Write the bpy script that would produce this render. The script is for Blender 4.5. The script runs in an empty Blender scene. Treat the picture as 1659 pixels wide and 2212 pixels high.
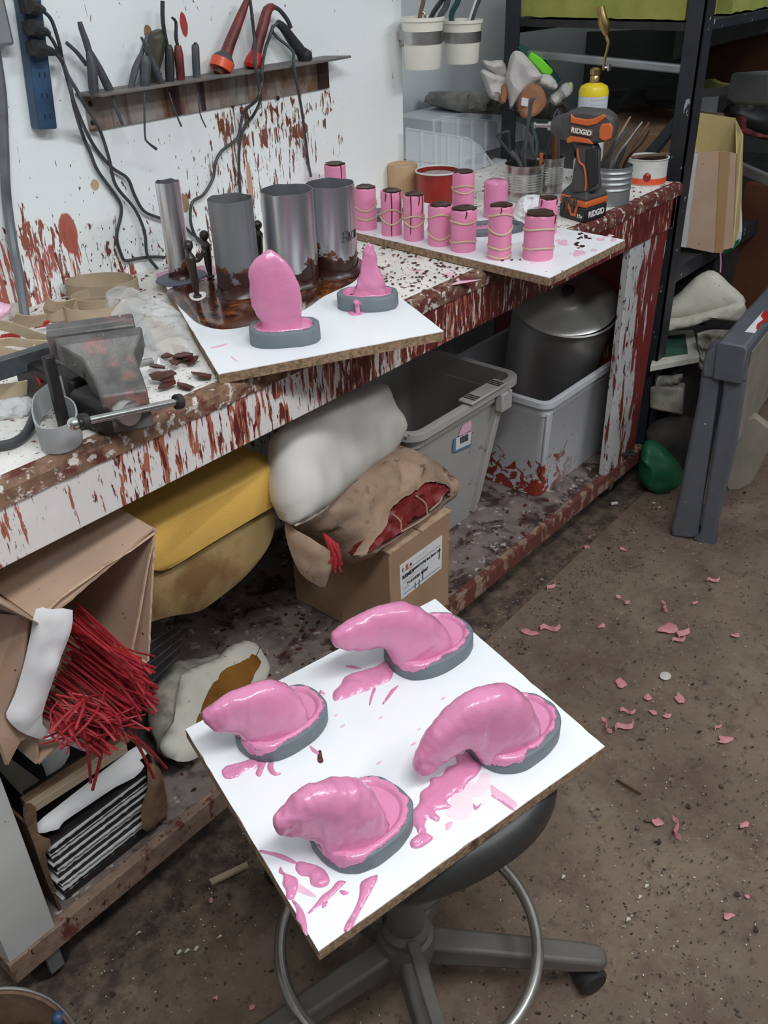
import bpy, bmesh, math, random
from mathutils import Vector, Matrix, noise
from mathutils.geometry import delaunay_2d_cdt
S = bpy.context.scene
COL = S.collection
V = Vector
PI = math.pi
rnd = random.Random(7)

# ------------------------------------------------------------------ camera
YAW, PITCH, ROLL, F = 0.854271751, 0.560836085, -0.0349352755, 1956.18221
CAM = V((0, -0.987803676, 1.44822329))
fw = V((math.sin(YAW)*math.cos(PITCH), math.cos(YAW)*math.cos(PITCH), -math.sin(PITCH)))
rt = fw.cross(V((0, 0, 1))).normalized(); up = rt.cross(fw)
r2 = math.cos(ROLL)*rt + math.sin(ROLL)*up; u2 = -math.sin(ROLL)*rt + math.cos(ROLL)*up
cd = bpy.data.cameras.new('camera'); co = bpy.data.objects.new('camera', cd); COL.objects.link(co)
m3 = Matrix((r2, u2, -fw)).transposed()
co.matrix_world = Matrix.Translation(CAM) @ m3.to_4x4()
cd.sensor_fit = 'VERTICAL'; cd.sensor_height = 36; cd.lens = F/2212*36; cd.clip_start = 0.05
S.camera = co
S.view_settings.view_transform = 'Standard'
try: S.view_settings.look = 'None'
except Exception: pass
S.view_settings.gamma = 1; S.view_settings.use_curve_mapping = False
S.view_settings.exposure = -0.08

# ------------------------------------------------------------------ light
w = bpy.data.worlds.new('world'); S.world = w; w.use_nodes = True
# room glow: bright toward the white ceiling, dim toward the cluttered walls and floor
nt = w.node_tree; bgn = nt.nodes['Background']; bgn.inputs[0].default_value = (0.88, 0.94, 1.0, 1)
tcn = nt.nodes.new('ShaderNodeTexCoord'); sx = nt.nodes.new('ShaderNodeSeparateXYZ'); mr = nt.nodes.new('ShaderNodeMapRange')
nt.links.new(tcn.outputs['Generated'], sx.inputs[0]); nt.links.new(sx.outputs[2], mr.inputs['Value'])
mr.inputs['From Min'].default_value = -0.1; mr.inputs['From Max'].default_value = 0.75
mr.inputs['To Min'].default_value = 0.09; mr.inputs['To Max'].default_value = 0.60
nt.links.new(mr.outputs[0], bgn.inputs[1])
def area(name, loc, target, sx, sy, power, col=(0.95, 0.98, 1.0)):
    l = bpy.data.lights.new(name, 'AREA'); l.shape = 'RECTANGLE'; l.size = sx; l.size_y = sy
    l.energy = power; l.color = col
    o = bpy.data.objects.new(name, l); COL.objects.link(o); o.location = loc
    o.rotation_euler = (V(target)-V(loc)).to_track_quat('-Z', 'Y').to_euler()
    return o
area('ceiling_tube_light', (0.25, -1.25, 2.6), (0.45, -0.4, 0), 1.25, 0.22, 34)
area('ceiling_tube_light', (1.9, -2.0, 2.6), (1.7, -0.6, 0), 1.25, 0.22, 22)

# ------------------------------------------------------------------ photo rays -> places in the room
def ray(px, py):
    return r2*((px-829.5)/F) - u2*((py-1106)/F) + fw
def P(px, py, x=None, y=None, z=None):
    d = ray(px, py)
    if z is not None: t = (z-CAM.z)/d.z
    elif y is not None: t = (y-CAM.y)/d.y
    else: t = (x-CAM.x)/d.x
    return CAM + d*t
class Plane:
    """an upright plane through a place; u runs to the right, v up; az turns it, tilt leans it back"""
    def __init__(s, pt, az=None, tilt=0):
        s.o = V(pt)
        if az is None:
            n = CAM - s.o; n.z = 0; n.normalize()
        else:
            n = V((math.sin(az), -math.cos(az), 0))
        s.u = V((0, 0, 1)).cross(n).normalized()
        q = Matrix.Rotation(-tilt, 3, s.u)
        s.n = (q @ n).normalized(); s.v = s.n.cross(s.u)
    def uv(s, px, py):
        d = ray(px, py); t = (s.o-CAM).dot(s.n)/d.dot(s.n)
        q = CAM + d*t - s.o
        return (q.dot(s.u), q.dot(s.v))
    def at(s, u, v, n=0): return s.o + s.u*u + s.v*v + s.n*n
    def p(s, px, py, n=0): return s.at(*s.uv(px, py), n)

# ------------------------------------------------------------------ materials
def nd(nt, typ, **kw):
    n = nt.nodes.new(typ)
    for k, v in kw.items():
        if k in n.inputs: n.inputs[k].default_value = v
        else: setattr(n, k, v)
    return n
def c4(c): return (c[0], c[1], c[2], 1)
class Mat:
    def __init__(s, name, col, rough=0.6, metal=0.0, var=0.0, vs=12, bump=0.0, bs=60, coat=0, trans=0, alpha=1, spec=0.5, stretch=(1, 1, 1), sss=0):
        s.m = bpy.data.materials.new(name); s.m.use_nodes = True; s.nt = s.m.node_tree
        s.b = s.nt.nodes['Principled BSDF']; b = s.b
        b.inputs['Roughness'].default_value = rough; b.inputs['Metallic'].default_value = metal
        b.inputs['Coat Weight'].default_value = coat; b.inputs['Coat Roughness'].default_value = 0.08
        b.inputs['Transmission Weight'].default_value = trans; b.inputs['Alpha'].default_value = alpha
        b.inputs['Specular IOR Level'].default_value = spec
        if sss:
            b.inputs['Subsurface Weight'].default_value = sss; b.inputs['Subsurface Scale'].default_value = 0.01
        s.tc = nd(s.nt, 'ShaderNodeTexCoord')
        s.col = None
        rgb = nd(s.nt, 'ShaderNodeRGB'); rgb.outputs[0].default_value = c4(col); s.col = rgb.outputs[0]
        if var:
            n = s.noise(vs, 6, stretch)
            s.mix(tuple(c*(1-var) for c in col), s.ramp(n, 0.4, 0.65))
        if bump:
            s.bump(s.noise(bs, 6, stretch), bump)
        s.done()
    def coords(s, stretch=(1, 1, 1), off=(0, 0, 0), rot=(0, 0, 0)):
        mp = nd(s.nt, 'ShaderNodeMapping'); mp.inputs['Scale'].default_value = stretch; mp.inputs['Location'].default_value = off
        mp.inputs['Rotation'].default_value = rot
        s.nt.links.new(s.tc.outputs['Object'], mp.inputs[0]); return mp.outputs[0]
    def noise(s, scale, detail=5, stretch=(1, 1, 1), off=(0, 0, 0), dist=0.0, rough=0.6, rot=(0, 0, 0)):
        n = nd(s.nt, 'ShaderNodeTexNoise', Scale=scale, Detail=detail, Roughness=rough, Distortion=dist)
        s.nt.links.new(s.coords(stretch, off, rot), n.inputs['Vector']); return n.outputs['Fac']
    def vor(s, scale, stretch=(1, 1, 1), off=(0, 0, 0), warp=0):
        n = nd(s.nt, 'ShaderNodeTexVoronoi', Scale=scale)
        vec = s.coords(stretch, off)
        if warp:
            t = nd(s.nt, 'ShaderNodeTexNoise', Scale=scale*2, Detail=3)
            s.nt.links.new(vec, t.inputs['Vector'])
            mx = nd(s.nt, 'ShaderNodeVectorMath', operation='MULTIPLY_ADD'); mx.inputs[1].default_value = (warp,)*3
            s.nt.links.new(t.outputs['Color'], mx.inputs[0]); s.nt.links.new(vec, mx.inputs[2]); vec = mx.outputs[0]
        s.nt.links.new(vec, n.inputs['Vector']); return n.outputs['Distance']
    def ramp(s, fac, a, b, inv=False):
        r = nd(s.nt, 'ShaderNodeMapRange'); r.inputs['From Min'].default_value = a; r.inputs['From Max'].default_value = b
        if inv: r.inputs['To Min'].default_value = 1; r.inputs['To Max'].default_value = 0
        s.nt.links.new(fac, r.inputs['Value']); return r.outputs[0]
    def axis(s, ax):
        x = nd(s.nt, 'ShaderNodeSeparateXYZ'); s.nt.links.new(s.tc.outputs['Object'], x.inputs[0]); return x.outputs[ax]
    def math(s, op, a, b):
        m = nd(s.nt, 'ShaderNodeMath', operation=op)
        for i, v in enumerate((a, b)):
            if isinstance(v, (int, float)): m.inputs[i].default_value = v
            else: s.nt.links.new(v, m.inputs[i])
        return m.outputs[0]
    def mix(s, col, fac):
        m = nd(s.nt, 'ShaderNodeMix', data_type='RGBA'); s.nt.links.new(fac, m.inputs[0]) if not isinstance(fac, float) else setattr(m.inputs[0], 'default_value', fac)
        s.nt.links.new(s.col, m.inputs[6]); m.inputs[7].default_value = c4(col)
        s.col = m.outputs[2]; return s
    def bump(s, h, strength, dist=0.002):
        b = nd(s.nt, 'ShaderNodeBump'); b.inputs['Strength'].default_value = strength; b.inputs['Distance'].default_value = dist
        s.nt.links.new(h, b.inputs['Height'])
        if s.b.inputs['Normal'].is_linked: s.nt.links.new(s.b.inputs['Normal'].links[0].from_socket, b.inputs['Normal'])
        s.nt.links.new(b.outputs[0], s.b.inputs['Normal']); return s
    def roughmap(s, fac, a, b):
        r = nd(s.nt, 'ShaderNodeMapRange'); r.inputs['To Min'].default_value = a; r.inputs['To Max'].default_value = b
        s.nt.links.new(fac, r.inputs['Value']); s.nt.links.new(r.outputs[0], s.b.inputs['Roughness']); return s
    def metalmap(s, fac):
        s.nt.links.new(fac, s.b.inputs['Metallic']); return s
    def done(s):
        s.nt.links.new(s.col, s.b.inputs['Base Color']); return s
K = {}
def mk(name, *a, **k): K[name] = Mat(name, *a, **k); return K[name]

PINK = (0.80, 0.27, 0.49)
PINK = (0.72, 0.26, 0.44)
mk('pink_wax', PINK, 0.15, var=0.07, vs=25, bump=0.5, bs=90, coat=0.35, sss=0.08)
mk('pink_wax_dull', (0.78, 0.27, 0.44), 0.45, var=0.08, vs=30, bump=0.25, bs=90, sss=0.05)
mk('pink_smear', (0.86, 0.52, 0.66), 0.35, var=0.1, vs=60)
mk('pink_film', (0.88, 0.76, 0.80), 0.4, var=0.05, vs=60)
mk('pink_shaving', (0.60, 0.24, 0.26), 0.6, var=0.2, vs=40)
mk('clay', (0.155, 0.185, 0.205), 0.55, var=0.12, vs=30, bump=0.2, bs=60)
mk('clay_dark', (0.12, 0.125, 0.15), 0.5, var=0.15, vs=30, bump=0.2, bs=60)
mk('dark_wax', (0.045, 0.014, 0.010), 0.3, var=0.4, vs=40, bump=0.3, bs=90)
mk('drip_wax', (0.10, 0.012, 0.014), 0.3)
mk('figure_wax', (0.028, 0.018, 0.014), 0.35, bump=0.3, bs=80)
mk('chip_wax', (0.10, 0.028, 0.016), 0.4, var=0.5, vs=50, bump=0.3, bs=80)
mk('amber_wax', (0.12, 0.030, 0.008), 0.12, var=0.7, vs=18, bump=0.5, bs=40, coat=0.6)
K['amber_wax'].mix((0.30, 0.10, 0.025), K['amber_wax'].ramp(K['amber_wax'].noise(26, 5, off=(3, 1, 0), dist=1.5), 0.56, 0.7)).done()
K['amber_wax'].mix((0.03, 0.008, 0.005), K['amber_wax'].ramp(K['amber_wax'].noise(14, 5, off=(9, 1, 0), dist=1.0), 0.5, 0.62)).done()
mk('melamine', (0.86, 0.88, 0.90), 0.28, var=0.03, vs=8)
K['melamine'].mix((0.10, 0.06, 0.06), K['melamine'].ramp(K['melamine'].vor(34, warp=0.03), 0.06, 0.04)).done() if False else None
mm = mk('melamine_splattered', (0.86, 0.88, 0.90), 0.3)
mm.mix((0.12, 0.03, 0.03), mm.ramp(mm.noise(95, 2, off=(2, 0, 0)), 0.72, 0.735)); mm.mix((0.70, 0.25, 0.40), mm.ramp(mm.noise(38, 4, off=(7, 3, 0), dist=1), 0.68, 0.70)).done()
pb = mk('chipboard_edge', (0.36, 0.235, 0.14), 0.85, var=0.55, vs=150, bump=0.8, bs=260)
pb.mix((0.10, 0.05, 0.025), pb.ramp(pb.noise(24, 4), 0.58, 0.68)).done()
mk('aluminium', (0.60, 0.60, 0.62), 0.30, 1.0, var=0.15, vs=5, bump=0.05, bs=20, stretch=(8, 8, 0.6))
mk('steel', (0.55, 0.54, 0.52), 0.35, 1.0, var=0.25, vs=20)
mk('chrome', (0.62, 0.62, 0.60), 0.22, 1.0, var=0.2, vs=30)
mk('tin', (0.62, 0.61, 0.59), 0.25, 1.0, var=0.25, vs=15)
mk('galvanised', (0.40, 0.42, 0.43), 0.45, 0.7, var=0.25, vs=8)
mk('stool_ring', (0.52, 0.51, 0.46), 0.28, 0.9, var=0.3, vs=12)
mk('brass', (0.60, 0.42, 0.18), 0.28, 1.0, var=0.2, vs=30)
mk('pot_metal', (0.52, 0.51, 0.49), 0.36, 0.7, var=0.2, vs=6, bump=0.1, bs=30)
mk('black_tool', (0.025, 0.026, 0.028), 0.5, var=0.3, vs=40, bump=0.15)
mk('tool_grey', (0.075, 0.082, 0.088), 0.5, var=0.4, vs=40)
mk('tool_olive', (0.055, 0.05, 0.03), 0.5, var=0.5, vs=18)
mk('rubber', (0.02, 0.02, 0.02), 0.6)
mk('cord_grey', (0.045, 0.048, 0.052), 0.45)
mk('cord_thick', (0.13, 0.14, 0.15), 0.45, var=0.4, vs=20)
mk('red_plastic', (0.50, 0.025, 0.02), 0.35, var=0.2, vs=30)
mk('red_dirty', (0.19, 0.028, 0.028), 0.5, var=0.65, vs=30)
mk('red_bright', (0.75, 0.10, 0.04), 0.35)
mk('strip_blue', (0.035, 0.085, 0.17), 0.45, var=0.45, vs=16)
mk('dark_slot', (0.01, 0.012, 0.016), 0.6)
mk('orange', (0.62, 0.13, 0.03), 0.4, var=0.1, vs=20)
mk('charcoal', (0.065, 0.063, 0.062), 0.55, var=0.15, vs=30, bump=0.1)
mk('charcoal_dark', (0.018, 0.018, 0.02), 0.45)
mk('white_plain', (0.82, 0.82, 0.80), 0.5, var=0.06, vs=20)
mk('print_grey', (0.30, 0.31, 0.32), 0.6)
mk('print_light', (0.52, 0.53, 0.54), 0.6)
mk('ink', (0.015, 0.015, 0.018), 0.5)
mk('ink_blue', (0.10, 0.22, 0.40), 0.5)
mk('letter_white', (0.80, 0.80, 0.78), 0.5)
mk('bucket_white', (0.80, 0.78, 0.68), 0.4, var=0.06, vs=14)
mk('navy', (0.02, 0.025, 0.10), 0.35)
mk('torch_yellow', (0.80, 0.62, 0.02), 0.3)
mk('torch_label', (0.62, 0.66, 0.68), 0.28, var=0.04)
mk('tan_wax', (0.50, 0.33, 0.18), 0.5, var=0.15, vs=20, sss=0.1)
mk('paint_red', (0.30, 0.022, 0.014), 0.3, var=0.25, vs=20)
mk('paint_crust', (0.42, 0.34, 0.31), 0.6, var=0.3, vs=30, bump=0.3)
m = mk('can_white', (0.66, 0.66, 0.63), 0.5, var=0.15, vs=16); m.mix((0.16, 0.04, 0.035), m.ramp(m.noise(34, 3, off=(5, 2, 2)), 0.66, 0.69)).done()
mk('green_bright', (0.20, 0.78, 0.03), 0.5)
mk('green_dark', (0.01, 0.075, 0.06), 0.5)
mk('green_pale', (0.50, 0.62, 0.30), 0.6)
mk('rag_white', (0.60, 0.57, 0.54), 0.85, var=0.12, vs=20, bump=0.3, bs=90)
mk('rag_orange', (0.42, 0.19, 0.10), 0.9, var=0.25, vs=12, bump=0.4, bs=90)
mk('paper', (0.74, 0.74, 0.74), 0.7, var=0.08, vs=14)
mk('paper_shade', (0.60, 0.60, 0.59), 0.75, var=0.12, vs=14)
mk('stone', (0.30, 0.29, 0.265), 0.85, var=0.5, vs=18, bump=0.8, bs=40)
mk('plaster', (0.60, 0.57, 0.49), 0.8, var=0.15, vs=9, bump=0.35, bs=50)
m = K['plaster']; m.mix((0.10, 0.07, 0.05), m.ramp(m.noise(75, 3, stretch=(1, 1, 2.5), off=(1, 6, 2)), 0.68, 0.71)).done()
mk('plaster_dirty', (0.34, 0.31, 0.26), 0.9, var=0.6, vs=20, bump=0.8, bs=40)
mk('mold_orange', (0.28, 0.12, 0.025), 0.3, var=0.5, vs=9, coat=0.3)
m = mk('cardboard', (0.52, 0.36, 0.26), 0.85, var=0.15, vs=8, bump=0.1); m.mix((0.10, 0.03, 0.015), m.ramp(m.noise(60, 3, off=(4, 4, 4)), 0.70, 0.72)); m.mix((0.55, 0.34, 0.20), m.ramp(m.noise(7, 4, off=(2, 8, 4)), 0.55, 0.7)).done()
mk('cardboard_brown', (0.38, 0.235, 0.14), 0.85, var=0.15, vs=10)
K['cardboard_brown'].mix((0.09, 0.03, 0.015), K['cardboard_brown'].ramp(K['cardboard_brown'].noise(55, 3, stretch=(1.6, 1.6, 0.5), off=(4, 4, 4)), 0.69, 0.71)).done()
mk('cardboard_wet', (0.20, 0.115, 0.065), 0.8, var=0.6, vs=14, bump=0.3)
mk('cardboard_torn', (0.55, 0.38, 0.25), 0.9, var=0.3, vs=60, bump=0.5, bs=150)
mk('tape_brown', (0.42, 0.25, 0.12), 0.3, coat=0.4)
m = mk('kraft', (0.38, 0.26, 0.18), 0.85, var=0.3, vs=8, bump=0.8, bs=22); m.mix((0.10, 0.05, 0.03), m.ramp(m.noise(30, 5, off=(4, 4, 4)), 0.58, 0.70)); m.mix((0.42, 0.24, 0.14), m.ramp(m.noise(10, 5, off=(1, 4, 9)), 0.55, 0.7)).done()
mk('red_block', (0.22, 0.018, 0.018), 0.5, var=0.35, vs=16, bump=0.6, bs=40)
mk('red_wire', (0.42, 0.028, 0.038), 0.5, var=0.35, vs=22)
m = mk('foam_yellow', (0.66, 0.40, 0.085), 0.95, var=0.1, vs=8, bump=0.4, bs=260); m.mix((0.14, 0.07, 0.02), m.ramp(m.noise(30, 4, stretch=(1, 1, 4), off=(3, 1, 4)), 0.70, 0.74)).done()
m = mk('foam_tan', (0.42, 0.29, 0.12), 0.95, var=0.12, vs=8, bump=0.4, bs=260); m.mix((0.24, 0.13, 0.045), m.ramp(m.noise(6, 4, off=(1, 1, 4)), 0.50, 0.62)).done()
m = mk('foam_green', (0.36, 0.38, 0.09), 0.95, var=0.2, vs=10, bump=0.6, bs=160); m.mix((0.16, 0.08, 0.03), m.ramp(m.noise(9, 4, off=(2, 3, 4)), 0.62, 0.68)).done()
mk('cloth_white', (0.66, 0.635, 0.58), 0.9, var=0.08, vs=6, bump=0.5, bs=16)
m = mk('bin_grey', (0.42, 0.40, 0.38), 0.5, var=0.1, vs=8); m.mix((0.16, 0.06, 0.05), m.ramp(m.noise(30, 4, off=(2, 5, 1)), 0.66, 0.72)).done()
m = mk('tote_white', (0.55, 0.56, 0.58), 0.4, var=0.06, vs=6, sss=0.1)
h = m.math('ADD', m.ramp(m.noise(26, 5, dist=1.2), 0.42, 0.62), m.math('MULTIPLY', m.math('SUBTRACT', 0.235, m.axis(2)), 7.0))
left = m.ramp(m.axis(0), 2.12, 1.95)
m.mix((0.26, 0.035, 0.02), m.math('MULTIPLY', m.ramp(h, 0.72, 0.86), left)).done()
m.mix((0.12, 0.03, 0.02), m.ramp(m.noise(110, 2, off=(4, 5, 1)), 0.70, 0.72)).done()
mk('clear_plastic', (0.82, 0.87, 0.90), 0.2, trans=0.0, alpha=0.34)
mk('wrap_film', (0.86, 0.86, 0.84), 0.12, alpha=0.42, bump=1.0, bs=45, stretch=(1, 2, 1), coat=0.5)
mk('strap_tan', (0.44, 0.34, 0.23), 0.6, var=0.2, vs=16)
mk('strap_pale', (0.60, 0.47, 0.32), 0.6, var=0.12, vs=16)
mk('curl_grey', (0.36, 0.365, 0.37), 0.5, var=0.12, vs=20)
m = mk('vise_metal', (0.15, 0.145, 0.135), 0.5, 0.25, var=0.45, vs=30, bump=0.5, bs=60); m.mix((0.28, 0.13, 0.12), m.ramp(m.noise(22, 4, off=(3, 1, 2)), 0.54, 0.68)); m.mix((0.5, 0.5, 0.47), m.ramp(m.noise(70, 3, off=(3, 7, 2)), 0.70, 0.73)).done()
mk('vise_dark', (0.03, 0.025, 0.025), 0.5, 0.3, var=0.4, vs=30)
mk('rack_black', (0.025, 0.028, 0.035), 0.5, var=0.3, vs=10)
K['rack_black'].mix((0.38, 0.40, 0.40), K['rack_black'].ramp(K['rack_black'].noise(34, 4, stretch=(1, 1, 0.5), off=(1, 1, 1)), 0.66, 0.68)).done()
m = mk('saw_grey', (0.105, 0.112, 0.13), 0.45, var=0.12, vs=20, bump=0.1); m.mix((0.55, 0.55, 0.52), m.ramp(m.noise(60, 3, off=(8, 1, 1)), 0.72, 0.735)).done()
mk('saw_dusty', (0.25, 0.22, 0.18), 0.8, var=0.2, vs=14)
mk('green_sack', (0.01, 0.13, 0.055), 0.5, var=0.3, vs=8, bump=0.2)
mk('dark_cloth', (0.075, 0.062, 0.052), 0.8, var=0.4, vs=10, bump=0.3)
mk('dark_stuff', (0.03, 0.028, 0.028), 0.8, var=0.5, vs=14)
mk('rust_panel', (0.11, 0.035, 0.012), 0.7, var=0.3, vs=5)
mk('grey_panel', (0.15, 0.155, 0.15), 0.7, var=0.3, vs=6)
mk('blue_plastic', (0.06, 0.30, 0.45), 0.3)
mk('vinyl', (0.027, 0.026, 0.025), 0.40, var=0.35, vs=10, bump=0.15, bs=40)
mk('stool_plastic', (0.11, 0.10, 0.085), 0.55, var=0.3, vs=10)
m = mk('carton_yellow', (0.58, 0.46, 0.20), 0.6, var=0.15, vs=8)
mk('glass_green', (0.05, 0.12, 0.09), 0.2, var=0.3, vs=12)

# --- wall with dribbles and spatter
m = mk('wall_paint', (0.86, 0.90, 0.89), 0.55, var=0.05, vs=3, bump=0.12, bs=14)
zf = m.ramp(m.axis(2), 1.18, 0.92)                       # spatter gathers toward the bench
xf = m.ramp(m.axis(0), 1.75, 1.35)
n1 = m.noise(40, 5, (1.6, 1, 0.42), dist=0.8)
thr = m.math('SUBTRACT', 0.688, m.math('MULTIPLY', m.math('MULTIPLY', zf, xf), 0.115))
m.mix((0.17, 0.045, 0.03), m.ramp(m.math('SUBTRACT', n1, thr), 0.0, 0.025))
n2 = m.noise(110, 3, (1.3, 1, 0.6), off=(3, 2, 1))
m.mix((0.10, 0.035, 0.028), m.ramp(m.math('SUBTRACT', n2, m.math('SUBTRACT', 0.722, m.math('MULTIPLY', m.math('MULTIPLY', zf, xf), 0.095))), 0.0, 0.015))
# large rust patch and dribbles at the left
def blob(m, cx, cz, rx, rz, wob=0.55, scale=24, stretch=(1, 1, 0.35)):
    dx = m.math('MULTIPLY', m.math('SUBTRACT', m.axis(0), cx), 1/rx); dz = m.math('MULTIPLY', m.math('SUBTRACT', m.axis(2), cz), 1/rz)
    d = m.math('SQRT', m.math('ADD', m.math('MULTIPLY', dx, dx), m.math('MULTIPLY', dz, dz)), 0)
    n = m.noise(scale, 4, stretch, off=(cx*7, 0, cz*5))
    return m.ramp(m.math('ADD', d, m.math('MULTIPLY', m.math('SUBTRACT', n, 0.5), wob*4)), 1.0, 0.9)
fine = m.ramp(m.noise(70, 4, (1.5, 1, 0.35), off=(8, 3, 1), dist=0.5), 0.50, 0.53)
drip = m.ramp(m.noise(46, 4, (1.8, 1, 0.13), off=(2, 3, 5), dist=0.3), 0.49, 0.52)
def spat(px, py, rx, rz, col, tex, wob=0.6, dz=0):
    pc = P(px, py, y=0.562); m.mix(col, m.math('MULTIPLY', blob(m, pc.x, pc.z+dz, rx, rz, wob), tex) if tex is not None else blob(m, pc.x, pc.z, rx, rz, wob))
spat(148, 505, 0.020, 0.038, (0.42, 0.12, 0.08), None, 0.25)
spat(152, 560, 0.024, 0.060, (0.40, 0.10, 0.07), drip, 0.3)
spat(215, 650, 0.12, 0.05, (0.30, 0.06, 0.045), drip, 0.7)
spat(40, 610, 0.10, 0.08, (0.42, 0.12, 0.09), drip, 0.8)
spat(70, 520, 0.10, 0.03, (0.30, 0.09, 0.06), fine, 0.8)
spat(600, 245, 0.15, 0.030, (0.17, 0.05, 0.02), fine, 0.8)
spat(600, 290, 0.12, 0.016, (0.20, 0.06, 0.03), drip, 0.8)
spat(560, 350, 0.22, 0.085, (0.22, 0.09, 0.07), m.ramp(m.noise(85, 4, (1.6, 1, 0.22), off=(4, 3, 5)), 0.56, 0.58), 0.8)
spat(395, 50, 0.010, 0.022, (0.38, 0.05, 0.04), None, 0.5)
spat(395, 440, 0.016, 0.022, (0.33, 0.23, 0.12), None, 0.4)
spat(205, 400, 0.012, 0.012, (0.52, 0.38, 0.24), None, 0.5)
spat(320, 70, 0.008, 0.010, (0.30, 0.17, 0.10), None, 0.5)
spat(540, 400, 0.008, 0.05, (0.52, 0.33, 0.24), None, 0.3)
m.done()
mk('wall_far', (0.60, 0.64, 0.66), 0.7, var=0.12, vs=2, bump=0.1)
mk('wall_dim', (0.075, 0.078, 0.075), 0.85, var=0.25, vs=2)

# --- bench
m = mk('bench_top', (0.82, 0.79, 0.74), 0.6, var=0.2, vs=10, bump=0.3, bs=50)
m.mix((0.20, 0.07, 0.045), m.ramp(m.noise(48, 5, off=(3, 3, 0), dist=0.6), 0.61, 0.65))
m.mix((0.10, 0.03, 0.025), m.ramp(m.noise(120, 3, off=(6, 3, 0)), 0.63, 0.66))
m.mix((0.55, 0.25, 0.25), m.ramp(m.noise(22, 4, off=(9, 3, 0)), 0.63, 0.72)).done()
m = mk('bench_edge', (0.25, 0.14, 0.085), 0.8, var=0.5, vs=40, bump=0.9, bs=60)
m.mix((0.11, 0.022, 0.016), m.ramp(m.math('ADD', m.noise(22, 5), m.math('MULTIPLY', m.axis(0), 0.09)), 0.56, 0.66))
m.mix((0.60, 0.54, 0.48), m.ramp(m.noise(60, 5, off=(5, 3, 1)), 0.56, 0.62)).done()
m = mk('apron_paint', (0.72, 0.69, 0.66), 0.5, var=0.08, vs=10, bump=0.15, bs=40)
xg = m.math('SUBTRACT', m.math('MULTIPLY', m.ramp(m.axis(0), 0.40, 1.7), 0.17), 0.006)
n1 = m.noise(78, 4, (1, 1, 0.13), dist=0.25); n2 = m.noise(140, 4, (1, 1, 0.17), off=(4, 1, 0), dist=0.3)
big = m.noise(9, 3, (1, 1, 0.25), off=(1, 0, 2))
bg = m.math('MULTIPLY', m.math('SUBTRACT', big, 0.5), 0.55)
a1 = m.math('ADD', m.math('ADD', n1, xg), bg); a2 = m.math('ADD', m.math('ADD', n2, xg), bg)
m.mix((0.36, 0.12, 0.07), m.ramp(a1, 0.57, 0.59)); m.mix((0.13, 0.022, 0.018), m.ramp(a2, 0.59, 0.62)); m.mix((0.10, 0.014, 0.013), m.ramp(a1, 0.66, 0.69))
m.bump(m.noise(60, 4, (1, 1, 0.15)), 0.7, 0.003).done()
m = mk('leg_paint', (0.50, 0.50, 0.50), 0.5, var=0.08, vs=10)
xr = m.math('MULTIPLY', m.ramp(m.axis(0), 2.12, 2.28), 0.30)
m.mix((0.17, 0.02, 0.018), m.ramp(m.math('ADD', m.noise(34, 5, (1, 1, 0.16), dist=0.4), xr), 0.62, 0.66))
m.mix((0.06, 0.015, 0.012), m.ramp(m.noise(110, 3, (1, 1, 0.3), off=(4, 1, 0)), 0.62, 0.65)).done()
m = mk('leg_clean', (0.56, 0.56, 0.53), 0.55, var=0.1, vs=5); m.mix((0.14, 0.09, 0.07), m.ramp(m.noise(60, 3, (1, 1, 0.7), off=(4, 2, 0)), 0.70, 0.72)).done()
m = mk('shelf_top', (0.22, 0.175, 0.155), 0.8, var=0.4, vs=20, bump=0.7, bs=50)
m.mix((0.045, 0.022, 0.018), m.ramp(m.noise(14, 5, off=(4, 1, 0), dist=0.5), 0.50, 0.60))
m.mix((0.42, 0.39, 0.35), m.ramp(m.noise(40, 5, off=(1, 1, 7)), 0.61, 0.66)).done()
m = mk('shelf_edge', (0.30, 0.20, 0.14), 0.75, var=0.35, vs=30, bump=0.5, bs=60)
m.mix((0.13, 0.035, 0.025), m.ramp(m.math('ADD', m.noise(26, 5, (1, 1, 0.6)), m.math('MULTIPLY', m.ramp(m.axis(0), 0.55, 1.45), 0.13)), 0.56, 0.62))
m.mix((0.07, 0.02, 0.015), m.ramp(m.noise(70, 3, (1, 1, 0.5), off=(3, 3, 3)), 0.62, 0.65)).done()

# --- floor
for fn_ in ('floor_dirt', 'floor_ground'):
    m = mk(fn_, (0.190, 0.135, 0.096), 0.85, var=0.28, vs=4, bump=0.9, bs=85)
    m.mix((0.118, 0.076, 0.055), m.ramp(m.noise(5, 8, off=(5, 2, 0), rough=0.7), 0.46, 0.60))
    m.mix((0.225, 0.180, 0.125), m.ramp(m.noise(2.2, 7, off=(9, 2, 0), rough=0.65), 0.54, 0.70))
    m.mix((0.085, 0.056, 0.042), m.ramp(m.noise(38, 8, off=(1, 7, 0), rough=0.75), 0.55, 0.66))
    m.mix((0.27, 0.21, 0.16), m.ramp(m.noise(60, 8, off=(6, 7, 0), rough=0.75), 0.59, 0.70))
    m.mix((0.06, 0.04, 0.034), m.ramp(m.noise(14, 7, off=(2, 7, 0), rough=0.75), 0.60, 0.68))
    m.mix((0.70, 0.66, 0.56), m.ramp(m.noise(150, 2, off=(1, 2, 0)), 0.765, 0.78))
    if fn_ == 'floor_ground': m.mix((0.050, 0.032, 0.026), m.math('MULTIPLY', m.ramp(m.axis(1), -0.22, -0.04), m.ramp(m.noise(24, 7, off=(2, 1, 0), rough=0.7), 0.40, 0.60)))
    m.bump(m.noise(20, 6), 0.55, 0.006).done()
m = mk('floor_dark', (0.125, 0.090, 0.070), 0.9, var=0.45, vs=9, bump=1.0, bs=70)
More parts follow.
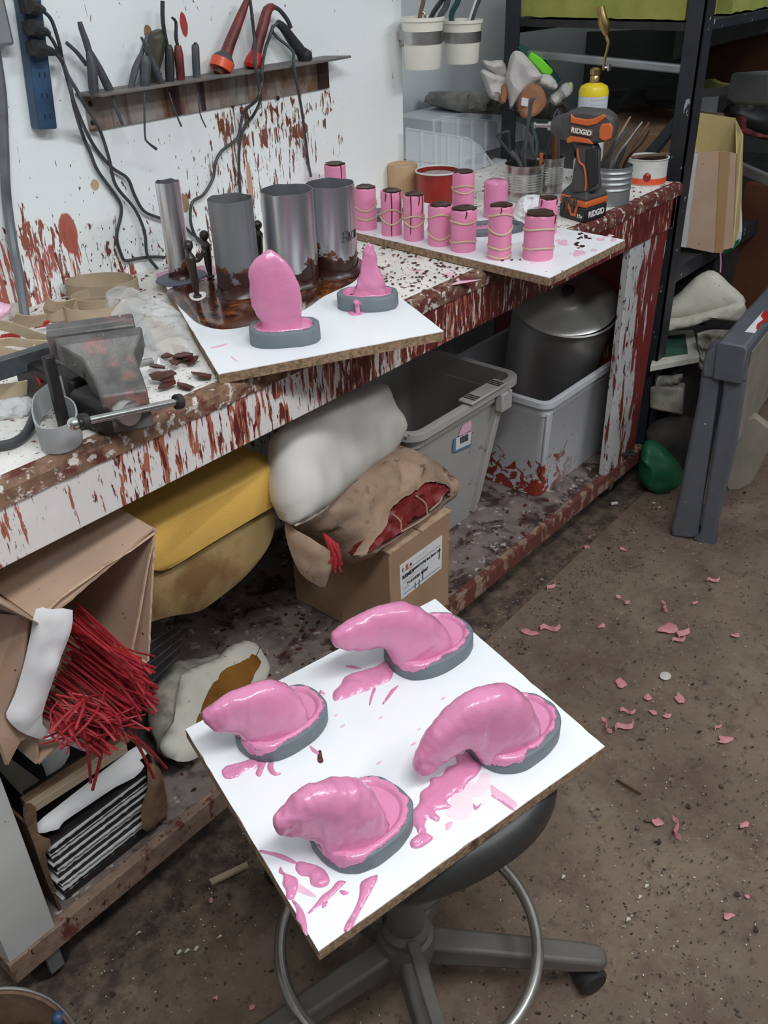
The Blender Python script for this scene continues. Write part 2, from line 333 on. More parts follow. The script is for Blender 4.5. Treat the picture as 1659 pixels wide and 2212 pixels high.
m.mix((0.06, 0.042, 0.034), m.ramp(m.noise(14, 7, off=(2, 7, 0), rough=0.75), 0.56, 0.66))
m.mix((0.30, 0.26, 0.22), m.ramp(m.noise(60, 4, off=(3, 2, 0)), 0.65, 0.70)).done()

# rail steel with rust runs
m = mk('rail_rusty', (0.34, 0.31, 0.28), 0.55, 0.2, var=0.3, vs=14)
m.mix((0.17, 0.085, 0.045), m.ramp(m.noise(9, 5, (1, 1, 0.5), off=(2, 2, 2)), 0.44, 0.56)); m.mix((0.035, 0.016, 0.012), m.ramp(m.noise(16, 3, (1, 1, 0.08), off=(1, 1, 1)), 0.56, 0.62)).done()
mk('rail_top', (0.17, 0.155, 0.14), 0.6, var=0.35, vs=25)

# tubes: aluminium with melted brown wax crust toward the foot
def tube_mat(name, z0, h, base=(0.74, 0.74, 0.76), rough=0.3, metal=1.0):
    m = mk(name, base, rough, metal, var=0.1, vs=4, stretch=(10, 10, 0.5))
    e = m.math('SUBTRACT', m.axis(2), z0)
    n = m.noise(24, 4, off=(z0*3, 2, h*40))
    f = m.ramp(m.math('SUBTRACT', m.math('ADD', h, m.math('MULTIPLY', m.math('SUBTRACT', n, 0.5), h*2.6)), e), -0.002, 0.002)
    m.mix((0.035, 0.012, 0.008), f)
    f2 = m.ramp(m.math('SUBTRACT', e, m.math('MULTIPLY', m.noise(34, 4, off=(1, 2, h*9)), h*1.9)), 0.0, h*0.3)
    m.mix((0.17, 0.06, 0.02), m.math('MULTIPLY', f, m.math('MULTIPLY', f2, 0.8)))
    m.metalmap(m.math('SUBTRACT', metal, m.math('MULTIPLY', f, metal))).done(); return m

# ------------------------------------------------------------------ mesh tools
class MB:
    def __init__(s): s.v = []; s.f = []; s.mi = []; s.cur = 0
    def add(s, vs, fs):
        o = len(s.v); s.v += [V(q) for q in vs]
        for f in fs: s.f.append([i+o for i in f]); s.mi.append(s.cur)
        return s
    def box(s, c, size, rot=None):
        c = V(c); hx, hy, hz = size[0]/2, size[1]/2, size[2]/2
        vs = [V((x*hx, y*hy, z*hz)) for z in (-1, 1) for x, y in ((-1, -1), (1, -1), (1, 1), (-1, 1))]
        if rot is not None: vs = [rot @ q for q in vs]
        return s.add([q+c for q in vs], [(3, 2, 1, 0), (4, 5, 6, 7), (0, 1, 5, 4), (1, 2, 6, 5), (2, 3, 7, 6), (3, 0, 4, 7)])
    def bx(s, x0, x1, y0, y1, z0, z1): return s.box(((x0+x1)/2, (y0+y1)/2, (z0+z1)/2), (x1-x0, y1-y0, z1-z0))
    def beam(s, a, b, wd, ht, upv=V((0, 0, 1))):
        a, b = V(a), V(b); d = (b-a); L = d.length; d.normalize(); sd = d.cross(upv)
        if sd.length < 1e-4: sd = d.cross(V((1, 0, 0)))
        sd.normalize(); u = sd.cross(d)
        return s.box((a+b)/2, (wd, L, ht), Matrix((sd, d, u)).transposed())
    def prism(s, pts, dvec):
        """polygon of 3D points extruded by dvec"""
        n = len(pts); pts = [V(p) for p in pts]; dvec = V(dvec)
        return s.add(pts+[p+dvec for p in pts], [list(range(n))[::-1], list(range(n, 2*n))]+[(i, (i+1) % n, (i+1) % n+n, i+n) for i in range(n)])
    def lathe(s, prof, c=(0, 0, 0), seg=40, rot=None, sx=1, sy=1):
        c = V(c); vs = []; fs = []; rot = rot or Matrix.Identity(3)
        for r, z in prof:
            for k in range(seg):
                a = 2*PI*k/seg; vs.append(rot @ V((r*math.cos(a)*sx, r*math.sin(a)*sy, z))+c)
        for i in range(len(prof)-1):
            for k in range(seg):
                k2 = (k+1) % seg; fs.append((i*seg+k, i*seg+k2, (i+1)*seg+k2, (i+1)*seg+k))
        if prof[0][0] > 1e-5: fs.append(list(range(seg))[::-1]) if s.caps else None
        if prof[-1][0] > 1e-5: fs.append([(len(prof)-1)*seg+k for k in range(seg)]) if s.caps else None
        return s.add(vs, [f for f in fs if f])
    caps = True
    def tube(s, pts, r, seg=10, smooth=0, flat=1.0, closed=False):
        pts = [V(p) for p in pts]; rs = r if isinstance(r, (list, tuple)) else [r]*len(pts)
        if smooth: pts, rs = cr(pts, rs, smooth, closed)
        n = len(pts); vs = []; fs = []; prev = None
        for i, p in enumerate(pts):
            if closed: t = pts[(i+1) % n]-pts[i-1]
            else: t = pts[min(i+1, n-1)]-pts[max(i-1, 0)]
            if t.length < 1e-9: t = V((0, 0, 1))
            t.normalize()
            if prev is None:
                a = t.cross(V((0, 0, 1)));
                if a.length < 1e-3: a = t.cross(V((1, 0, 0)))
            else: a = prev - t*prev.dot(t)
            a.normalize(); prev = a; b = t.cross(a)
            for k in range(seg):
                an = 2*PI*k/seg; vs.append(p+a*math.cos(an)*rs[i]+b*math.sin(an)*rs[i]*flat)
        for i in range(n if closed else n-1):
            for k in range(seg):
                k2 = (k+1) % seg; j = (i+1) % n
                fs.append((i*seg+k, i*seg+k2, j*seg+k2, j*seg+k))
        if not closed: fs.append(list(range(seg))[::-1]); fs.append([(n-1)*seg+k for k in range(seg)])
        return s.add(vs, fs)
    def ribbon(s, pts, wd, th, wdir=V((0, 0, 1)), smooth=6, closed=False):
        """flat strip following pts, its width along wdir"""
        pts = [V(p) for p in pts]
        wds = wdir if isinstance(wdir, list) else [V(wdir)]*len(pts)
        pts2, _ = cr(pts, [0]*len(pts), smooth, closed); wd2, _ = cr(wds, [0]*len(pts), smooth, closed)
        n = len(pts2); vs = []; fs = []
        for i, p in enumerate(pts2):
            t = (pts2[(i+1) % n]-pts2[i-1]) if closed else pts2[min(i+1, n-1)]-pts2[max(i-1, 0)]
            if t.length < 1e-9: t = V((1, 0, 0))
            t.normalize(); w = wd2[i].normalized(); nn = t.cross(w).normalized()*th/2; w = w*wd/2
            vs += [p-w-nn, p+w-nn, p+w+nn, p-w+nn]
        for i in range(n if closed else n-1):
            j = (i+1) % n
            for k in range(4): k2 = (k+1) % 4; fs.append((i*4+k, i*4+k2, j*4+k2, j*4+k))
        if not closed: fs += [(3, 2, 1, 0), ((n-1)*4, (n-1)*4+1, (n-1)*4+2, (n-1)*4+3)]
        return s.add(vs, fs)
    def loft(s, rings, cap=True):
        n = len(rings[0]); vs = []; fs = []
        for r in rings: vs += r
        for i in range(len(rings)-1):
            for k in range(n):
                k2 = (k+1) % n; fs.append((i*n+k, i*n+k2, (i+1)*n+k2, (i+1)*n+k))
        if cap: fs += [list(range(n))[::-1], [(len(rings)-1)*n+k for k in range(n)]]
        return s.add(vs, fs)
    def ball(s, c, r, seg=14, sc=(1, 1, 1)):
        n = seg//2; prof = [(max(1e-6, r*math.sin(PI*i/n)), -r*math.cos(PI*i/n)) for i in range(n+1)]
        c = V(c); vs = []; fs = []
        for rr, z in prof:
            for k in range(seg): a = 2*PI*k/seg; vs.append(V((rr*math.cos(a)*sc[0], rr*math.sin(a)*sc[1], z*sc[2]))+c)
        for i in range(n):
            for k in range(seg): k2 = (k+1) % seg; fs.append((i*seg+k, i*seg+k2, (i+1)*seg+k2, (i+1)*seg+k))
        return s.add(vs, fs)
    def build(s, name, mats, parent=None, smooth=True, ang=35, bevel=0, bseg=2, sub=0, tri=False):
        me = bpy.data.meshes.new(name); me.from_pydata([tuple(q) for q in s.v], [], s.f)
        if not isinstance(mats, (list, tuple)): mats = [mats]
        for q in mats: me.materials.append(K[q].m)
        me.polygons.foreach_set('material_index', s.mi)
        bm = bmesh.new(); bm.from_mesh(me); bmesh.ops.remove_doubles(bm, verts=bm.verts, dist=1e-5)
        bmesh.ops.recalc_face_normals(bm, faces=bm.faces); bm.to_mesh(me); bm.free()
        if smooth:
            me.shade_smooth(); me.set_sharp_from_angle(angle=math.radians(ang))
        o = bpy.data.objects.new(name, me); COL.objects.link(o)
        if parent is not None:
            o.parent = parent
            if parent.type == 'EMPTY': o.matrix_parent_inverse = Matrix.Translation(-parent.location)
        if bevel:
            b = o.modifiers.new('bevel', 'BEVEL'); b.width = bevel; b.segments = bseg; b.limit_method = 'ANGLE'; b.angle_limit = math.radians(40)
        if sub:
            b = o.modifiers.new('sub', 'SUBSURF'); b.levels = sub; b.render_levels = sub
        return o
def cr(pts, rs, k, closed=False):
    """Catmull-Rom resample"""
    n = len(pts); out = []; ro = []
    for i in range(n if closed else n-1):
        if closed: a, b, c, d = pts[i-1], pts[i], pts[(i+1) % n], pts[(i+2) % n]; ra, rb = rs[i], rs[(i+1) % n]
        else: a, b, c, d = pts[max(i-1, 0)], pts[i], pts[i+1], pts[min(i+2, n-1)]; ra, rb = rs[i], rs[i+1]
        for j in range(k):
            t = j/k
            out.append(0.5*((2*b)+(c-a)*t+(2*a-5*b+4*c-d)*t*t+(3*b-a-3*c+d)*t**3)); ro.append(ra+(rb-ra)*t)
    if not closed: out.append(pts[-1]); ro.append(rs[-1])
    return out, ro
def smooth2(pts, k=4):
    q, _ = cr([V((a, b, 0)) for a, b in pts], [0]*len(pts), k, True); return [(v.x, v.y) for v in q]
def sdist(p, poly):
    d = 1e9
    for i in range(len(poly)):
        ax, ay = poly[i]; bx, by = poly[(i+1) % len(poly)]
        dx, dy = bx-ax, by-ay; L = dx*dx+dy*dy or 1e-12
        t = max(0, min(1, ((p[0]-ax)*dx+(p[1]-ay)*dy)/L)); d = min(d, math.hypot(p[0]-ax-t*dx, p[1]-ay-t*dy))
    return d
def inside(p, poly):
    c = False
    for i in range(len(poly)):
        x1, y1 = poly[i]; x2, y2 = poly[i-1]
        if (y1 > p[1]) != (y2 > p[1]) and p[0] < (x2-x1)*(p[1]-y1)/(y2-y1)+x1: c = not c
    return c
def inflate(mb, poly, fn, tf, tb, R=None, res=16, nz=0.0, ns=20, flat=False, seed=0, pw=0.5, ridge=False):
    """pillow over a 2D outline. fn(u, v, n) -> 3D; tf/tb front and back thickness"""
    xs = [p[0] for p in poly]; ys = [p[1] for p in poly]; size = max(max(xs)-min(xs), max(ys)-min(ys)); st = size/res
    ins = []
    y = min(ys)
    row = 0
    while y < max(ys):
        x = min(xs)+(st/2 if row % 2 else 0)
        while x < max(xs):
            if inside((x, y), poly) and sdist((x, y), poly) > st*0.45: ins.append((x, y))
            x += st
        y += st*0.87; row += 1
    n = len(poly); allp = [V(p) for p in poly]+[V(p) for p in ins]
    vs, es, fs, *_ = delaunay_2d_cdt(allp, [(i, (i+1) % n) for i in range(n)], [list(range(n))], 1, 1e-7)
    ds = [sdist(v, poly) for v in vs]; mx = R or max(ds) or 1
    F_, B_ = [], []; bound = []
    for v, d in zip(vs, ds):
        t = min(d/mx, 1); h = (1-(1-t)**2)**pw
        b = d < 1e-6; bound.append(b)
        k = 0
        if nz and not b:
            if ridge == 'fold': k = nz*(0.45-abs(math.sin(v.x*ns*0.9+v.y*ns*0.5+seed+2.6*noise.noise(V((v.x*ns*.45, v.y*ns*.45, seed)))))-0.5*noise.noise(V((v.x*ns*.9, v.y*ns*.9, 7+seed))))*min(1, d/st/1.5)
            elif ridge: k = nz*(0.5-abs(noise.noise(V((v.x*ns+seed*3.1, v.y*ns, seed))))*2.2-abs(noise.noise(V((v.x*ns*2.3+seed, v.y*ns*2.3, seed))))*0.8)*min(1, d/st)
            else: k = nz*noise.noise(V((v.x*ns+seed*3.1, v.y*ns, seed)))
        F_.append(fn(v.x, v.y, tf*h+k)); B_.append(fn(v.x, v.y, -tb*h))
    N = len(vs); vv = F_+B_; ff = []
    for f in fs:
        if all(bound[i] for i in f):
            cx = sum(vs[i].x for i in f)/3; cy = sum(vs[i].y for i in f)/3; t = min(sdist((cx, cy), poly)/mx, 1); h = (1-(1-t)**2)**pw
            vv.append(fn(cx, cy, max(tf*h, 0.00015))); vv.append(fn(cx, cy, -tb*h-0.00005)); k0 = len(vv)-2; f = list(f)
            for q in range(3): ff.append([f[q], f[(q+1) % 3], k0]); ff.append([f[(q+1) % 3], f[q], k0+1])
            continue
        ff.append(list(f)); ff.append([i if bound[i] else i+N for i in f][::-1])
    mb.add(vv, ff)
    return mb
def hornloft(mb, pl, pairs, sub=5, seg=22, nz=0.003, seed=0):
    """sections given as (pxA, pyA, pxB, pyB, half thickness) on a plane -> closed fin body"""
    A = [V((*pl.uv(a, b), 0)) for a, b, c, d, t in pairs]; B = [V((*pl.uv(c, d), 0)) for a, b, c, d, t in pairs]; T = [q[4] for q in pairs]
    A, T2 = cr(A, T, sub); B, _ = cr(B, T, sub)
    rings = []
    for i, (a, b, t) in enumerate(zip(A, B, T2)):
        c = (a+b)/2; h = (a-b)/2; ring = []
        for k in range(seg):
            an = 2*PI*k/seg; ca, sa = math.cos(an), math.sin(an)
            e = 0.70
            ca = math.copysign(abs(ca)**e, ca); sa = math.copysign(abs(sa)**e, sa)
            q = pl.at(c.x+h.x*ca, c.y+h.y*ca, t*0.84*sa)
            nn = noise.noise(q*42+V((seed, 0, 0)))*0.6+noise.noise(q*110+V((seed, 3, 0)))*0.5
            d = (q-pl.at(c.x, c.y)); L = d.length or 1
            ring.append(q+d/L*nn*nz)
        rings.append(ring)
    # rounded tip
    tip = rings[0]; c = sum(tip, V())/seg; nx = sum(rings[1], V())/seg; dirv = (c-nx).normalized(); rr = (tip[0]-c).length*0.6
    caps = []
    for f_, s_ in ((1.0, 0.15), (0.75, 0.6), (0.4, 0.88)):
        caps.append([c+(q-c)*s_+dirv*rr*f_*0.8 for q in tip])
    mb.loft(caps+rings); return mb

# ------------------------------------------------------------------ object helpers
def tag(o, label=None, cat=None, group=None, kind=None):
    if label: o['label'] = label
    if cat: o['category'] = cat
    if group: o['group'] = group
    if kind: o['kind'] = kind
    return o
def thing(name, label, cat, loc=(0, 0, 0), group=None):
    o = bpy.data.objects.new(name, None); COL.objects.link(o); o.location = V(loc); o.empty_display_size = 0.05
    return tag(o, label, cat, group)
def solo(mb, name, mats, label, cat, group=None, kind=None, **k):
    return tag(mb.build(name, mats, None, **k), label, cat, group, kind)
def copy_tree(o, parent=None):
    c = o.copy(); COL.objects.link(c); c.parent = parent
    for ch in list(o.children): copy_tree(ch, c)
    return c
def text(txt, name, mat, parent, origin, xdir, ydir, size, extr=0.0004, align='CENTER', bold=0.0, shear=0):
    cu = bpy.data.curves.new(name, 'FONT'); cu.body = txt; cu.size = size; cu.extrude = extr; cu.align_x = align; cu.align_y = 'CENTER'; cu.offset = bold; cu.shear = shear
    o = bpy.data.objects.new(name+'_c', cu); COL.objects.link(o)
    dg = bpy.context.evaluated_depsgraph_get()
    me = bpy.data.meshes.new_from_object(o.evaluated_get(dg)); bpy.data.objects.remove(o)
    x = V(xdir).normalized(); y = V(ydir); y = (y-x*y.dot(x)).normalized(); z = x.cross(y)
    M = Matrix((x, y, z)).transposed().to_4x4(); M.translation = V(origin)
    me.transform(M); me.materials.clear(); me.materials.append(K[mat].m); me.name = name
    t = bpy.data.objects.new(name, me); COL.objects.link(t); t.parent = parent
    if parent.type == 'EMPTY': t.matrix_parent_inverse = Matrix.Translation(-parent.location)
    return t
def hfor(base, px, py):
    """height above base (vertical plane through base facing the camera) seen at a photo point"""
    pl = Plane(base); return pl.uv(px, py)[1]
FH = V((fw.x, fw.y, 0)).normalized(); RH = V((rt.x, rt.y, 0)).normalized()

# ================================================================== SETTING
D = 0.562; TOP = 0.90
mb = MB(); mb.bx(-1.2, 1.905, D, D+0.1, 0, 2.7); tag(mb.build('wall_back', 'wall_paint', smooth=False), kind='structure')
mb = MB(); mb.bx(1.905, 4.8, 0.86, 0.96, 0, 2.7); tag(mb.build('wall_recess', ['wall_far'], smooth=False), kind='structure')
mb = MB(); mb.bx(1.906, 2.0, D+0.1, 0.86, 0, 2.7)
mb = MB(); mb.bx(4.7, 4.8, -2.6, 0.86, 0, 2.7); tag(mb.build('wall_right', 'wall_dim', smooth=False), kind='structure')
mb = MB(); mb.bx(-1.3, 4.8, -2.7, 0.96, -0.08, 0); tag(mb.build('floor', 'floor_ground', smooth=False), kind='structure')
mb = MB(); mb.prism([(1.04, -0.062, 0.0), (2.62, -0.035, 0.0), (4.6, -0.035, 0.0), (4.6, -2.5, 0.0), (0.50, -2.5, 0.0), (0.60, -0.55, 0.0)], (0, 0, 0.006))
for q in mb.v:
    if q.x < 0.9 and q.z > 0: q.z = 0.0006
solo(mb, 'floor_sheet', 'floor_dirt', 'large dirty brown hardboard sheet covering the workshop floor', 'floor covering', smooth=False, bevel=0.001)

# ================================================================== WORKBENCH
bench = thing('workbench', 'long white workbench with wax-dripped apron and low shelf along the wall', 'workbench', (1.3, 0.28, 0))
mb = MB(); mb.bx(-0.3, 2.352, 0.006, D, 0.872, TOP); mb.bx(1.906, 2.352, D, 0.85, 0.872, TOP); mb.build('worktop', 'bench_top', bench, bevel=0.002)
# ragged front lip of the worktop
mb = MB(); n = 420
for i in range(n):
    x = -0.3+2.654*i/n
mbv = []
rings = []
for i in range(n+1):
    x = -0.3+2.652*i/n
    a = noise.noise(V((x*30, 0, 0)))*0.0025; b = noise.noise(V((x*55, 5, 0)))*0.002
    rings.append([V((x, -0.004+a, 0.871)), V((x, -0.005+b, 0.893)), V((x, 0.001+a, 0.9012+b*0.3)), V((x, 0.02, 0.9012)), V((x, 0.02, 0.871))])
mb.loft(rings); mb.build('worktop_edge', 'bench_edge', bench)
mb = MB(); mb.bx(-0.3, 2.334, 0.0, 0.018, 0.790, 0.872); mb.build('apron', 'apron_paint', bench, bevel=0.0015)
mb = MB(); mb.bx(2.316, 2.336, 0.0, 0.55, 0.79, 0.872); mb.build('apron', 'apron_paint', bench)
mb = MB(); mb.bx(0.22, 2.34, 0.018, D-0.01, 0.118, 0.135); mb.build('lower_shelf', 'shelf_top', bench)
mb = MB(); mb.bx(0.222, 2.345, 0.0, 0.019, 0.088, 0.1365); mb.build('shelf_front', 'shelf_edge', bench, bevel=0.002)
mb = MB(); mb.bx(0.222, 0.240, 0.019, 0.5, 0.088, 0.1365); mb.build('shelf_front', 'shelf_edge', bench, bevel=0.002)
mb = MB(); mb.bx(0.225, 0.306, 0.004, 0.024, 0.136, 0.79); mb.build('leg', 'leg_clean', bench, bevel=0.0015)
mb = MB(); mb.prism([(2.106, 0.004, 0.79), (2.316, 0.004, 0.79), (2.285, 0.004, 0.136), (2.106, 0.004, 0.136)], (0, 0.02, 0)); mb.build('leg', 'leg_paint', bench, bevel=0.0015)
mb = MB(); mb.bx(0.225, 0.245, 0.024, 0.50, 0.136, 0.79); mb.build('leg', 'leg_clean', bench)
mb = MB(); mb.bx(2.27, 2.29, 0.024, 0.50, 0.136, 0.79); mb.build('leg', 'leg_paint', bench)
mb = MB(); mb.tube([(2.20, -0.001, 0.800), (2.345, -0.004, 0.80)], 0.0016); mb.build('nail', 'steel', bench) if False else None
for cx, cy in ((0.29, 0.04), (2.22, 0.06), (0.29, 0.48), (2.22, 0.48)):
    mb = MB(); mb.lathe([(0.0, -0.014), (0.03, -0.014), (0.036, -0.009), (0.036, 0.009), (0.03, 0.014), (0, 0.014)], (cx, cy, 0.037), 20, Matrix.Rotation(PI/2, 3, 'X'))
    c = mb.build('caster', 'vise_dark', bench)
    mb = MB(); mb.bx(cx-0.03, cx+0.03, cy-0.03, cy+0.03, 0.082, 0.088); mb.bx(cx-0.012, cx+0.012, cy-0.028, cy-0.018, 0.03, 0.083); mb.bx(cx-0.012, cx+0.012, cy+0.018, cy+0.028, 0.03, 0.083); mb.build('caster_fork', 'galvanised', c)

# ================================================================== BOARDS
def board(name, label, corners, z, th, mat):
    b = thing(name, label, 'board', sum((V((*c, z)) for c in corners), V())/4)
    mb = MB(); mb.prism([V((*c, z-th)) for c in corners], (0, 0, th-0.0012)); mb.build('chipboard_core', 'chipboard_edge', b, smooth=False)
    n = V((0, 0, 0))
    mb = MB(); ctr = sum((V(c) for c in corners), V((0, 0)))/4
    pts = []
    for i in range(4):
        a = V(corners[i]); c = V(corners[(i+1) % 4]); k = 26
        for j in range(k):
            q = a.lerp(c, j/k); q += (ctr-q).normalized()*abs(noise.noise(V((q.x*90, q.y*90, 2))))*0.0022
            pts.append(V((q.x, q.y, z-0.0012)))
    mb.prism(pts, (0, 0, 0.0012)); mb.build('white_face', mat, b, smooth=False)
    return b
def puddle(outline_px, z, mat, parent, name='wax_splash', th=0.0022, k=3, res=14):
    poly = smooth2([tuple(P(a, b, z=z))[:2] for a, b in outline_px], k)
    xs = [p[0] for p in poly]; wd = max(xs)-min(xs)
    mb = MB(); inflate(mb, poly, lambda u, v, n: V((u, v, z+0.0002+max(n, 0))), th, 0, R=0.006, res=res, nz=th*0.5, ns=130)
    return mb.build(name, mat, parent, ang=80)

# board on the stool
ZS = 0.568
cs = [tuple(P(*q, z=ZS))[:2] for q in ((400, 1575), (688, 2055), (1307, 1612), (940, 1293))]
b0 = board('white_board', 'square white melamine board resting on the round stool, holding four pink horns', cs, ZS, 0.0165, 'melamine')
# board with the metal tubes, board with the small cylinders
b1c = [(0.781, 0.006), (1.113, -0.159), (1.370, 0.313), (1.038, 0.478)]
b1 = board('white_board', 'white board on the bench under four metal tubes, its back half flooded with brown wax', b1c, 0.918, 0.016, 'melamine')
b2c = [(1.442, -0.156), (1.741, -0.153), (1.765, 0.40), (1.479, 0.40)]
b2 = board('white_board', 'speckled white board overhanging the bench front, crowded with pink cylinders', b2c, 0.918, 0.016, 'melamine_splattered')
# amber wax flood (left end of board 1)
puddle([(360, 628), (420, 605), (480, 598), (560, 580), (640, 570), (740, 552), (782, 562), (778, 590), (760, 612), (700, 640), (660, 668), (600, 690), (540, 704), (480, 712), (430, 700), (400, 675), (375, 650)], 0.918, 'amber_wax', b1, 'wax_flood', 0.002, res=26)

# ---- clay dishes with pink fill and horns
def clay_dish(parent, c, a, b, az, z, h=0.025, wall=0.011, seed=0, fill=True, mat='clay', lvl=0.85, sq=2.4):
    R = Matrix.Rotation(az, 3, 'Z'); c = V((c[0], c[1], z)); seg = 56
    def ring(sa, sb, zz, amp=0.0012):
        out = []
        for k in range(seg):
            t = 2*PI*k/seg; e = 2/sq; x = math.copysign(abs(math.cos(t))**e, math.cos(t))*sa; y = math.copysign(abs(math.sin(t))**e, math.sin(t))*sb
            q = R @ V((x, y, zz)); nn = noise.noise(V((math.cos(t)*3+seed, math.sin(t)*3, zz*40)))*amp
            out.append(c+q*(1+nn/max(a, b)*1.5)+V((0, 0, nn*0.5)))
        return out
    mb = MB(); mb.loft([ring(a-wall, b-wall, 0.003), ring(a-wall, b-wall, h-0.002), ring(a-wall+0.002, b-wall+0.002, h), ring(a-0.002, b-0.002, h), ring(a, b, h-0.002), ring(a, b, 0.002), ring(a-0.001, b-0.001, 0.0)])
    o = mb.build('clay_wall', mat, parent, ang=50)
    if fill:
        mb = MB(); rr = []
        for s_ in (1.0, 0.9, 0.75, 0.5, 0.25, 0.02):
            hh = h*(lvl if s_ < 0.95 else lvl+0.10)
            r_ = ring((a-wall)*s_, (b-wall)*s_, hh)
            rr.append([q+V((0, 0, noise.noise(q*70)*0.0035*(0.3 if s_ > 0.95 else 1))) for q in r_])
        mb.loft(rr, cap=True); mb.build('wax_pool', 'pink_wax', parent, ang=80)
    return o
def lip(parent, c, a, b, az, z, seed, n0=0.0, n1=2*PI, w0=0.006, wob=0.005, h=0.026):
    """ragged pink overflow on the dish rim"""
    R = Matrix.Rotation(az, 3, 'Z'); c = V((c[0], c[1], z)); mb = MB(); rings = []; N = 150
    for i in range(N+1):
        t = n0+(n1-n0)*i/N; e = 2/2.4
        def pt(s_, zz):
            return c+R @ V((math.copysign(abs(math.cos(t))**e, math.cos(t))*(a+s_), math.copysign(abs(math.sin(t))**e, math.sin(t))*(b+s_), zz))
        k = noise.noise(V((t*4+seed*7, seed, 0)))*wob+noise.noise(V((t*26+seed, seed, 3)))*wob*0.55+(0.013*math.exp(-((t-PI-0.45)/0.55)**2) if w0 > 0.0035 else 0)
        ed = min(1, min(i, N-i)/8)
        o_ = -0.011+(w0+k)*ed
        drop = max(0, o_+0.001)*1.2
        rings.append([pt(-0.017, h-0.006), pt(-0.012, h+0.0015*ed), pt((o_-0.012)/2, h+0.003*ed+0.0005), pt(min(o_, 0.0008), h+0.0012*ed-drop*0.5), pt(min(o_, 0.0006), h-0.0025-drop), pt(-0.012, h-0.006)])
    mb.loft(rings); mb.build('wax_overflow', 'pink_wax', parent, ang=80)

def horn_piece(name, label, c, a, b, az, z, finaz, pairs, seed, n0, n1, w0, sh=(-0.007, -0.013)):
    t = thing(name, label, 'wax model', (c[0], c[1], z), 'pink wax horns in grey clay rings')
    clay_dish(t, c, a, b, az, z, seed=seed)
    pl = Plane((c[0]+sh[0], c[1]+sh[1], z), finaz)
    mb = MB(); hornloft(mb, pl, pairs, seed=seed*2.7, sub=7, seg=30, nz=0.0055 if seed == 4 else 0.0032); mb.build('horn', 'pink_wax', t, ang=80)
    lip(t, c, a, b, az, z, seed, n0, n1, w0)
    # collar where the horn meets the pool
    cx = sum(V(pl.uv((q[0]+q[2])/2, (q[1]+q[3])/2)).x for q in pairs[-2:])/2
    mb = MB(); q0 = pl.at(cx, 0.014); rr = []
    for s_, zz in ((0.98, 0.015), (0.85, 0.020), (0.7, 0.022), (0.5, 0.022)):
        ring = []
        for k in range(40):
            t_ = 2*PI*k/40; q = V((c[0], c[1], z))+pl.u*(cx*0.6)+pl.u*math.cos(t_)*(a-0.018)*s_+pl.n*math.sin(t_)*(b-0.013)*s_+V((0, 0, zz))
            ring.append(q+V((0, 0, noise.noise(q*60)*0.003)))
        rr.append(ring)
    mb.loft(rr); mb.build('wax_collar', 'pink_wax', t, ang=80)
    return t
H1 = [(444, 1538, 447, 1562, .010), (462, 1522, 462, 1573, .014), (490, 1507, 490, 1578, .017), (520, 1494, 512, 1583, .020), (562, 1479, 519, 1592, .023), (604, 1477, 523, 1600, .025), (636, 1493, 526, 1607, .027), (657, 1524, 530, 1613, .029), (666, 1555, 535, 1619, .030), (664, 1578, 541, 1623, .030)]
H2 = [(722, 1368, 728, 1398, .010), (742, 1351, 748, 1403, .014), (775, 1333, 778, 1401, .017), (812, 1317, 812, 1394, .019), (850, 1308, 828, 1398, .022), (890, 1310, 836, 1408, .025), (929, 1327, 841, 1418, .027), (957, 1350, 846, 1427, .029), (974, 1380, 852, 1434, .030), (972, 1404, 858, 1438, .030)]
H3 = [(895, 1653, 915, 1672, .011), (900, 1632, 932, 1661, .014), (914, 1608, 955, 1638, .018), (938, 1572, 985, 1617, .021), (972, 1539, 1003, 1606, .023), (1006, 1511, 1011, 1612, .025), (1046, 1492, 1018, 1619, .027), (1088, 1486, 1025, 1627, .029), (1124, 1494, 1032, 1634, .031), (1150, 1528, 1040, 1640, .032), (1158, 1564, 1047, 1645, .032), (1152, 1592, 1054, 1648, .031)]
H4 = [(600, 1765, 602, 1795, .010), (617, 1750, 617, 1800, .014), (638, 1728, 650, 1802, .018), (668, 1707, 684, 1814, .022), (703, 1695, 691, 1830, .026), (750, 1689, 697, 1842, .029), (790, 1700, 704, 1851, .031), (818, 1727, 711, 1859, .032), (830, 1765, 718, 1865, .032), (828, 1797, 726, 1869, .031)]
T1 = horn_piece('wax_horn', 'pink wax horn with blunt tip over the far left corner of the stool board', (0.560, -0.308), 0.064, 0.048, -0.12, ZS, -0.45, H1, 1, PI*0.75, PI*2.35, 0.006)
T2 = horn_piece('wax_horn', 'pink wax horn nearest the cardboard box, on the back corner of the stool board', (0.803, -0.366), 0.068, 0.052, -0.2, ZS, -0.45, H2, 2, PI*0.75, PI*2.45, 0.0045)
T3 = horn_piece('wax_horn', 'pink wax horn with the longest drooping tip, at the right corner of the stool board', (0.736, -0.557), 0.066, 0.050, -0.1, ZS, -0.42, H3, 3, PI*0.8, PI*2.4, 0.0045)
T4 = horn_piece('wax_horn', 'lumpy pink wax horn nearest the camera on the stool board, wax spilling over its ring', (0.504, -0.497), 0.062, 0.052, -0.1, ZS, -0.45, H4, 4, PI*0.7, PI*2.6, 0.0065)
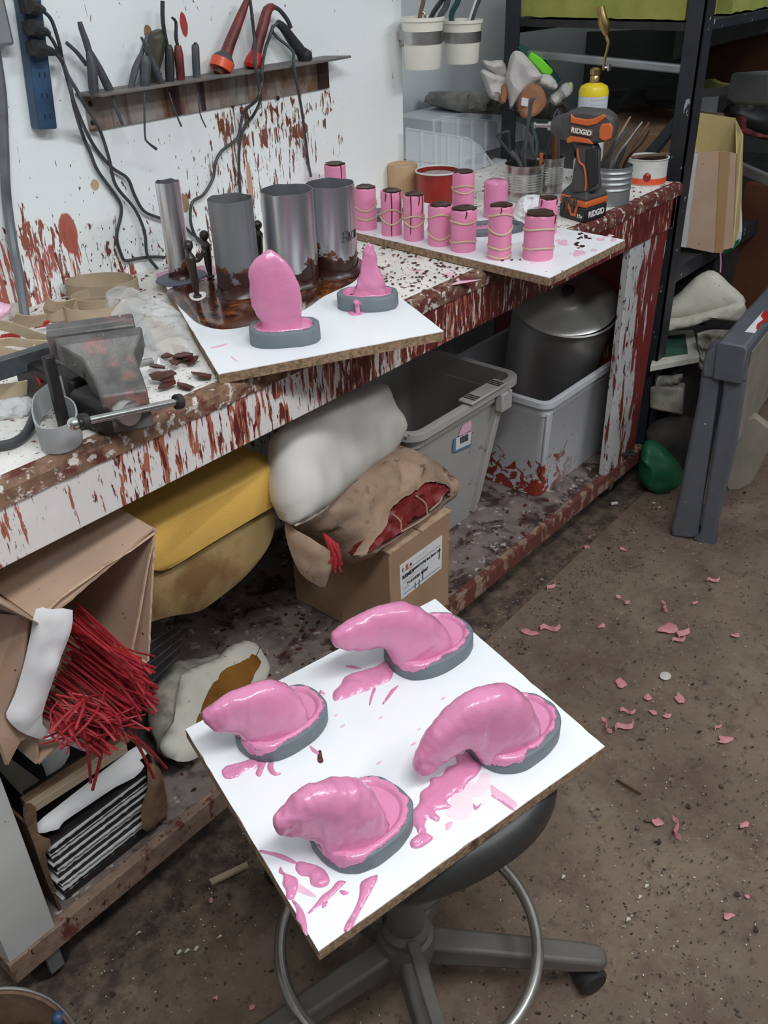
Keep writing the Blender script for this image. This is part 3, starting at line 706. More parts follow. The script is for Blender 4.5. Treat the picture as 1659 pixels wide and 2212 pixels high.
# splashes on the stool board
zz = ZS
W = lambda o, mat='pink_wax', th=0.0026, name='wax_splash', k=3, res=16: puddle(o, zz, mat, b0, name, th, k, res)
W([(560, 1648), (545, 1640), (515, 1648), (488, 1655), (480, 1668), (495, 1680), (515, 1678), (530, 1664), (552, 1660)])
W([(480, 1662), (505, 1660), (510, 1672), (500, 1683), (484, 1680)])
W([(560, 1648), (556, 1660), (552, 1672), (562, 1678), (570, 1660), (574, 1648)])
W([(580, 1648), (578, 1662), (590, 1675), (605, 1674), (607, 1670), (596, 1668), (590, 1655), (592, 1648)])
W([(836, 1425), (815, 1438), (795, 1445), (770, 1452), (745, 1462), (735, 1480), (720, 1495), (722, 1514), (745, 1510), (770, 1500), (795, 1492), (820, 1480), (842, 1470), (850, 1452), (848, 1435)], th=0.005)
W([(806, 1488), (800, 1505), (797, 1522), (800, 1522), (806, 1504), (812, 1488)], res=8); W([(845, 1490), (835, 1505), (826, 1520), (829, 1521), (842, 1506), (862, 1480)], res=8)
W([(745, 1439), (762, 1438), (782, 1444), (765, 1445)], res=8); W([(692, 1490), (690, 1498), (702, 1498), (697, 1494)], res=8)
W([(1010, 1618), (1000, 1628), (984, 1632), (986, 1650), (965, 1658), (955, 1675), (930, 1682), (928, 1696), (908, 1712), (905, 1735), (885, 1758), (887, 1780), (898, 1788), (903, 1800), (912, 1802), (918, 1780), (926, 1768), (945, 1775), (950, 1765), (940, 1752), (975, 1745), (965, 1730), (985, 1715), (1000, 1712), (1012, 1690), (1030, 1675), (1040, 1655), (1025, 1640)], th=0.0045, res=26)
W([(895, 1808), (915, 1800), (935, 1808), (930, 1818), (908, 1832), (890, 1832), (886, 1820)], th=0.0045)
W([(905, 1790), (910, 1812), (922, 1812), (918, 1785)], res=8)
W([(985, 1700), (1010, 1690), (1030, 1690), (1040, 1670), (1060, 1675), (1058, 1700), (1040, 1720), (1020, 1722), (1022, 1745), (1010, 1768), (980, 1768), (965, 1760), (970, 1740)], 'pink_film', 0.0006)
W([(1022, 1735), (1030, 1742), (1040, 1734), (1035, 1745), (1025, 1750)], 'pink_wax', 0.001, res=8)
W([(1060, 1695), (1075, 1705), (1098, 1720), (1118, 1738), (1108, 1745), (1085, 1732), (1065, 1722)], 'pink_smear', 0.0008)
W([(1062, 1720), (1080, 1732), (1102, 1748), (1112, 1752), (1108, 1746), (1085, 1728), (1066, 1717)], 'pink_wax', 0.0012, res=10)
W([(963, 1780), (978, 1775), (976, 1785), (965, 1795)], 'pink_smear', 0.001, res=8)
W([(700, 1878), (680, 1868), (655, 1862), (642, 1862), (638, 1878), (650, 1892), (668, 1895), (672, 1912), (692, 1918), (708, 1912), (712, 1898)], th=0.004)
W([(640, 1862), (620, 1850), (600, 1843), (575, 1838), (562, 1836), (563, 1842), (590, 1849), (612, 1858), (640, 1868)])
W([(606, 1872), (602, 1885), (612, 1892), (610, 1910), (618, 1925), (618, 1940), (632, 1944), (640, 1930), (645, 1912), (640, 1896), (620, 1888), (612, 1882)], th=0.0035)
W([(640, 1908), (660, 1918), (685, 1938), (665, 1935), (642, 1925)], 'pink_smear', 0.0008)
W([(730, 1903), (715, 1920), (695, 1935), (682, 1952), (665, 1972), (669, 1973), (695, 1955), (712, 1942), (735, 1918), (748, 1905)])
W([(780, 1905), (776, 1935), (765, 1965), (750, 1990), (742, 2008), (748, 2014), (760, 2005), (775, 1975), (800, 1930), (815, 1900), (812, 1890)], th=0.004)
W([(630, 1945), (640, 1965), (640, 1985), (650, 1998), (656, 2015), (664, 2020), (662, 1990), (655, 1968), (640, 1948)]); 
W([(733, 1925), (742, 1923), (754, 1929), (742, 1934)], res=8); W([(698, 1950), (708, 1947), (704, 1958), (696, 1962)], res=8)
W([(575, 1478+0), (577, 1478)], res=2) if False else None
for q in ((740, 1568, 6), (905, 1575, 4), (957, 1508, 6), (822, 1550, 5), (893, 1607, 7), (700, 1500, 4), (818, 1648, 6), (726, 1545, 4)):
    W([(q[0]-q[2], q[1]+q[2]*.6), (q[0], q[1]-2), (q[0]+q[2], q[1]-q[2]*.5), (q[0]+1, q[1]+3)], 'pink_smear', 0.0012, res=6)
W([(688, 1622), (694, 1622), (696, 1634), (699, 1644), (693, 1649), (686, 1645), (686, 1634)], 'amber_wax', 0.001, res=8)
W([(668, 1610), (680, 1618), (694, 1628), (690, 1632), (675, 1624)], 'pink_wax', 0.001, res=8)

# bench dishes
ZB = 0.918
t = thing('wax_leaf', 'tall flat oval pink wax leaf standing in a grey clay ring on the bench board', 'wax model', (0.93, 0.01, ZB), 'upright pink wax models on the bench board')
c0 = P(613, 752, z=ZB)+FH*0.036; clay_dish(t, (c0.x, c0.y), 0.0555, 0.038, YAW*-1+0.10, ZB, seed=6, lvl=0.75, sq=2.8)
pl = Plane((c0.x, c0.y, ZB))
pairs = [(572, 546, 590, 543, .006), (560, 553, 603, 551, .009), (545, 566, 616, 562, .012), (536, 585, 632, 583, .014), (538, 612, 644, 610, .015), (539, 642, 651, 640, .015), (545, 665, 652, 665, .015), (555, 682, 650, 684, .015), (566, 700, 652, 702, .018), (562, 722, 660, 724, .022)]
mb = MB(); hornloft(mb, pl, pairs, nz=0.0025, seed=5, sub=4); mb.build('leaf', 'pink_wax', t, ang=80)
lip(t, (c0.x, c0.y), 0.0555, 0.038, -YAW+0.1, ZB, 9, 0, 2*PI, 0.003, 0.002, 0.023)
t = thing('wax_cone', 'knobbly pointed pink wax cone in a grey clay ring at the bench board edge', 'wax model', (1.14, 0.01, ZB), 'upright pink wax models on the bench board')
c0 = P(795, 676, z=ZB)+FH*0.036; clay_dish(t, (c0.x, c0.y), 0.0525, 0.036, -YAW-0.05, ZB, seed=8, lvl=0.5, sq=2.4)
pl = Plane((c0.x, c0.y, ZB))
pairs = [(792, 526, 797, 525, .002), (787, 545, 806, 543, .006), (781, 572, 817, 571, .009), (773, 600, 826, 600, .013), (768, 620, 832, 620, .018), (762, 638, 834, 638, .021), (758, 655, 836, 652, .022)]
mb = MB(); hornloft(mb, pl, pairs, nz=0.006, seed=11); mb.build('cone', 'pink_wax', t, ang=80)
lip(t, (c0.x, c0.y), 0.0525, 0.036, -YAW-0.05, ZB, 12, 0, 2*PI, 0.002, 0.0015, 0.023)
mb = MB(); mb.tube([pl.p(784, 655, 0.02), P(770, 652, z=ZB+.022), P(772, 662, z=ZB+.012), P(773, 678, z=ZB+.001)], [.004, .005, .004, .004], smooth=4, flat=.7); mb.build('wax_drip', 'pink_wax', t)
puddle([(752, 672), (765, 668), (785, 668), (788, 676), (770, 682), (755, 680)], ZB, 'pink_wax', b1, th=0.002)
puddle([(452, 752), (480, 744), (494, 742), (475, 750)], ZB, 'pink_smear', b1, th=0.0006, res=8)
puddle([(498, 768), (506, 774), (515, 782), (503, 776)], ZB, 'pink_smear', b1, th=0.0006, res=8)

# pink puddle + dark disc under the small tube
puddle([(338, 592), (375, 583), (430, 575), (460, 575), (468, 590), (452, 603), (420, 612), (380, 614), (350, 608)], ZB, 'pink_wax', b1, th=0.002)
t0 = P(386, 597, z=ZB)

# ------------------------------------------------------------------ metal tubes
def metal_tube(name, label, fb, wd_px, top_px, mname, wax, dish=None, base=(0.74, 0.74, 0.76), rough=0.3, metal=1.0, wbase=None):
    f = P(*fb, z=ZB+0.002); d = (f-CAM).dot(fw); r = wd_px/2*d/F
    c = f+FH*r; h = hfor(c, *top_px); tube_mat(mname, ZB+0.002, wax, base, rough, metal)
    t = thing(name, label, 'metal tube', c, 'sheet metal tubes sealed with brown wax')
    mb = MB(); mb.caps = False; seg = 64
    prof = [(r, 0), (r, h), (r-0.0012, h), (r-0.0012, 0.004)]
    mb.lathe(prof, c, seg)
    for q in mb.v:
        if q.z > c.z+h*0.8:
            a = math.atan2(q.y-c.y, q.x-c.x); q.z += 0.0025*noise.noise(V((a*1.7+c.x*9, 1, 1)))
    mb.build('tube_wall', mname, t, ang=50)
    mb = MB(); a = -2.2; q = [c+V((math.cos(a+k*0.02)*(r+0.0007), math.sin(a+k*0.02)*(r+0.0007), 0)) for k in (0, 1)]
    a0 = math.atan2(-FH.y, -FH.x)
    e = c+V((math.cos(a0+0.9)*(r+0.0002), math.sin(a0+0.9)*(r+0.0002), 0))
    mb.tube([e+V((0, 0, 0.01)), e+V((0, 0, h-0.002))], 0.0008, 6); mb.build('seam', mname, t)
    # wax fillet at the foot
    mb = MB(); rings = []
    for k in range(49):
        a = 2*PI*k/48; w_ = 0.008+0.005*noise.noise(V((math.cos(a)*2+c.x*5, math.sin(a)*2, 0))); hh = wax*(0.35+0.3*noise.noise(V((math.cos(a)*2, math.sin(a)*2+c.x*8, 4))))
        dd = V((math.cos(a), math.sin(a), 0)); rings.append([c+dd*(r-0.001), c+dd*(r+0.0015)+V((0, 0, hh)), c+dd*(r+w_*0.35)+V((0, 0, hh*0.4)), c+dd*(r+w_)+V((0, 0, 0.0005))])
    mb.loft(rings, cap=False); mb.build('wax_seal', 'dark_wax', t, ang=80)
    return t, c, r, h
tS, cS, rS, hS = metal_tube('metal_tube', 'narrowest tall sheet metal tube, alone on a grey clay disc', (388, 608), 50, (357, 392), 'tube_narrow', 0.025)
clay_dish(tS, (cS.x, cS.y), 0.050, 0.040, 0, ZB, h=0.005, fill=False, mat='clay_dark', wall=0.012)
mb = MB(); mb.lathe([(0.0001, 0.001), (0.045, 0.001), (0.047, 0.003), (0.044, 0.005), (0.0001, 0.005)], (cS.x, cS.y, ZB+0.0005), 40, sx=1.05, sy=.85); mb.build('clay_disc', 'clay_dark', tS)
tA, cA, rA, hA = metal_tube('metal_tube', 'dull grey metal tube with jagged rim, left of the two large shiny ones', (514, 645), 94, (495, 428), 'tube_dull', 0.042, base=(0.24, 0.245, 0.25), rough=0.45, metal=0.55)
tB, cB, rB, hB = metal_tube('metal_tube', 'wide shiny metal tube in the middle, directly behind the pink wax leaf', (632, 627), 112, (611, 410), 'tube_middle', 0.045)
tC, cC, rC, hC = metal_tube('metal_tube', 'tallest shiny metal tube with black handwriting on its right side', (722, 603), 103, (705, 396), 'tube_right', 0.045)
# handwriting, bent round the tube
def bent_text(txt, name, mat, parent, c, r, ang, z, size, shear=0.0, bold=0.0):
    cu = bpy.data.curves.new(name, 'FONT'); cu.body = txt; cu.size = size; cu.align_x = 'LEFT'; cu.align_y = 'CENTER'; cu.extrude = 0.0002; cu.offset = bold; cu.shear = shear
    o = bpy.data.objects.new(name+'_c', cu); COL.objects.link(o); dg = bpy.context.evaluated_depsgraph_get()
    me = bpy.data.meshes.new_from_object(o.evaluated_get(dg)); bpy.data.objects.remove(o)
    for v in me.vertices:
        a = ang+v.co.x/r; rr = r+0.0004+v.co.z; v.co = V((c.x+rr*math.cos(a), c.y+rr*math.sin(a), z+v.co.y))
    me.materials.clear(); me.materials.append(K[mat].m)
    t = bpy.data.objects.new(name, me); COL.objects.link(t); t.parent = parent
    if parent.type == 'EMPTY': t.matrix_parent_inverse = Matrix.Translation(-parent.location)
af = math.atan2(-FH.y, -FH.x)
mb = MB(); zt = cC.z+hfor(cC, 745, 500)
def stroke(pts, th=0.0009):
    q = []
    for u, v in pts:
        a = af+0.40+u/rC; q.append(V((cC.x+(rC+0.0005)*math.cos(a), cC.y+(rC+0.0005)*math.sin(a), zt+v)))
    mb.tube(q, th, 5, smooth=3, flat=0.5)
s_ = 0.020
stroke([(0.002, -s_/2), (0.005, s_/2)]); stroke([(0.0, s_*0.3), (0.007, s_*0.55), (0.012, s_*0.45), (0.011, s_*0.2), (0.004, 0.0), (0.011, -s_*0.05), (0.010, -s_*0.3), (0.001, -s_*0.45)])
stroke([(0.014, -s_*0.5), (0.017, s_*0.4), (0.020, -s_*0.45)]); stroke([(0.014, -s_*0.05), (0.021, s_*0.05)])
stroke([(0.030, s_*0.32), (0.026, s_*0.36), (0.023, s_*0.1), (0.024, -s_*0.25), (0.030, -s_*0.3)])
stroke([(0.033, s_*0.4), (0.032, -s_*0.35)]); stroke([(0.038, s_*0.42), (0.037, -s_*0.3)]); stroke([(0.032, 0.0), (0.039, 0.02*s_)])
mb.build('handwriting', 'ink', tC)
# jagged torn rim of the dull tube, two scratches
# ------------------------------------------------------------------ wax figures
def figure(name, label, foot, head_px, arm_px, arm2_px=None, foot_r=0.006):
    f = P(*foot, z=ZB+0.002); pl = Plane(f)
    hx, hv = pl.uv(*head_px)
    J = {}
    pts = [V((0, 0.003)), V((hx*0.15, hv*0.10)), V((hx*0.35, hv*0.36)), V((hx*0.55, hv*0.55)), V((hx*0.80, hv*0.76)), V((hx*0.95, hv*0.87)), V((hx, hv*0.96))]
    rs = [0.007, 0.0055, 0.009, 0.0095, 0.0115, 0.005, 0.0095]
    mb = MB(); mb.tube([pl.at(q.x, q.y) for q in pts], rs, 12, smooth=4, flat=.8)
    mb.ball(pl.at(hx, hv), 0.0092)
    sh = pts[4]
    for ap in (arm_px, arm2_px):
        if ap: 
            e = V(pl.uv(*ap)); mid = (sh+e)/2-V((0, 0.008))
            mb.tube([pl.at(sh.x, sh.y), pl.at(mid.x, mid.y), pl.at(e.x, e.y)], [0.006, 0.005, 0.004], 8, smooth=4); mb.ball(pl.at(e.x, e.y), 0.005)
    mb.ball(pl.at(0, 0.003), 0.008, sc=(1, 1, .5))
    return solo(mb, name, 'figure_wax', label, 'figurine', 'small dark wax figurines', ang=80)
puddle([(410, 634), (440, 630), (445, 640), (428, 650), (412, 645)], ZB+0.0022, 'white_plain', b1, 'bare_patch', 0.0004, res=8)
figure('wax_figurine', 'small dark wax figurine standing in front of the narrow metal tube, arm reaching right', (427, 643), (406, 530), (440, 545), (414, 575))
figure('wax_figurine', 'small dark wax figurine peeking out left of the dull grey tube', (455, 600), (441, 508), (428, 552))
figure('wax_figurine', 'small dark wax figurine squeezed between the dull grey tube and the middle tube', (563, 566), (556, 486), (552, 520))

# ------------------------------------------------------------------ pink cylinders with rubber bands
def pink_cyl(label, fb, wd_px, top_y, bands=(), top='dark', drips=(), z=ZB, mat='pink_wax_dull'):
    f = P(*fb, z=z); d = (f-CAM).dot(fw); r = wd_px/2*d/F; c = f+FH*r
    h = hfor(c, fb[0]-(829.5-fb[0])*0.01, top_y)
    t = thing('wax_cylinder', label, 'wax cylinder', c, 'pink wax cylinders on the overhanging board' if z == ZB else None)
    mb = MB()
    prof = [(r*0.985, 0), (r, 0.002), (r, h-0.004), (r*0.985, h-0.001), (r*0.93, h), (r*0.72, h-0.001), (r*0.66, h-0.003), (0.0002, h-0.003)] if top == 'dark' else [(r*0.98, 0), (r, 0.003), (r*1.0, h-0.008), (r*0.95, h-0.002), (r*0.8, h), (0.0002, h+0.001)]
    mb.lathe(prof, c, 44)
    for q in mb.v:
        dd = q-c; dd.z = 0; q += dd*0.05*noise.noise(q*30)
        if q.z > c.z+h*0.9: q.z += 0.002*noise.noise(q*60)
    mb.build('cylinder_body', mat if top == 'dark' else 'pink_wax', t, ang=50)
    if top == 'dark':
        mb = MB(); sd = f.x*50; rings = []
        for s_, zz in ((1.0, -0.001), (0.98, 0.002), (0.7, 0.0), (0.4, -0.002), (0.02, -0.002)):
            ring = []
            for k in range(36):
                a = 2*PI*k/36; nn = 0.80+0.30*noise.noise(V((math.cos(a)*1.6+sd, math.sin(a)*1.6, 0)))+0.1
                ring.append(c+V((math.cos(a)*r*s_*min(nn, 1.01), math.sin(a)*r*s_*min(nn, 1.01), h+zz+0.0006)))
            rings.append(ring)
        mb.loft(rings); mb.build('wax_cap', 'dark_wax', t, ang=80)
    for (zf, amp, ph) in bands:
        mb = MB(); pts = []
        for k in range(48):
            a = 2*PI*k/48; rr = r+0.0008
            pts.append(c+V((rr*math.cos(a), rr*math.sin(a), h*zf+amp*h*math.sin(a-ph)+0.0012*math.sin(3*a+ph))))
        mb.tube(pts, 0.0019, 6, closed=True); 
        mb.build('rubber_band', 'strap_pale', t)
    for (da, z0, z1) in drips:
        mb = MB(); a = af+da; pts = []
        for k in range(6):
            q = k/5; aa = a+0.04*math.sin(q*5); pts.append(c+V(((r+0.0006)*math.cos(aa), (r+0.0006)*math.sin(aa), h*(z0+(z1-z0)*q))))
        mb.tube(pts, [0.0012]*5+[0.0006], 6, smooth=3); mb.build('wax_drip', 'drip_wax', t)
    return t
# ph measured so the band rises toward the right (+) or left as seen
R_ = af+PI/2
pink_cyl('leftmost pink cylinder of the front rows, band slanting up over a level one', (791, 499), 47, 404, [(0.62, 0.13, R_), (0.30, 0.02, R_)])
pink_cyl('pink cylinder second from left, long dark drip down its middle and crossed bands', (847, 511), 45, 412, [(0.45, 0.16, R_), (0.45, 0.16, R_+PI)], drips=((0.0, 1.0, 0.0), (-0.55, 1.0, 0.8), (0.95, 1.0, 0.40)))
pink_cyl('pink cylinder third from left, dark drip ending before the foot and crossed bands', (895, 522), 45, 420, [(0.50, 0.16, R_), (0.46, 0.10, R_+PI)], drips=((-0.3, 1.0, 0.16), (0.9, 1.0, 0.6), (0.5, 1.0, 0.8)))
pink_cyl('short pink cylinder with a deep V of bands, left of the widest short one', (951, 534), 50, 442, [(0.66, 0.14, R_+PI), (0.36, 0.16, R_)])
pink_cyl('pink cylinder with two level bands, just left of the tall front one', (1003, 547), 55, 450, [(0.72, 0.01, R_), (0.22, 0.05, R_+PI)], drips=((0.1, 1.0, 0.82),))
pink_cyl('pink cylinder directly before the red paint can, bands crossing near its top', (1002, 476), 47, 371, [(0.66, 0.07, R_), (0.66, 0.08, R_+PI), (0.22, 0.02, R_)])
pink_cyl('smooth pink cylinder with rounded pink top and no bands', (1073, 474), 52, 389, [], top='pink')
pink_cyl('tall pink cylinder at the board front with three bands', (1081, 563), 50, 443, [(0.80, 0.07, R_+PI), (0.60, 0.10, R_), (0.24, 0.02, R_), (0.07, 0.02, R_)], drips=((-0.1, 1.0, 0.88),))
pink_cyl('widest pink cylinder, nearest the board right corner, two level bands', (1167, 566), 66, 461, [(0.68, 0.04, R_+PI), (0.26, 0.03, R_+PI)], drips=((1.1, 1.0, 0.8),))
pink_cyl('pink cylinder half hidden behind the widest one, beside the cordless driver', (1184, 508), 42, 428, [(0.40, 0.03, R_)], drips=((-0.9, 1.0, 0.8), (0.8, 1.0, 0.85)))
pink_cyl('pink cylinder on the bench against the wall, behind the tallest metal tube', (729, 482), 46, 354, [(0.64, 0.05, R_)], z=TOP+0.001, drips=((0.6, 1.0, 0.62),))
# grey clay rings lying on that board
for (px, py, a, b, lab) in ((1052, 500, 0.080, 0.040, 'oval grey clay ring with pink wax floor, between the tall cylinder and the smooth one'), (975, 478, 0.050, 0.032, 'oval grey clay ring lying behind the short cylinders'), (838, 470, 0.060, 0.035, 'oval grey clay ring lying behind the leftmost cylinders')):
    q = P(px, py, z=ZB); t = thing('clay_ring', lab, 'clay ring', q, 'grey clay rings among the cylinders')
    clay_dish(t, (q.x, q.y), a, b, -YAW+0.15, ZB, h=0.014, mat='clay_dark', lvl=0.3, seed=px)
rs_ = random.Random(3)
for (cx, cy, sp, n_, mt) in ((1250, 544, 30, 9, 'pink_smear'), (1212, 524, 12, 4, 'pink_smear'), (1306, 514, 16, 4, 'pink_smear'), (1256, 510, 18, 7, 'dark_wax'), (1250, 530, 16, 6, 'dark_wax'), (1120, 560, 30, 4, 'dark_wax')):
    for _ in range(n_):
        x, y = cx+rs_.gauss(0, sp*.5), cy+rs_.gauss(0, sp*.2); r_ = rs_.uniform(3, 11 if mt == 'pink_smear' else 6)
        puddle([(x+math.cos(k*PI/4)*r_*rs_.uniform(.5, 1.4), y+math.sin(k*PI/4)*r_*.45*rs_.uniform(.4, 1.5)) for k in range(8)], ZB, mt, b2, th=0.0007, res=8, k=2)

# ================================================================== BENCH: right hand group
def ring_profile_can(r, h, ribs=(), z0=0.25, z1=0.8, step=0.006, amp=0.0008, rim=0.0015, open_=True, th=0.001, depth=None):
    prof = [(r-0.002, 0), (r, 0.002)]
    z = 0.004
    if ribs:
        for zf in ribs: prof += [(r, h*zf-0.004), (r+0.002, h*zf), (r, h*zf+0.004)]
    else:
        zz = h*z0
        while zz < h*z1: prof += [(r, zz), (r-amp, zz+step/2)]; zz += step
    prof += [(r, h*0.96), (r+rim, h*0.975), (r+rim, h), (r-th, h), (r-th, depth or 0.004), (0.0005, depth or 0.004)]
    return prof
def can(name, label, cat, fb, wd_px, top_px, mat, z=TOP, **k):
    f = P(*fb, z=z); d = (f-CAM).dot(fw); r = wd_px/2*d/F; c = f+FH*r; h = hfor(c, *top_px)
    t = thing(name, label, cat, c); mb = MB(); mb.caps = False; mb.lathe([(0.0005, 0)]+ring_profile_can(r, h, **k), c, 48); mb.build('can_body', mat, t, ang=25)
    return t, c, r, h
t, cF, rF, hF = can('tin_can', 'shiny ribbed tin can holding hooks and pliers, in front of the other ribbed tin', 'can', (1136, 438), 84, (1136, 352), 'tin')
t, cG, rG, hG = can('tin_can', 'second ribbed tin can with brushes, between the front tin and the cordless driver', 'can', (1190, 420), 58, (1192, 338), 'tin')
t, cH, rH, hH = can('tin_can', 'large dull tin with four rounded ribs, full of brushes, right of the driver', 'can', (1324, 448), 88, (1326, 356), 'galvanised', ribs=(0.42, 0.58, 0.72, 0.86))
mb = MB(); mb.tube([cH+V((-0.02, -rH*1.02, hH)), cH+V((-0.03, -rH*0.98, 0.01))], 0.0008); 
# paint can, white with orange foot
t, cI, rI, hI = can('paint_can', 'white paint can with orange bottom stripe and a dark red drip, by the bench end', 'paint can', (1406, 403), 84, (1406, 338), 'can_white', z0=0.9, z1=0.9, rim=0.003, depth=0.06)
mb = MB(); mb.caps = False; mb.lathe([(rI+0.0006, 0.003), (rI+0.0006, 0.018), (rI, 0.018)], cI, 48); mb.build('orange_stripe', 'red_bright', t)
mb = MB(); a = af-0.25; mb.ball(cI+V((math.cos(a)*(rI-.008), math.sin(a)*(rI-.008), 0.022)), 0.0125, sc=(1, 1, 1.25)); mb.build('paint_drip', 'paint_red', t)
mb = MB(); mb.lathe([(0.0005, 0.061), (rI-0.001, 0.060)], cI, 30); mb.build('dried_paint', 'dark_wax', t)
mb = MB(); mb.beam(cI+V((-0.05, 0.02, hI+0.004)), cI+V((0.05, -0.03, hI+0.003)), 0.014, 0.003); solo(mb, 'stir_stick', 'cardboard_wet', 'paint-crusted stir stick lying across the white paint can', 'stick')
# red paint can
t, cR, rR, hR = can('paint_can', 'dark red paint can with pale crusted rim, behind the pink cylinders', 'paint can', (949, 442), 94, (949, 368), 'paint_red', z0=0.9, z1=0.9, rim=0.002, depth=0.05)
mb = MB(); mb.caps = False; mb.tube([cR+V((math.cos(a_)*(rR+0.001), math.sin(a_)*(rR+0.001), hR)) for a_ in [k*PI/24 for k in range(48)]], 0.0022, 6, closed=True); mb.build('rim', 'can_white', t)
mb = MB(); mb.lathe([(0.0005, hR-0.006), (rR*0.72, hR-0.007), (rR*0.9, hR-0.010)], cR, 30); mb.build('dried_paint', 'paint_crust', t)
# candle
f = P(872, 428, z=TOP); r = 0.0375; c = f+FH*r; h = hfor(c, 872, 352)
mb = MB(); mb.lathe([(r, 0), (r, h*0.92), (r*0.94, h*0.99), (r*0.7, h), (r*0.5, h-0.006), (0.0005, h-0.008)], c, 40); solo(mb, 'wax_candle', 'tan_wax', 'thick tan wax cylinder left of the red paint can, sunken top', 'candle', ang=60)
# torch
f = P(1272, 402, z=TOP); c = f+FH*0.036; r = 0.0365; hT = hfor(c, 1300, 178)
t = thing('gas_torch', 'brass gas torch on a yellow and white gas bottle behind the driver', 'torch', c)
mb = MB(); mb.lathe([(r*0.9, 0), (r, 0.006), (r, hT*0.88)], c, 40); mb.build('gas_bottle', 'torch_label', t)
mb = MB(); mb.lathe([(r+0.0002, hT*0.88), (r+0.0002, hT*0.92), (r*0.9, hT*0.965), (r*0.6, hT*0.99), (r*0.3, hT)], c, 40); mb.build('yellow_shoulder', 'torch_yellow', t)
mb = MB(); mb.caps = False
for k in range(7):
    a = af-0.75+k*0.08; 
a0, a1 = af-1.5, af-0.55
rings = [[c+V((math.cos(a0+(a1-a0)*k/8)*(r+0.0005), math.sin(a0+(a1-a0)*k/8)*(r+0.0005), z_)) for k in range(9)] for z_ in (hT*0.30, hT*0.60)]
mb.add(rings[0]+rings[1], [(i, i+1, i+10, i+9) for i in range(8)]); mb.build('blue_label', 'navy', t)
for j, (zf, a0, a1, hh) in enumerate([(0.84, -0.35, 0.9, 0.006), (0.80, -0.35, 0.7, 0.005), (0.76, -0.3, 0.8, 0.008), (0.70, -0.3, 0.1, 0.004), (0.67, -0.45, 1.0, 0.009), (0.55, -0.4, 0.45, 0.02), (0.47, -0.4, 0.45, 0.015), (0.42, -0.3, 0.45, 0.012)]):
    rings = [[c+V((math.cos(af+a0+(a1-a0)*k/8)*(r+0.0004), math.sin(af+a0+(a1-a0)*k/8)*(r+0.0004), hT*zf+dz)) for k in range(9)] for dz in (0, hh)]
    mb = MB(); mb.add(rings[0]+rings[1], [(i, i+1, i+10, i+9) for i in range(8)]); mb.build('printed_block', 'print_light' if j != 3 else 'print_grey', t)
pl = Plane(c)
mb = MB(); z1 = hT; mb.lathe([(0.012, z1-0.002), (0.012, z1+0.012), (0.010, z1+0.016), (0.013, z1+0.018), (0.013, z1+0.03), (0.006, z1+0.034)], c, 20); mb.build('valve', 'brass', t)
mb = MB(); q = pl.p(1316, 146); mb.tube([pl.p(1304, 146), q], 0.003, 8); mb.box(q, (0.012, 0.004, 0.014)); mb.build('valve_knob', 'steel', t)
mb = MB(); mb.tube([pl.p(1303, 152), pl.p(1306, 130), pl.p(1312, 105), pl.p(1314, 92), pl.p(1311, 82), pl.p(1308, 70)], 0.0038, 10, smooth=4); mb.build('torch_tube', 'brass', t)
mb = MB(); mb.tube([pl.p(1309, 76), pl.p(1307, 62), pl.p(1304, 50), pl.p(1300, 32), pl.p(1297, 14)], [0.005, 0.011, 0.013, 0.0105, 0.009], 16); mb.build('burner_head', 'brass', t)

# ---- cordless driver
q0 = P(1262, 482, z=TOP+0.001)
dplane = Plane(q0, math.radians(-74))
dn = dplane.n
t = thing('cordless_driver', 'orange and charcoal cordless impact driver standing on its battery', 'power tool', q0)
def slab(pts, n0, n1, name, mat, bev=0.003, parent=None, pl_=None, **k):
    pl_ = pl_ or dplane; mb = MB(); mb.prism([pl_.p(a, b, 0)+pl_.n*n0 for a, b in pts], pl_.n*(n1-n0)); return mb.build(name, mat, parent or t, bevel=bev, bseg=3, ang=40, **k)
Z3 = V((0, 0, 1))
slab([(1206, 277), (1211, 255), (1223, 244), (1245, 238), (1262, 239), (1305, 243), (1324, 256), (1326, 282), (1321, 303), (1300, 309), (1275, 314), (1226, 311), (1211, 303)], -0.058, -0.004, 'motor_housing', 'charcoal', 0.008)
slab([(1232, 246), (1241, 254), (1264, 258), (1280, 257), (1303, 247), (1310, 252), (1290, 268), (1270, 273), (1232, 266)], -0.006, 0.0, 'top_panel', 'orange', 0.002)
slab([(1223, 300), (1232, 294), (1255, 297), (1272, 301), (1282, 312), (1262, 309), (1238, 306), (1225, 310)], -0.006, 0.0, 'lower_panel', 'orange', 0.0015)
slab([(1298, 268), (1318, 266), (1323, 276), (1320, 300), (1306, 306), (1294, 300), (1293, 282)], -0.05, 0.0, 'rear_cap', 'orange', 0.003)
slab([(1233, 272), (1280, 281), (1280, 296), (1233, 288)], -0.005, 0.001, 'name_plate', 'cardboard_wet', 0.001)
slab([(1236, 308), (1281, 312), (1290, 330), (1288, 380), (1292, 415), (1262, 422), (1228, 420), (1233, 380), (1240, 340)], -0.048, -0.012, 'grip', 'charcoal', 0.008)
slab([(1262, 325), (1288, 322), (1289, 400), (1270, 412), (1266, 380), (1262, 355)], -0.02, -0.009, 'grip_rubber', 'charcoal_dark', 0.003)
mb = MB(); mb.tube([dplane.p(1246, 322, -0.008), dplane.p(1249, 350, -0.0075), dplane.p(1260, 362, -0.0075), dplane.p(1264, 395, -0.008), dplane.p(1262, 414, -0.009)], 0.0022, 8, smooth=4); mb.build('orange_piping', 'orange', t)
mb = MB(); mb.tube([dplane.p(1234, 324, -0.03), dplane.p(1230, 336, -0.03), dplane.p(1233, 348, -0.03)], 0.007, 10, smooth=3); mb.build('trigger', 'charcoal_dark', t)
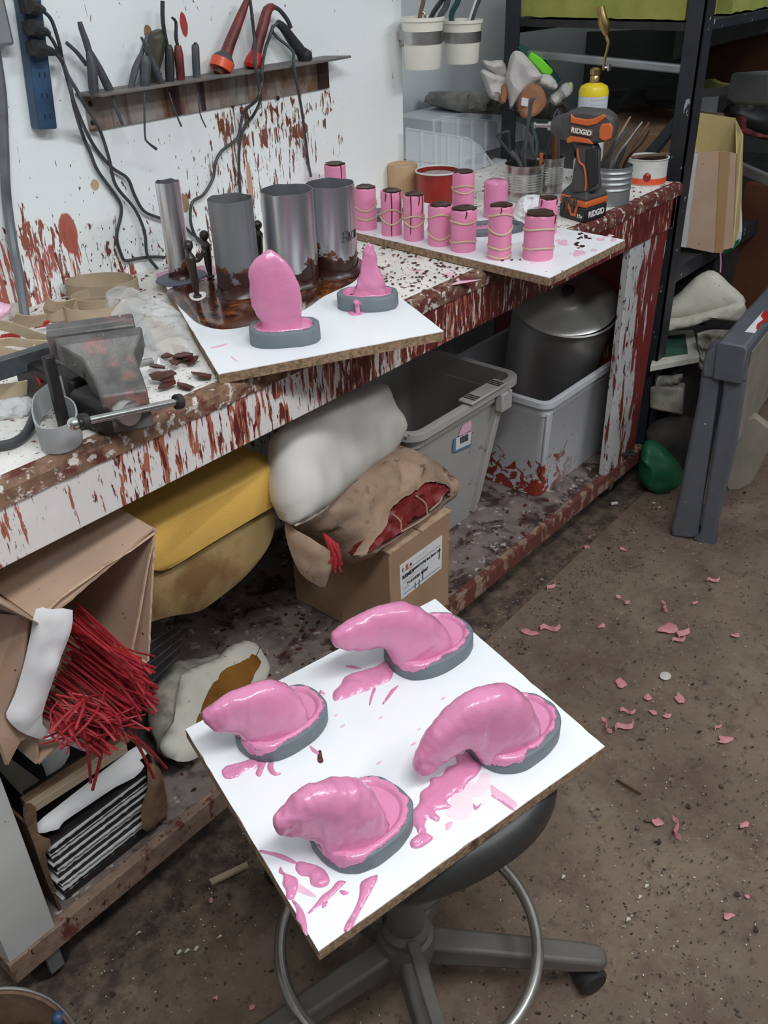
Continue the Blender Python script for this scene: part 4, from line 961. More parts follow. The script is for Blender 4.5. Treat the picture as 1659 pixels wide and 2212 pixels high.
Fc, Lc, Rc = P(1262, 484, z=TOP), P(1207, 468, z=TOP), P(1309, 468, z=TOP); Bc = Lc+Rc-Fc
def rect(z_, k=1.0, c_=None):
    c_ = c_ or (Fc+Bc)/2
    return [V((c_.x+(q.x-c_.x)*k, c_.y+(q.y-c_.y)*k, TOP+z_)) for q in (Fc, Rc, Bc, Lc)]
gb = dplane.p(1262, 415, -0.03); gb = V((gb.x, gb.y, 0))
mb = MB(); mb.loft([rect(0.001, .96), rect(0.004), rect(0.030), rect(0.033, .98)]); mb.build('battery', 'charcoal_dark', t, bevel=0.003, bseg=3)
mb = MB(); mb.loft([rect(0.033, .97), rect(0.036, 1.01), rect(0.045, 1.0), rect(0.048, .96)]); mb.build('battery_panel', 'orange', t, bevel=0.002)
mb = MB(); mb.loft([rect(0.047, .97), rect(0.053, .99), rect(0.060, .90), rect(0.074, .60, None), rect(0.086, .42)]); mb.build('foot', 'charcoal', t, bevel=0.004, bseg=3)
dLF = (Fc-Lc); dFR = (Rc-Fc); nLF = V((dLF.y, -dLF.x, 0)).normalized(); nFR = V((dFR.y, -dFR.x, 0)).normalized()
if nLF.dot(CAM-Fc) < 0: nLF = -nLF
if nFR.dot(CAM-Fc) < 0: nFR = -nFR
onL = lambda u, z_, n=0.0015: V((Lc.x+dLF.x*u, Lc.y+dLF.y*u, TOP+z_))+nLF*n
mb = MB(); mb.prism([onL(.25, .036, 0), onL(.40, .036, 0), onL(.50, .018, 0), onL(.60, .016, 0), onL(.64, .036, 0), onL(.72, .036, 0), onL(.66, .011, 0), onL(.48, .011, 0), onL(.36, .026, 0)], nLF*0.002); mb.build('battery_clip', 'orange', t)
for u in (.12, .30, .52):
    mb = MB(); mb.tube([onL(u, .020, 0), onL(u+.03, .044, 0.001), onL(u+.10, .047, 0.001), onL(u+.13, .030, 0)], 0.003, 8, smooth=3); mb.build('grip_notch', 'charcoal', t)
mb = MB(); mb.prism([onL(.02, .049), onL(.40, .049), onL(.50, .066, -.012), onL(.30, .070, -.014)], nLF*0.001); mb.build('foot_panel', 'orange', t)
nz_ = dplane.p(1204, 278, -0.031); nd_ = -dplane.u
def along(pts, mat, name): 
    mb = MB(); mb.tube([nz_+nd_*a for a, r in pts], [r for a, r in pts], 20); mb.build(name, mat, t)
along([(-0.03, 0.028), (-0.006, 0.027), (0.010, 0.022), (0.020, 0.014)], 'charcoal', 'nose_cone')
along([(0.018, 0.0095), (0.028, 0.0095)], 'chrome', 'chuck_collar'); along([(0.028, 0.0045), (0.055, 0.0042), (0.056, 0.0065), (0.060, 0.0065)], 'steel', 'driver_bit')
text('RIDGID', 'logo', 'letter_white', t, dplane.p(1256, 284.5, 0.0022), dplane.p(1280, 289, 0)-dplane.p(1233, 280, 0), dplane.v, 0.0135, bold=0.0004)
text('18v', 'battery_text', 'letter_white', t, onL(.80, .013, .001), dLF, Z3, 0.0125, bold=0.0003)
text('RIDGID', 'logo', 'letter_white', t, V(((Fc.x+Rc.x)/2, (Fc.y+Rc.y)/2, TOP+.017))+nFR*.001, dFR, Z3, dFR.length/4.6, bold=0.0005)

# crumpled white paper behind the cylinders
def crumple(name, mat, label, cat, pts, pt, tf=0.03, tb=0.01, nz=0.02, ns=45, ridge=None, group=None, az=None, tilt=0, k=2, res=12, seed=1, R=None, parts=None, build=True, ang=30):
    pl = Plane(pt, az, tilt); poly = smooth2([pl.uv(a, b) for a, b in pts], k); cloth = any(w_ in mat for w_ in ('rag', 'sack', 'cloth', 'charcoal', 'dirty')) and 'plaster' not in mat; ridge = 'fold' if cloth else True; nz *= 0.8 if cloth else 0.62; ns *= 0.9 if cloth else 0.8
    mb = MB(); inflate(mb, poly, pl.at, tf, tb, R=R, res=int(res*1.7), nz=nz, ns=ns, seed=seed+pts[0][0], ridge=ridge)
    if not build: return mb, pl
    return solo(mb, name, mat, label, cat, group, ang=ang)
crumple('crumpled_paper', 'paper', 'crumpled white paper between the smooth pink cylinder and the cordless driver', 'paper', [(1105, 478), (1112, 445), (1128, 425), (1150, 420), (1172, 425), (1180, 445), (1176, 478), (1140, 486)], P(1140, 482, z=TOP+0.004), 0.03, 0.02, 0.018, 60)

# ---- tools standing in the cans
def stick(name, label, cat, pts, pt, r, mat, dz=0, group=None, rs=None, flat=1.0, smooth=4, parts=()):
    pl = Plane(pt); mb = MB(); q = [pl.p(a, b, dz) for a, b in pts]; mb.tube(q, rs or r, 8, smooth=smooth, flat=flat)
    return solo(mb, name, mat, label, cat, group)
g = 'tools standing in the tin cans'
ic = cF+V((0, 0, 0.01)); 
stick('hook_tool', 'black wire hook with triangular end standing leftmost in the front tin', 'tool', [(1130, 380), (1108, 338), (1076, 298), (1078, 290), (1098, 284), (1100, 292), (1104, 330), (1124, 360)], ic, 0.0035, 'black_tool', 0.0, g)
stick('clamp_arm', 'grey pivoted steel arm leaning out of the front tin', 'tool', [(1136, 400), (1122, 350), (1104, 325)], ic, 0.006, 'tool_grey', 0.012, g)
stick('iron_rod', 'tall slim steel rod with a bent tip rising before the orange rag', 'rod', [(1138, 400), (1132, 345), (1141, 270), (1148, 220), (1158, 212)], ic, 0.004, 'tool_grey', -0.01, g, rs=[.006, .006, .004, .005, .003])
stick('scraper_tool', 'grey green flat scraper in the front tin, behind the steel rod', 'scraper', [(1156, 400), (1158, 350), (1160, 310), (1150, 275), (1152, 268)], ic, 0.005, 'glass_green', -0.02, g, rs=[.004, .006, .012, .010, .004], flat=.3)
stick('orange_brush', 'thin orange handled brush at the right side of the front tin', 'brush', [(1162, 400), (1168, 345), (1170, 328)], ic, 0.004, 'orange', 0.015, g)
stick('steel_pick', 'short dark pick in the middle of the front tin', 'tool', [(1146, 400), (1122, 330), (1118, 310)], ic, 0.003, 'black_tool', 0.0, g)
ic = cG+V((0, 0, 0.01))
stick('wooden_brush', 'brown wooden brush handle rising from the second tin, left of the driver', 'brush', [(1196, 400), (1198, 330), (1200, 285), (1201, 270)], ic, 0.005, 'rust_panel', 0.0, g, rs=[.008, .009, .007, .004])
stick('black_file', 'black flat file leaning right in the second tin', 'file', [(1172, 400), (1180, 340), (1192, 290)], ic, 0.005, 'black_tool', 0.01, g, flat=.6)
stick('steel_clip', 'bent steel clip poking above the second tin beside the driver nose', 'clip', [(1206, 380), (1208, 300), (1206, 240), (1198, 248), (1196, 262)], ic, 0.002, 'tool_grey', -0.01, g)
ic = cH+V((0, 0, 0.01))
hh = [((1300, 420), (1322, 330), (1350, 275), (1362, 255), 0.0045, 'strap_tan', 'wooden_brush', 'long thin brown brush handle leaning right in the big tin'),
      ((1306, 420), (1316, 340), (1340, 300), (1356, 282), 0.006, 'tool_grey', 'steel_spatula', 'grey spatula blade leaning right, left side of the big tin'),
      ((1318, 420), (1332, 345), (1362, 300), (1388, 264), 0.007, 'steel', 'steel_spatula', 'shiny steel spatula reaching up right from the big tin'),
      ((1326, 420), (1348, 345), (1378, 300), (1402, 264), 0.008, 'cardboard_wet', 'wooden_brush', 'thick dark brown brush handle, rightmost in the big tin'),
      ((1332, 420), (1350, 350), (1384, 310), (1403, 280), 0.005, 'dark_wax', 'wax_tool', 'dark wax caked tool under the thick brown handle'),
      ((1296, 420), (1302, 350), (1318, 322), (1328, 300), 0.008, 'tool_olive', 'paint_brush', 'olive bristle brush low in the big tin, nearest the driver'),
      ((1322, 420), (1330, 360), (1344, 330), (1352, 312), 0.007, 'black_tool', 'black_file', 'short black file in the middle of the big tin')]
for i, (a, b, c_, d, r, mt, nm, lb) in enumerate(hh):
    stick(nm, lb, nm.split('_')[-1], [a, b, c_, d], ic, r, mt, -0.02+0.008*i, g, rs=[r*.8, r, r*.9, r*.6], flat=0.6)

# ---- clear bin behind the cans
t = thing('clear_bin', 'clear plastic bin with sloped ribbed sides behind the red paint can', 'bin', (2.1, 0.6, TOP))
def binside(pts, y, nm):
    pl_ = Plane((2.0, y, 1.0), 0.0)
    mb = MB(); poly = [pl_.p(a, b) for a, b in pts]
    base = [V((poly[-1].x, y, TOP+0.003)), V((poly[0].x, y, TOP+0.003))]
    mb.prism(poly+base, (0, 0.003, 0)); mb.build(nm, 'clear_plastic', t, smooth=False)
    # ribs + bright rim
    mb = MB(); mb.tube([q+V((0, -0.002, 0)) for q in poly], 0.0022, 8); mb.build('rim', 'clear_plastic', t)
    for k in range(1, 7):
        x = poly[0].x+(poly[-1].x-poly[0].x)*k/7
        ztop = None
        for i in range(len(poly)-1):
            if (poly[i].x-x)*(poly[i+1].x-x) <= 0: f_ = (x-poly[i].x)/((poly[i+1].x-poly[i].x) or 1); ztop = poly[i].z+(poly[i+1].z-poly[i].z)*f_
        if ztop: 
            mb = MB(); mb.bx(x-0.006, x+0.006, y-0.007, y, TOP+0.004, ztop-0.003); mb.build('rib', 'clear_plastic', t, bevel=0.002)
binside([(878, 277), (920, 284), (965, 291), (1010, 298), (1035, 315), (1052, 338), (1064, 362), (1068, 372)], 0.535, 'side_panel')
binside([(955, 251), (1010, 256), (1065, 261), (1110, 264), (1130, 270), (1142, 290), (1150, 320), (1152, 332)], 0.66, 'side_panel')
mb = MB(); mb.bx(1.87, 2.35, 0.538, 0.658, TOP+0.001, TOP+0.004); mb.build('bin_floor', 'clear_plastic', t, smooth=False)
mb = MB(); mb.ball(P(1035, 400, y=0.60)+V((0, 0, 0.02)), 0.045, sc=(1.4, .7, .8)); 
for q in mb.v: q.z = max(q.z, TOP+0.006)
solo(mb, 'rag_bundle', 'dark_cloth', 'grey brown bundle seen blurred inside the clear bin', 'rag')

# ---- stone slab on a crate with rags
mb = MB(); mb.bx(2.20, 2.62, 0.69, 0.84, TOP+0.001, 1.02); solo(mb, 'storage_crate', 'wall_far', 'pale grey crate under the grey stone slab at the recessed wall', 'crate', bevel=0.004)
pl = Plane((2.25, 0.69, 1.04), 0.0)
mb = MB(); poly = smooth2([pl.uv(a, b) for a, b in ((985, 222), (992, 200), (1012, 196), (1060, 200), (1110, 208), (1168, 214), (1225, 222), (1228, 262), (1180, 258), (1120, 252), (1060, 246), (1000, 243), (988, 236))], 3)
inflate(mb, poly, lambda u, v, n: pl.at(u, v, n), 0.02, 0.13, R=0.015, res=44, nz=0.016, ns=45, ridge=True); solo(mb, 'stone_slab', 'stone', 'rough grey stone slab carrying the heap of rags', 'slab', ang=60)
g = 'heap of rags on the stone slab'
crumple('white_rag', 'rag_white', 'tall folded white rag standing up in the middle of the heap, pointed at the bottom', 'rag', [(1108, 112), (1122, 110), (1138, 122), (1168, 158), (1172, 166), (1150, 185), (1130, 200), (1112, 225), (1102, 236), (1098, 215), (1090, 178), (1096, 150), (1100, 128)], (2.24, 0.62, 1.1), 0.03, 0.01, 0.01, 30, group=g, res=16, R=0.02)
crumple('white_rag', 'rag_white', 'white rag sticking out at the left of the heap', 'rag', [(1042, 130), (1060, 132), (1085, 130), (1095, 150), (1094, 165), (1072, 162), (1052, 150)], (2.24, 0.66, 1.1), 0.02, 0.01, 0.014, 60, group=g, res=12, R=0.012)
crumple('white_rag', 'rag_white', 'crumpled white rag below the left one, tightly wrinkled', 'rag', [(1037, 155), (1048, 150), (1070, 160), (1092, 165), (1094, 190), (1084, 215), (1072, 218), (1055, 206), (1046, 180)], (2.24, 0.64, 1.1), 0.03, 0.01, 0.022, 60, group=g, res=16, R=0.012)
crumple('white_rag', 'rag_white', 'white rag rolled over the orange cloth to the right of the tall one', 'rag', [(1150, 172), (1172, 160), (1192, 164), (1205, 184), (1198, 194), (1178, 190), (1160, 184), (1148, 180)], (2.27, 0.62, 1.1), 0.025, 0.01, 0.016, 70, group=g, res=14, R=0.012)
crumple('white_rag', 'rag_white', 'greyish white rag at the far right of the heap with a pale green tip', 'rag', [(1190, 205), (1205, 195), (1215, 182), (1228, 178), (1238, 190), (1232, 205), (1215, 215), (1200, 228), (1188, 218)], (2.30, 0.62, 1.08), 0.025, 0.01, 0.016, 60, group=g, res=14, R=0.012)
orag = crumple('orange_rag', 'rag_orange', 'orange brown rag with a white tag hanging below the white rags', 'rag', [(1118, 225), (1130, 195), (1148, 180), (1168, 186), (1178, 205), (1180, 225), (1165, 245), (1142, 256), (1125, 250)], (2.22, 0.60, 1.08), 0.03, 0.01, 0.012, 30, group=g, res=14, R=0.018)
pl = Plane((2.22, 0.60, 1.08)); mb = MB(); mb.prism([pl.p(a, b, 0.036) for a, b in ((1126, 206), (1140, 209), (1138, 226), (1124, 223))], pl.n*0.001); mb.build('cloth_tag', 'paper', orag)
crumple('orange_rag', 'rag_orange', 'small orange brown cloth end between the white rags on the left', 'rag', [(1078, 195), (1092, 180), (1096, 200), (1092, 222), (1078, 222)], (2.23, 0.62, 1.08), 0.02, 0.01, 0.008, 30, group=g, res=10)
pl = Plane((2.28, 0.68, 1.13)); mb = MB(); mb.prism([pl.p(a, b) for a, b in ((1141, 126), (1148, 112), (1172, 128), (1196, 152), (1190, 164), (1172, 160))], pl.n*-0.03); solo(mb, 'foam_block', 'green_bright', 'bright lime green foam block on top of the rag heap', 'block', bevel=0.004)
mb = MB(); mb.prism([pl.p(a, b, -0.035) for a, b in ((1118, 106), (1130, 98), (1175, 125), (1215, 175), (1205, 185), (1150, 140))], pl.n*-0.012); solo(mb, 'green_offcut', 'green_dark', 'dark green plastic piece behind the lime green block', 'plastic piece', bevel=0.003)
pl2 = Plane((2.31, 0.6, 1.08)); mb = MB(); inflate(mb, smooth2([pl2.uv(a, b) for a, b in ((1226, 180), (1236, 178), (1238, 192), (1230, 194))], 3), pl2.at, 0.012, 0.005, res=8); solo(mb, 'green_tag', 'green_pale', 'pale green cloth tip at the far right of the rag heap', 'cloth tip')

# ---- white buckets on the wall
def bucket(label, cx_px, wtop, ytop, ybot, y):
    c = P(cx_px, (ytop+ybot)/2, y=y); pl = Plane(c); zt = pl.uv(cx_px, ytop)[1]; zb = pl.uv(cx_px, ybot)[1]
    d = (c-CAM).dot(fw); r = wtop/2*d/F
    t = thing('tool_bucket', label, 'bucket', V((c.x, c.y, c.z+zb)), 'white plastic pots hanging at the wall corner')
    mb = MB(); mb.caps = False; h = zt-zb
    mb.lathe([(0.0005, 0), (r*0.80, 0), (r*0.84, 0.004), (r*0.95, h*0.9), (r*1.03, h*0.93), (r*1.03, h), (r*0.97, h), (r*0.80, 0.008), (0.0005, 0.008)], (c.x, c.y, c.z+zb), 44); mb.build('pot', 'bucket_white', t, ang=40)
    mb = MB(); mb.caps = False; mb.lathe([(r*0.915, h*0.50), (r*0.955, h*0.50), (r*0.975, h*0.74), (r*0.93, h*0.74)], (c.x, c.y, c.z+zb), 44); mb.build('metal_band', 'steel', t, ang=40)
    mb = MB(); mb.bx(c.x-0.008, c.x+0.008, c.y+r*0.9, max(D, c.y+r+0.01), c.z+zb+h*0.55, c.z+zb+h*0.72); mb.build('hanger', 'steel', t)
    return c, r, c.z+zb, c.z+zt
A1 = bucket('white pot with steel band nearest the splattered wall, scissors inside', 913, 92, 36, 148, 0.49)
A2 = bucket('white pot with steel band to the right, with pens inside', 998, 86, 42, 136, 0.50)
mb = MB(); mb.bx(1.895, 2.14, D-0.012, D-0.001, 1.235, 1.262); solo(mb, 'hanging_rail', 'steel', 'thin steel bar on the wall carrying the two white pots', 'rail')
g = 'tools in the hanging white pots'
for (pts, r, mt, nm, lb, A) in (
    (((900, 90), (908, 30), (915, 0), (918, -40)), .007, 'cardboard_wet', 'wooden_tool', 'brown wooden handle at the left of the first white pot', A1),
    (((925, 90), (930, 40), (958, -5), (975, -40)), .008, 'black_tool', 'scissors', 'black scissors leaning right in the first white pot', A1),
    (((945, 90), (950, 40), (965, 10), (972, -40)), .010, 'tool_grey', 'pliers', 'dark pliers handles in the first white pot', A1),
    (((905, 90), (918, 38), (912, 25)), .004, 'steel', 'knife_blade', 'small pointed blade in the first white pot', A1),
    (((985, 90), (975, 35), (990, 0), (995, -40)), .010, 'green_dark', 'pliers', 'dark green handled pliers between the two pots', A2),
    (((1010, 90), (1024, 30), (1036, 0), (1050, -40)), .006, 'tool_grey', 'marker_pen', 'slim grey pen leaning right in the second white pot', A2),
    (((1000, 90), (1018, 30), (1028, 0), (1040, -40)), .005, 'paper', 'paint_brush', 'white handled brush in the second white pot', A2)):
    stick(nm, lb, nm.split('_')[-1], pts, (A[0].x, A[0].y, A[0].z), r, mt, 0, g, flat=.7)

# ================================================================== WALL TOOL RAIL
rail = thing('tool_rail', 'rusty steel angle rail screwed to the wall, holding hand tools', 'tool rail', (1.3, D, 1.2))
a = P(170, 222, y=D-0.075); x0, x1 = 1.00, 1.637
zt = 1.235
mb = MB(); mb.bx(x0, x1, D-0.006, D-0.0005, 1.174, zt); mb.build('back_plate', 'rail_rusty', rail, bevel=0.001)
mb = MB(); mb.prism([V((x0-0.015, D-0.001, zt)), V((x0-0.003, D-0.062, zt)), V((1.60, D-0.062, zt)), V((1.66, D-0.055, zt)), V((1.63, D-0.001, zt))], (0, 0, 0.005)); mb.build('top_flange', 'rail_top', rail, bevel=0.001)
for q in ((195, 225), (200, 265), (600, 212), (690, 170)):
    c = P(*q, y=D-0.006); mb = MB(); mb.lathe([(0.005, 0), (0.004, 0.002), (0.0005, 0.0025)], c, 12, Matrix.Rotation(PI/2, 3, 'X')); mb.build('screw', 'vise_dark', rail)
YT = D-0.034
def tool(name, label, cat, segs, group='hand tools hanging in the wall rail'):
    """segs: (part name, [(px,py,r)...], mat[, dy])"""
    p0 = P(segs[0][1][0][0], segs[0][1][0][1], y=YT); t = thing(name, label, cat, p0, group)
    for s_ in segs:
        dy = s_[3] if len(s_) > 3 else 0
        mb = MB(); mb.tube([P(a, b, y=YT+dy) for a, b, r in s_[1]], [r for a, b, r in s_[1]], 10, smooth=3); mb.build(s_[0], s_[2], t)
    return t
tool('pliers', 'large dark pliers with handles crossed, leftmost in the rail', 'pliers', [('handle', [(190, 110, .004), (198, 140, .009), (202, 190, .009), (206, 212, .007)], 'tool_grey', -.006), ('handle', [(196, 112, .004), (215, 150, .007), (232, 185, .008), (241, 200, .007)], 'tool_grey', .004), ('jaw', [(194, 118, .006), (186, 90, .006), (176, 62, .005), (172, 47, .004)], 'tool_grey', -.002), ('jaw', [(187, 140, .004), (165, 112, .0035), (143, 92, .003)], 'tool_grey', .006), ('tip', [(240, 205, .003), (265, 270, .003)], 'tool_grey', -.014)])
tool('nippers', 'small dark nippers with open handles, second in the rail', 'pliers', [('handle', [(305, 118, .004), (292, 150, .0065), (281, 198, .0055)], 'tool_grey', -.004), ('handle', [(318, 112, .004), (335, 145, .0065), (352, 188, .0065)], 'tool_grey', -.012), ('jaw', [(304, 122, .004), (313, 95, .004), (320, 72, .003)], 'tool_grey', 0), ('jaw', [(318, 115, .004), (312, 95, .003), (305, 80, .002)], 'tool_grey', -.01)])
tool('screwdriver', 'short grey handled screwdriver between the nippers handles, thin bent shaft below', 'screwdriver', [('handle', [(313, 120, .008), (314, 135, .011), (313, 170, .010), (314, 193, .008)], 'tool_grey', -.01), ('shaft', [(312, 200, .002), (313, 290, .002), (320, 308, .002), (338, 322, .003)], 'tool_grey', -.028)])
tool('file_handle', 'thick olive brown wooden handle standing behind the nippers', 'handle', [('handle', [(338, 66, .010), (340, 80, .017), (335, 120, .016), (328, 170, .010), (328, 188, .009)], 'tool_olive', .014)])
tool('screwdriver', 'tall thin black screwdriver with a bent top, right of the olive handle', 'screwdriver', [('shaft', [(351, 2, .004), (352, 50, .004), (362, 100, .003)], 'black_tool'), ('handle', [(363, 98, .006), (366, 115, .009), (367, 160, .009), (366, 182, .007)], 'black_tool')])
tool('wire_hook', 'hooked dark red brown pick, left of the short grey rod', 'pick', [('shaft', [(371, 38, .002), (380, 48, .003), (380, 80, .0035), (384, 100, .003)], 'black_tool'), ('handle', [(384, 98, .006), (386, 120, .009), (390, 165, .0085), (391, 183, .006)], 'red_dirty'), ('tip', [(365, 200, .0015), (378, 240, .0015), (392, 273, .002)], 'tool_grey', -.026)])
tool('punch', 'short rounded grey rod alone in the rail middle', 'punch', [('rod', [(421, 96, .004), (422, 102, .0075), (424, 150, .0078), (426, 176, .0075)], 'tool_grey'), ('shaft', [(428, 200, .0015), (432, 245, .0015), (445, 275, .0015)], 'tool_grey', -.026)])
def iron(label, body, collar, cmat, bmat):
    t = thing('soldering_iron', label, 'soldering iron', P(body[0][0], body[0][1], y=YT), 'soldering irons in the rail')
    mb = MB(); mb.tube([P(a, b, y=YT) for a, b, r in body], [r for a, b, r in body], 14, smooth=3); mb.build('grip', bmat, t)
    mb = MB(); mb.tube([P(a, b, y=YT) for a, b, r in collar], [r for a, b, r in collar], 18); mb.build('collar', cmat, t)
    return t
iron('red soldering iron with a grey flared collar and bright orange ring, left one', [(536, -5, .005), (524, 25, .008), (510, 60, .010), (496, 95, .011), (488, 118, .012)], [(488, 116, .012), (484, 126, .020), (480, 138, .023), (477, 146, .021)], 'charcoal', 'red_dirty')
mb = MB(); mb.tube([P(482, 131, y=YT), P(476, 150, y=YT)], [.0238, .0222], 18); o = mb.build('orange_ring', 'red_bright', [q for q in bpy.data.objects if q.name == 'soldering_iron'][0])
mb = MB(); mb.tube([P(476, 150, y=YT), P(471, 160, y=YT)], [.012, .010], 14); mb.build('shaft_base', 'rust_panel', bpy.data.objects['soldering_iron'])
t = iron('dark red soldering iron whose cord loops over its top, middle one', [(590, 14, .006), (578, 22, .010), (570, 50, .011), (560, 85, .011), (553, 115, .011)], [(553, 115, .012), (549, 130, .017), (546, 142, .019), (545, 148, .016)], 'red_plastic', 'red_dirty')
t = iron('black soldering iron leaning right, at the right end of the rail', [(600, 50, .007), (612, 60, .009), (630, 85, .011), (645, 105, .012), (652, 116, .012)], [(652, 112, .012), (658, 120, .017), (660, 130, .015)], 'charcoal_dark', 'black_tool')
def cord(label, pts, r=0.0032, mat='cord_grey', y=D-0.012, name='electric_cable', ys=None):
    mb = MB(); mb.tube([P(a, b, y=(ys[i] if ys else y)) for i, (a, b) in enumerate(pts)], r, 8, smooth=5)
    return solo(mb, name, mat, label, 'cord', 'loose black cords on the wall')
cord('black cord arching from the black soldering iron down behind the tallest tube', [(603, 50), (592, 56), (588, 66), (598, 80), (632, 110), (634, 140), (645, 200), (655, 260), (662, 320), (666, 352), (672, 382)], .0032, y=YT+0.01, ys=[YT, YT, YT, YT, YT-.025, YT-.035, YT-.035, YT-.01, D-.012, D-.008, D-.02])
cord('black cord looping over the middle iron and dropping left past the rail', [(590, 14), (604, 22), (620, 42), (628, 60)], .0045, y=YT)
cord('black cord from the middle iron, swinging left to the narrow metal tube', [(590, 55), (582, 80), (572, 110), (566, 150), (566, 180), (555, 215), (528, 240), (520, 270), (512, 300), (480, 325), (466, 350), (460, 385), (440, 420), (415, 438), (412, 480), (425, 515), (440, 530)], ys=[YT]*3+[YT-.035]*3+[D-.01]*11)
cord('black cord from the left iron, dropping straight behind the dull tube', [(540, 0), (545, 40), (550, 90), (552, 140), (560, 185), (563, 215), (548, 248), (528, 275), (518, 310), (516, 345), (517, 380), (519, 420)], ys=[YT]*3+[YT-.035]*3+[D-.012]*6)
cord('black cord from the top plug, falling past the rail and curling behind the straps', [(95, 25), (112, 45), (128, 95), (135, 130), (150, 175), (160, 230), (178, 290), (195, 330), (212, 370), (255, 430), (262, 460), (252, 510), (262, 550), (272, 563), (300, 558), (330, 555), (356, 556)], ys=[D-.03]*3+[D-.02, YT-.035, YT-.035, D-.01]+[D-.008]*10)
cord('black cord from the middle plug, sweeping right toward the narrow metal tube', [(105, 75), (118, 95), (135, 135), (148, 180), (165, 235), (200, 310), (240, 360), (275, 385), (290, 420), (310, 455), (342, 470), (390, 485), (420, 510), (455, 530)], ys=[D-.03]*2+[D-.02, YT-.035, YT-.035]+[D-.01]*9)
cord('black cord from the lowest plug, tangling with the others and ending by the narrow tube', [(120, 115), (132, 130), (148, 165), (166, 195), (185, 230), (215, 280), (235, 340), (250, 400), (290, 450), (312, 500), (318, 550), (340, 580)], ys=[D-.03]*2+[D-.02, YT-.04, YT-.04]+[D-.014]*7)
cord('thick grey cable hanging down the left of the wall onto the bench', [(-10, 110), (3, 200), (8, 300), (12, 400), (18, 460), (30, 540), (42, 600), (55, 690)], .0085, 'cord_thick', ys=[D-.012]*5+[D-.03, D-.06, D-.10])
# power strip and plugs
c0 = P(116, 282, y=D-0.03); 
t = thing('power_strip', 'dusty blue power strip mounted upright on the wall', 'power strip', c0)
pl = Plane((0.9, D-0.03, 1.2), 0.0)
qs = [pl.uv(*q) for q in ((66, -70), (92, -70), (129, 268), (124, 280), (92, 286), (86, 276))]
# a straight strip: width from the lower end, running up the wall
lo = V(pl.uv(106, 280)); hi = V(pl.uv(62, -60)); ax = (hi-lo).normalized(); sd = V((ax.y, -ax.x)); hw = 0.0175
mb = MB(); mb.prism([pl.at(*(lo+sd*hw)), pl.at(*(lo-sd*hw)), pl.at(*(hi-sd*hw)), pl.at(*(hi+sd*hw))], (0, 0.029, 0)); mb.build('strip_body', 'strip_blue', t, bevel=0.004, bseg=3)
L = (hi-lo).length
for k in range(6):
    c = lo+ax*(0.02+0.032*k)
    if k < 3 or k > 7:
        for dx in (-0.005, 0.005):
            mb = MB(); q = c+sd*dx; mb.prism([pl.at(*(q+ax*0.005-sd*0.001), .0006), pl.at(*(q+ax*0.005+sd*0.001), .0006), pl.at(*(q-ax*0.003+sd*0.001), .0006), pl.at(*(q-ax*0.003-sd*0.001), .0006)], (0, 0.001, 0)); mb.build('outlet_slot', 'dark_slot', t, smooth=False)
for i, (pa, pb, lb) in enumerate((((60, 12), (96, 22), 'black plug highest on the blue power strip'), ((66, 58), (106, 72), 'black plug in the middle of the blue power strip'), ((72, 102), (120, 114), 'black plug lowest on the blue power strip'))):
    a, b = P(*pa, y=D-0.055), P(*pb, y=D-0.04)
    mb = MB(); mb.tube([a, a.lerp(b, .35), a.lerp(b, .5), a.lerp(b, .8), b], [.012, .014, .009, .007, .004], 10, smooth=2); mb.box(a.lerp(b, .2)+V((0, 0.008, 0)), (0.022, 0.02, 0.020))
    solo(mb, 'power_plug', 'rubber', lb, 'plug', 'plugs in the power strip', bevel=0)
mb = MB(); a = P(-8, 40, y=D-0.02); mb.bx(a.x-0.06, P(18, 60, y=D-0.02).x, D-0.03, D-0.001, P(10, 100, y=D-.03).z, a.z+0.12); solo(mb, 'outlet_box', 'galvanised', 'grey metal outlet box at the top left edge of the wall', 'outlet', bevel=0.005, bseg=3)

# ================================================================== BENCH LEFT: vise, straps, film
yv = 0.0
t = thing('bench_vise', 'worn iron bench vise with T shaped jaw and sliding bar handle', 'vise', (0.64, 0.05, TOP))
zj = 1.035
def zpt(px, py, z): return P(px, py, z=z)
# T-shaped jaw: drawn at its top face height, extruded down
jw = [(97, 722), (158, 695), (275, 684), (298, 700), (300, 722), (258, 742), (282, 800), (300, 838), (225, 850), (196, 770), (140, 775), (118, 750)]
jawz = 1.02
mb = MB(); A = zpt(100, 715, jawz); B = zpt(290, 690, jawz); ax = (B-A).normalized(); ax.z = 0; pe = V((ax.y, -ax.x, 0))
c = zpt(196, 708, jawz); hl = (B-A).length/2
Rz = Matrix((ax, -pe, V((0, 0, 1)))).transposed()
mb.box(c+V((0, 0, -0.014)), (hl*2, 0.020, 0.030), Rz); mb.build('moving_jaw', 'vise_metal', t, bevel=0.003)
mb = MB(); mb.box(c-pe*0.026+V((0, 0, -0.014)), (hl*2, 0.022, 0.030), Rz); mb.build('fixed_jaw', 'vise_metal', t, bevel=0.003)
mb = MB(); mb.box(c-pe*0.012+V((0, 0, -0.010)), (hl*1.96, 0.006, 0.020), Rz); mb.build('jaw_insert', 'steel', t)
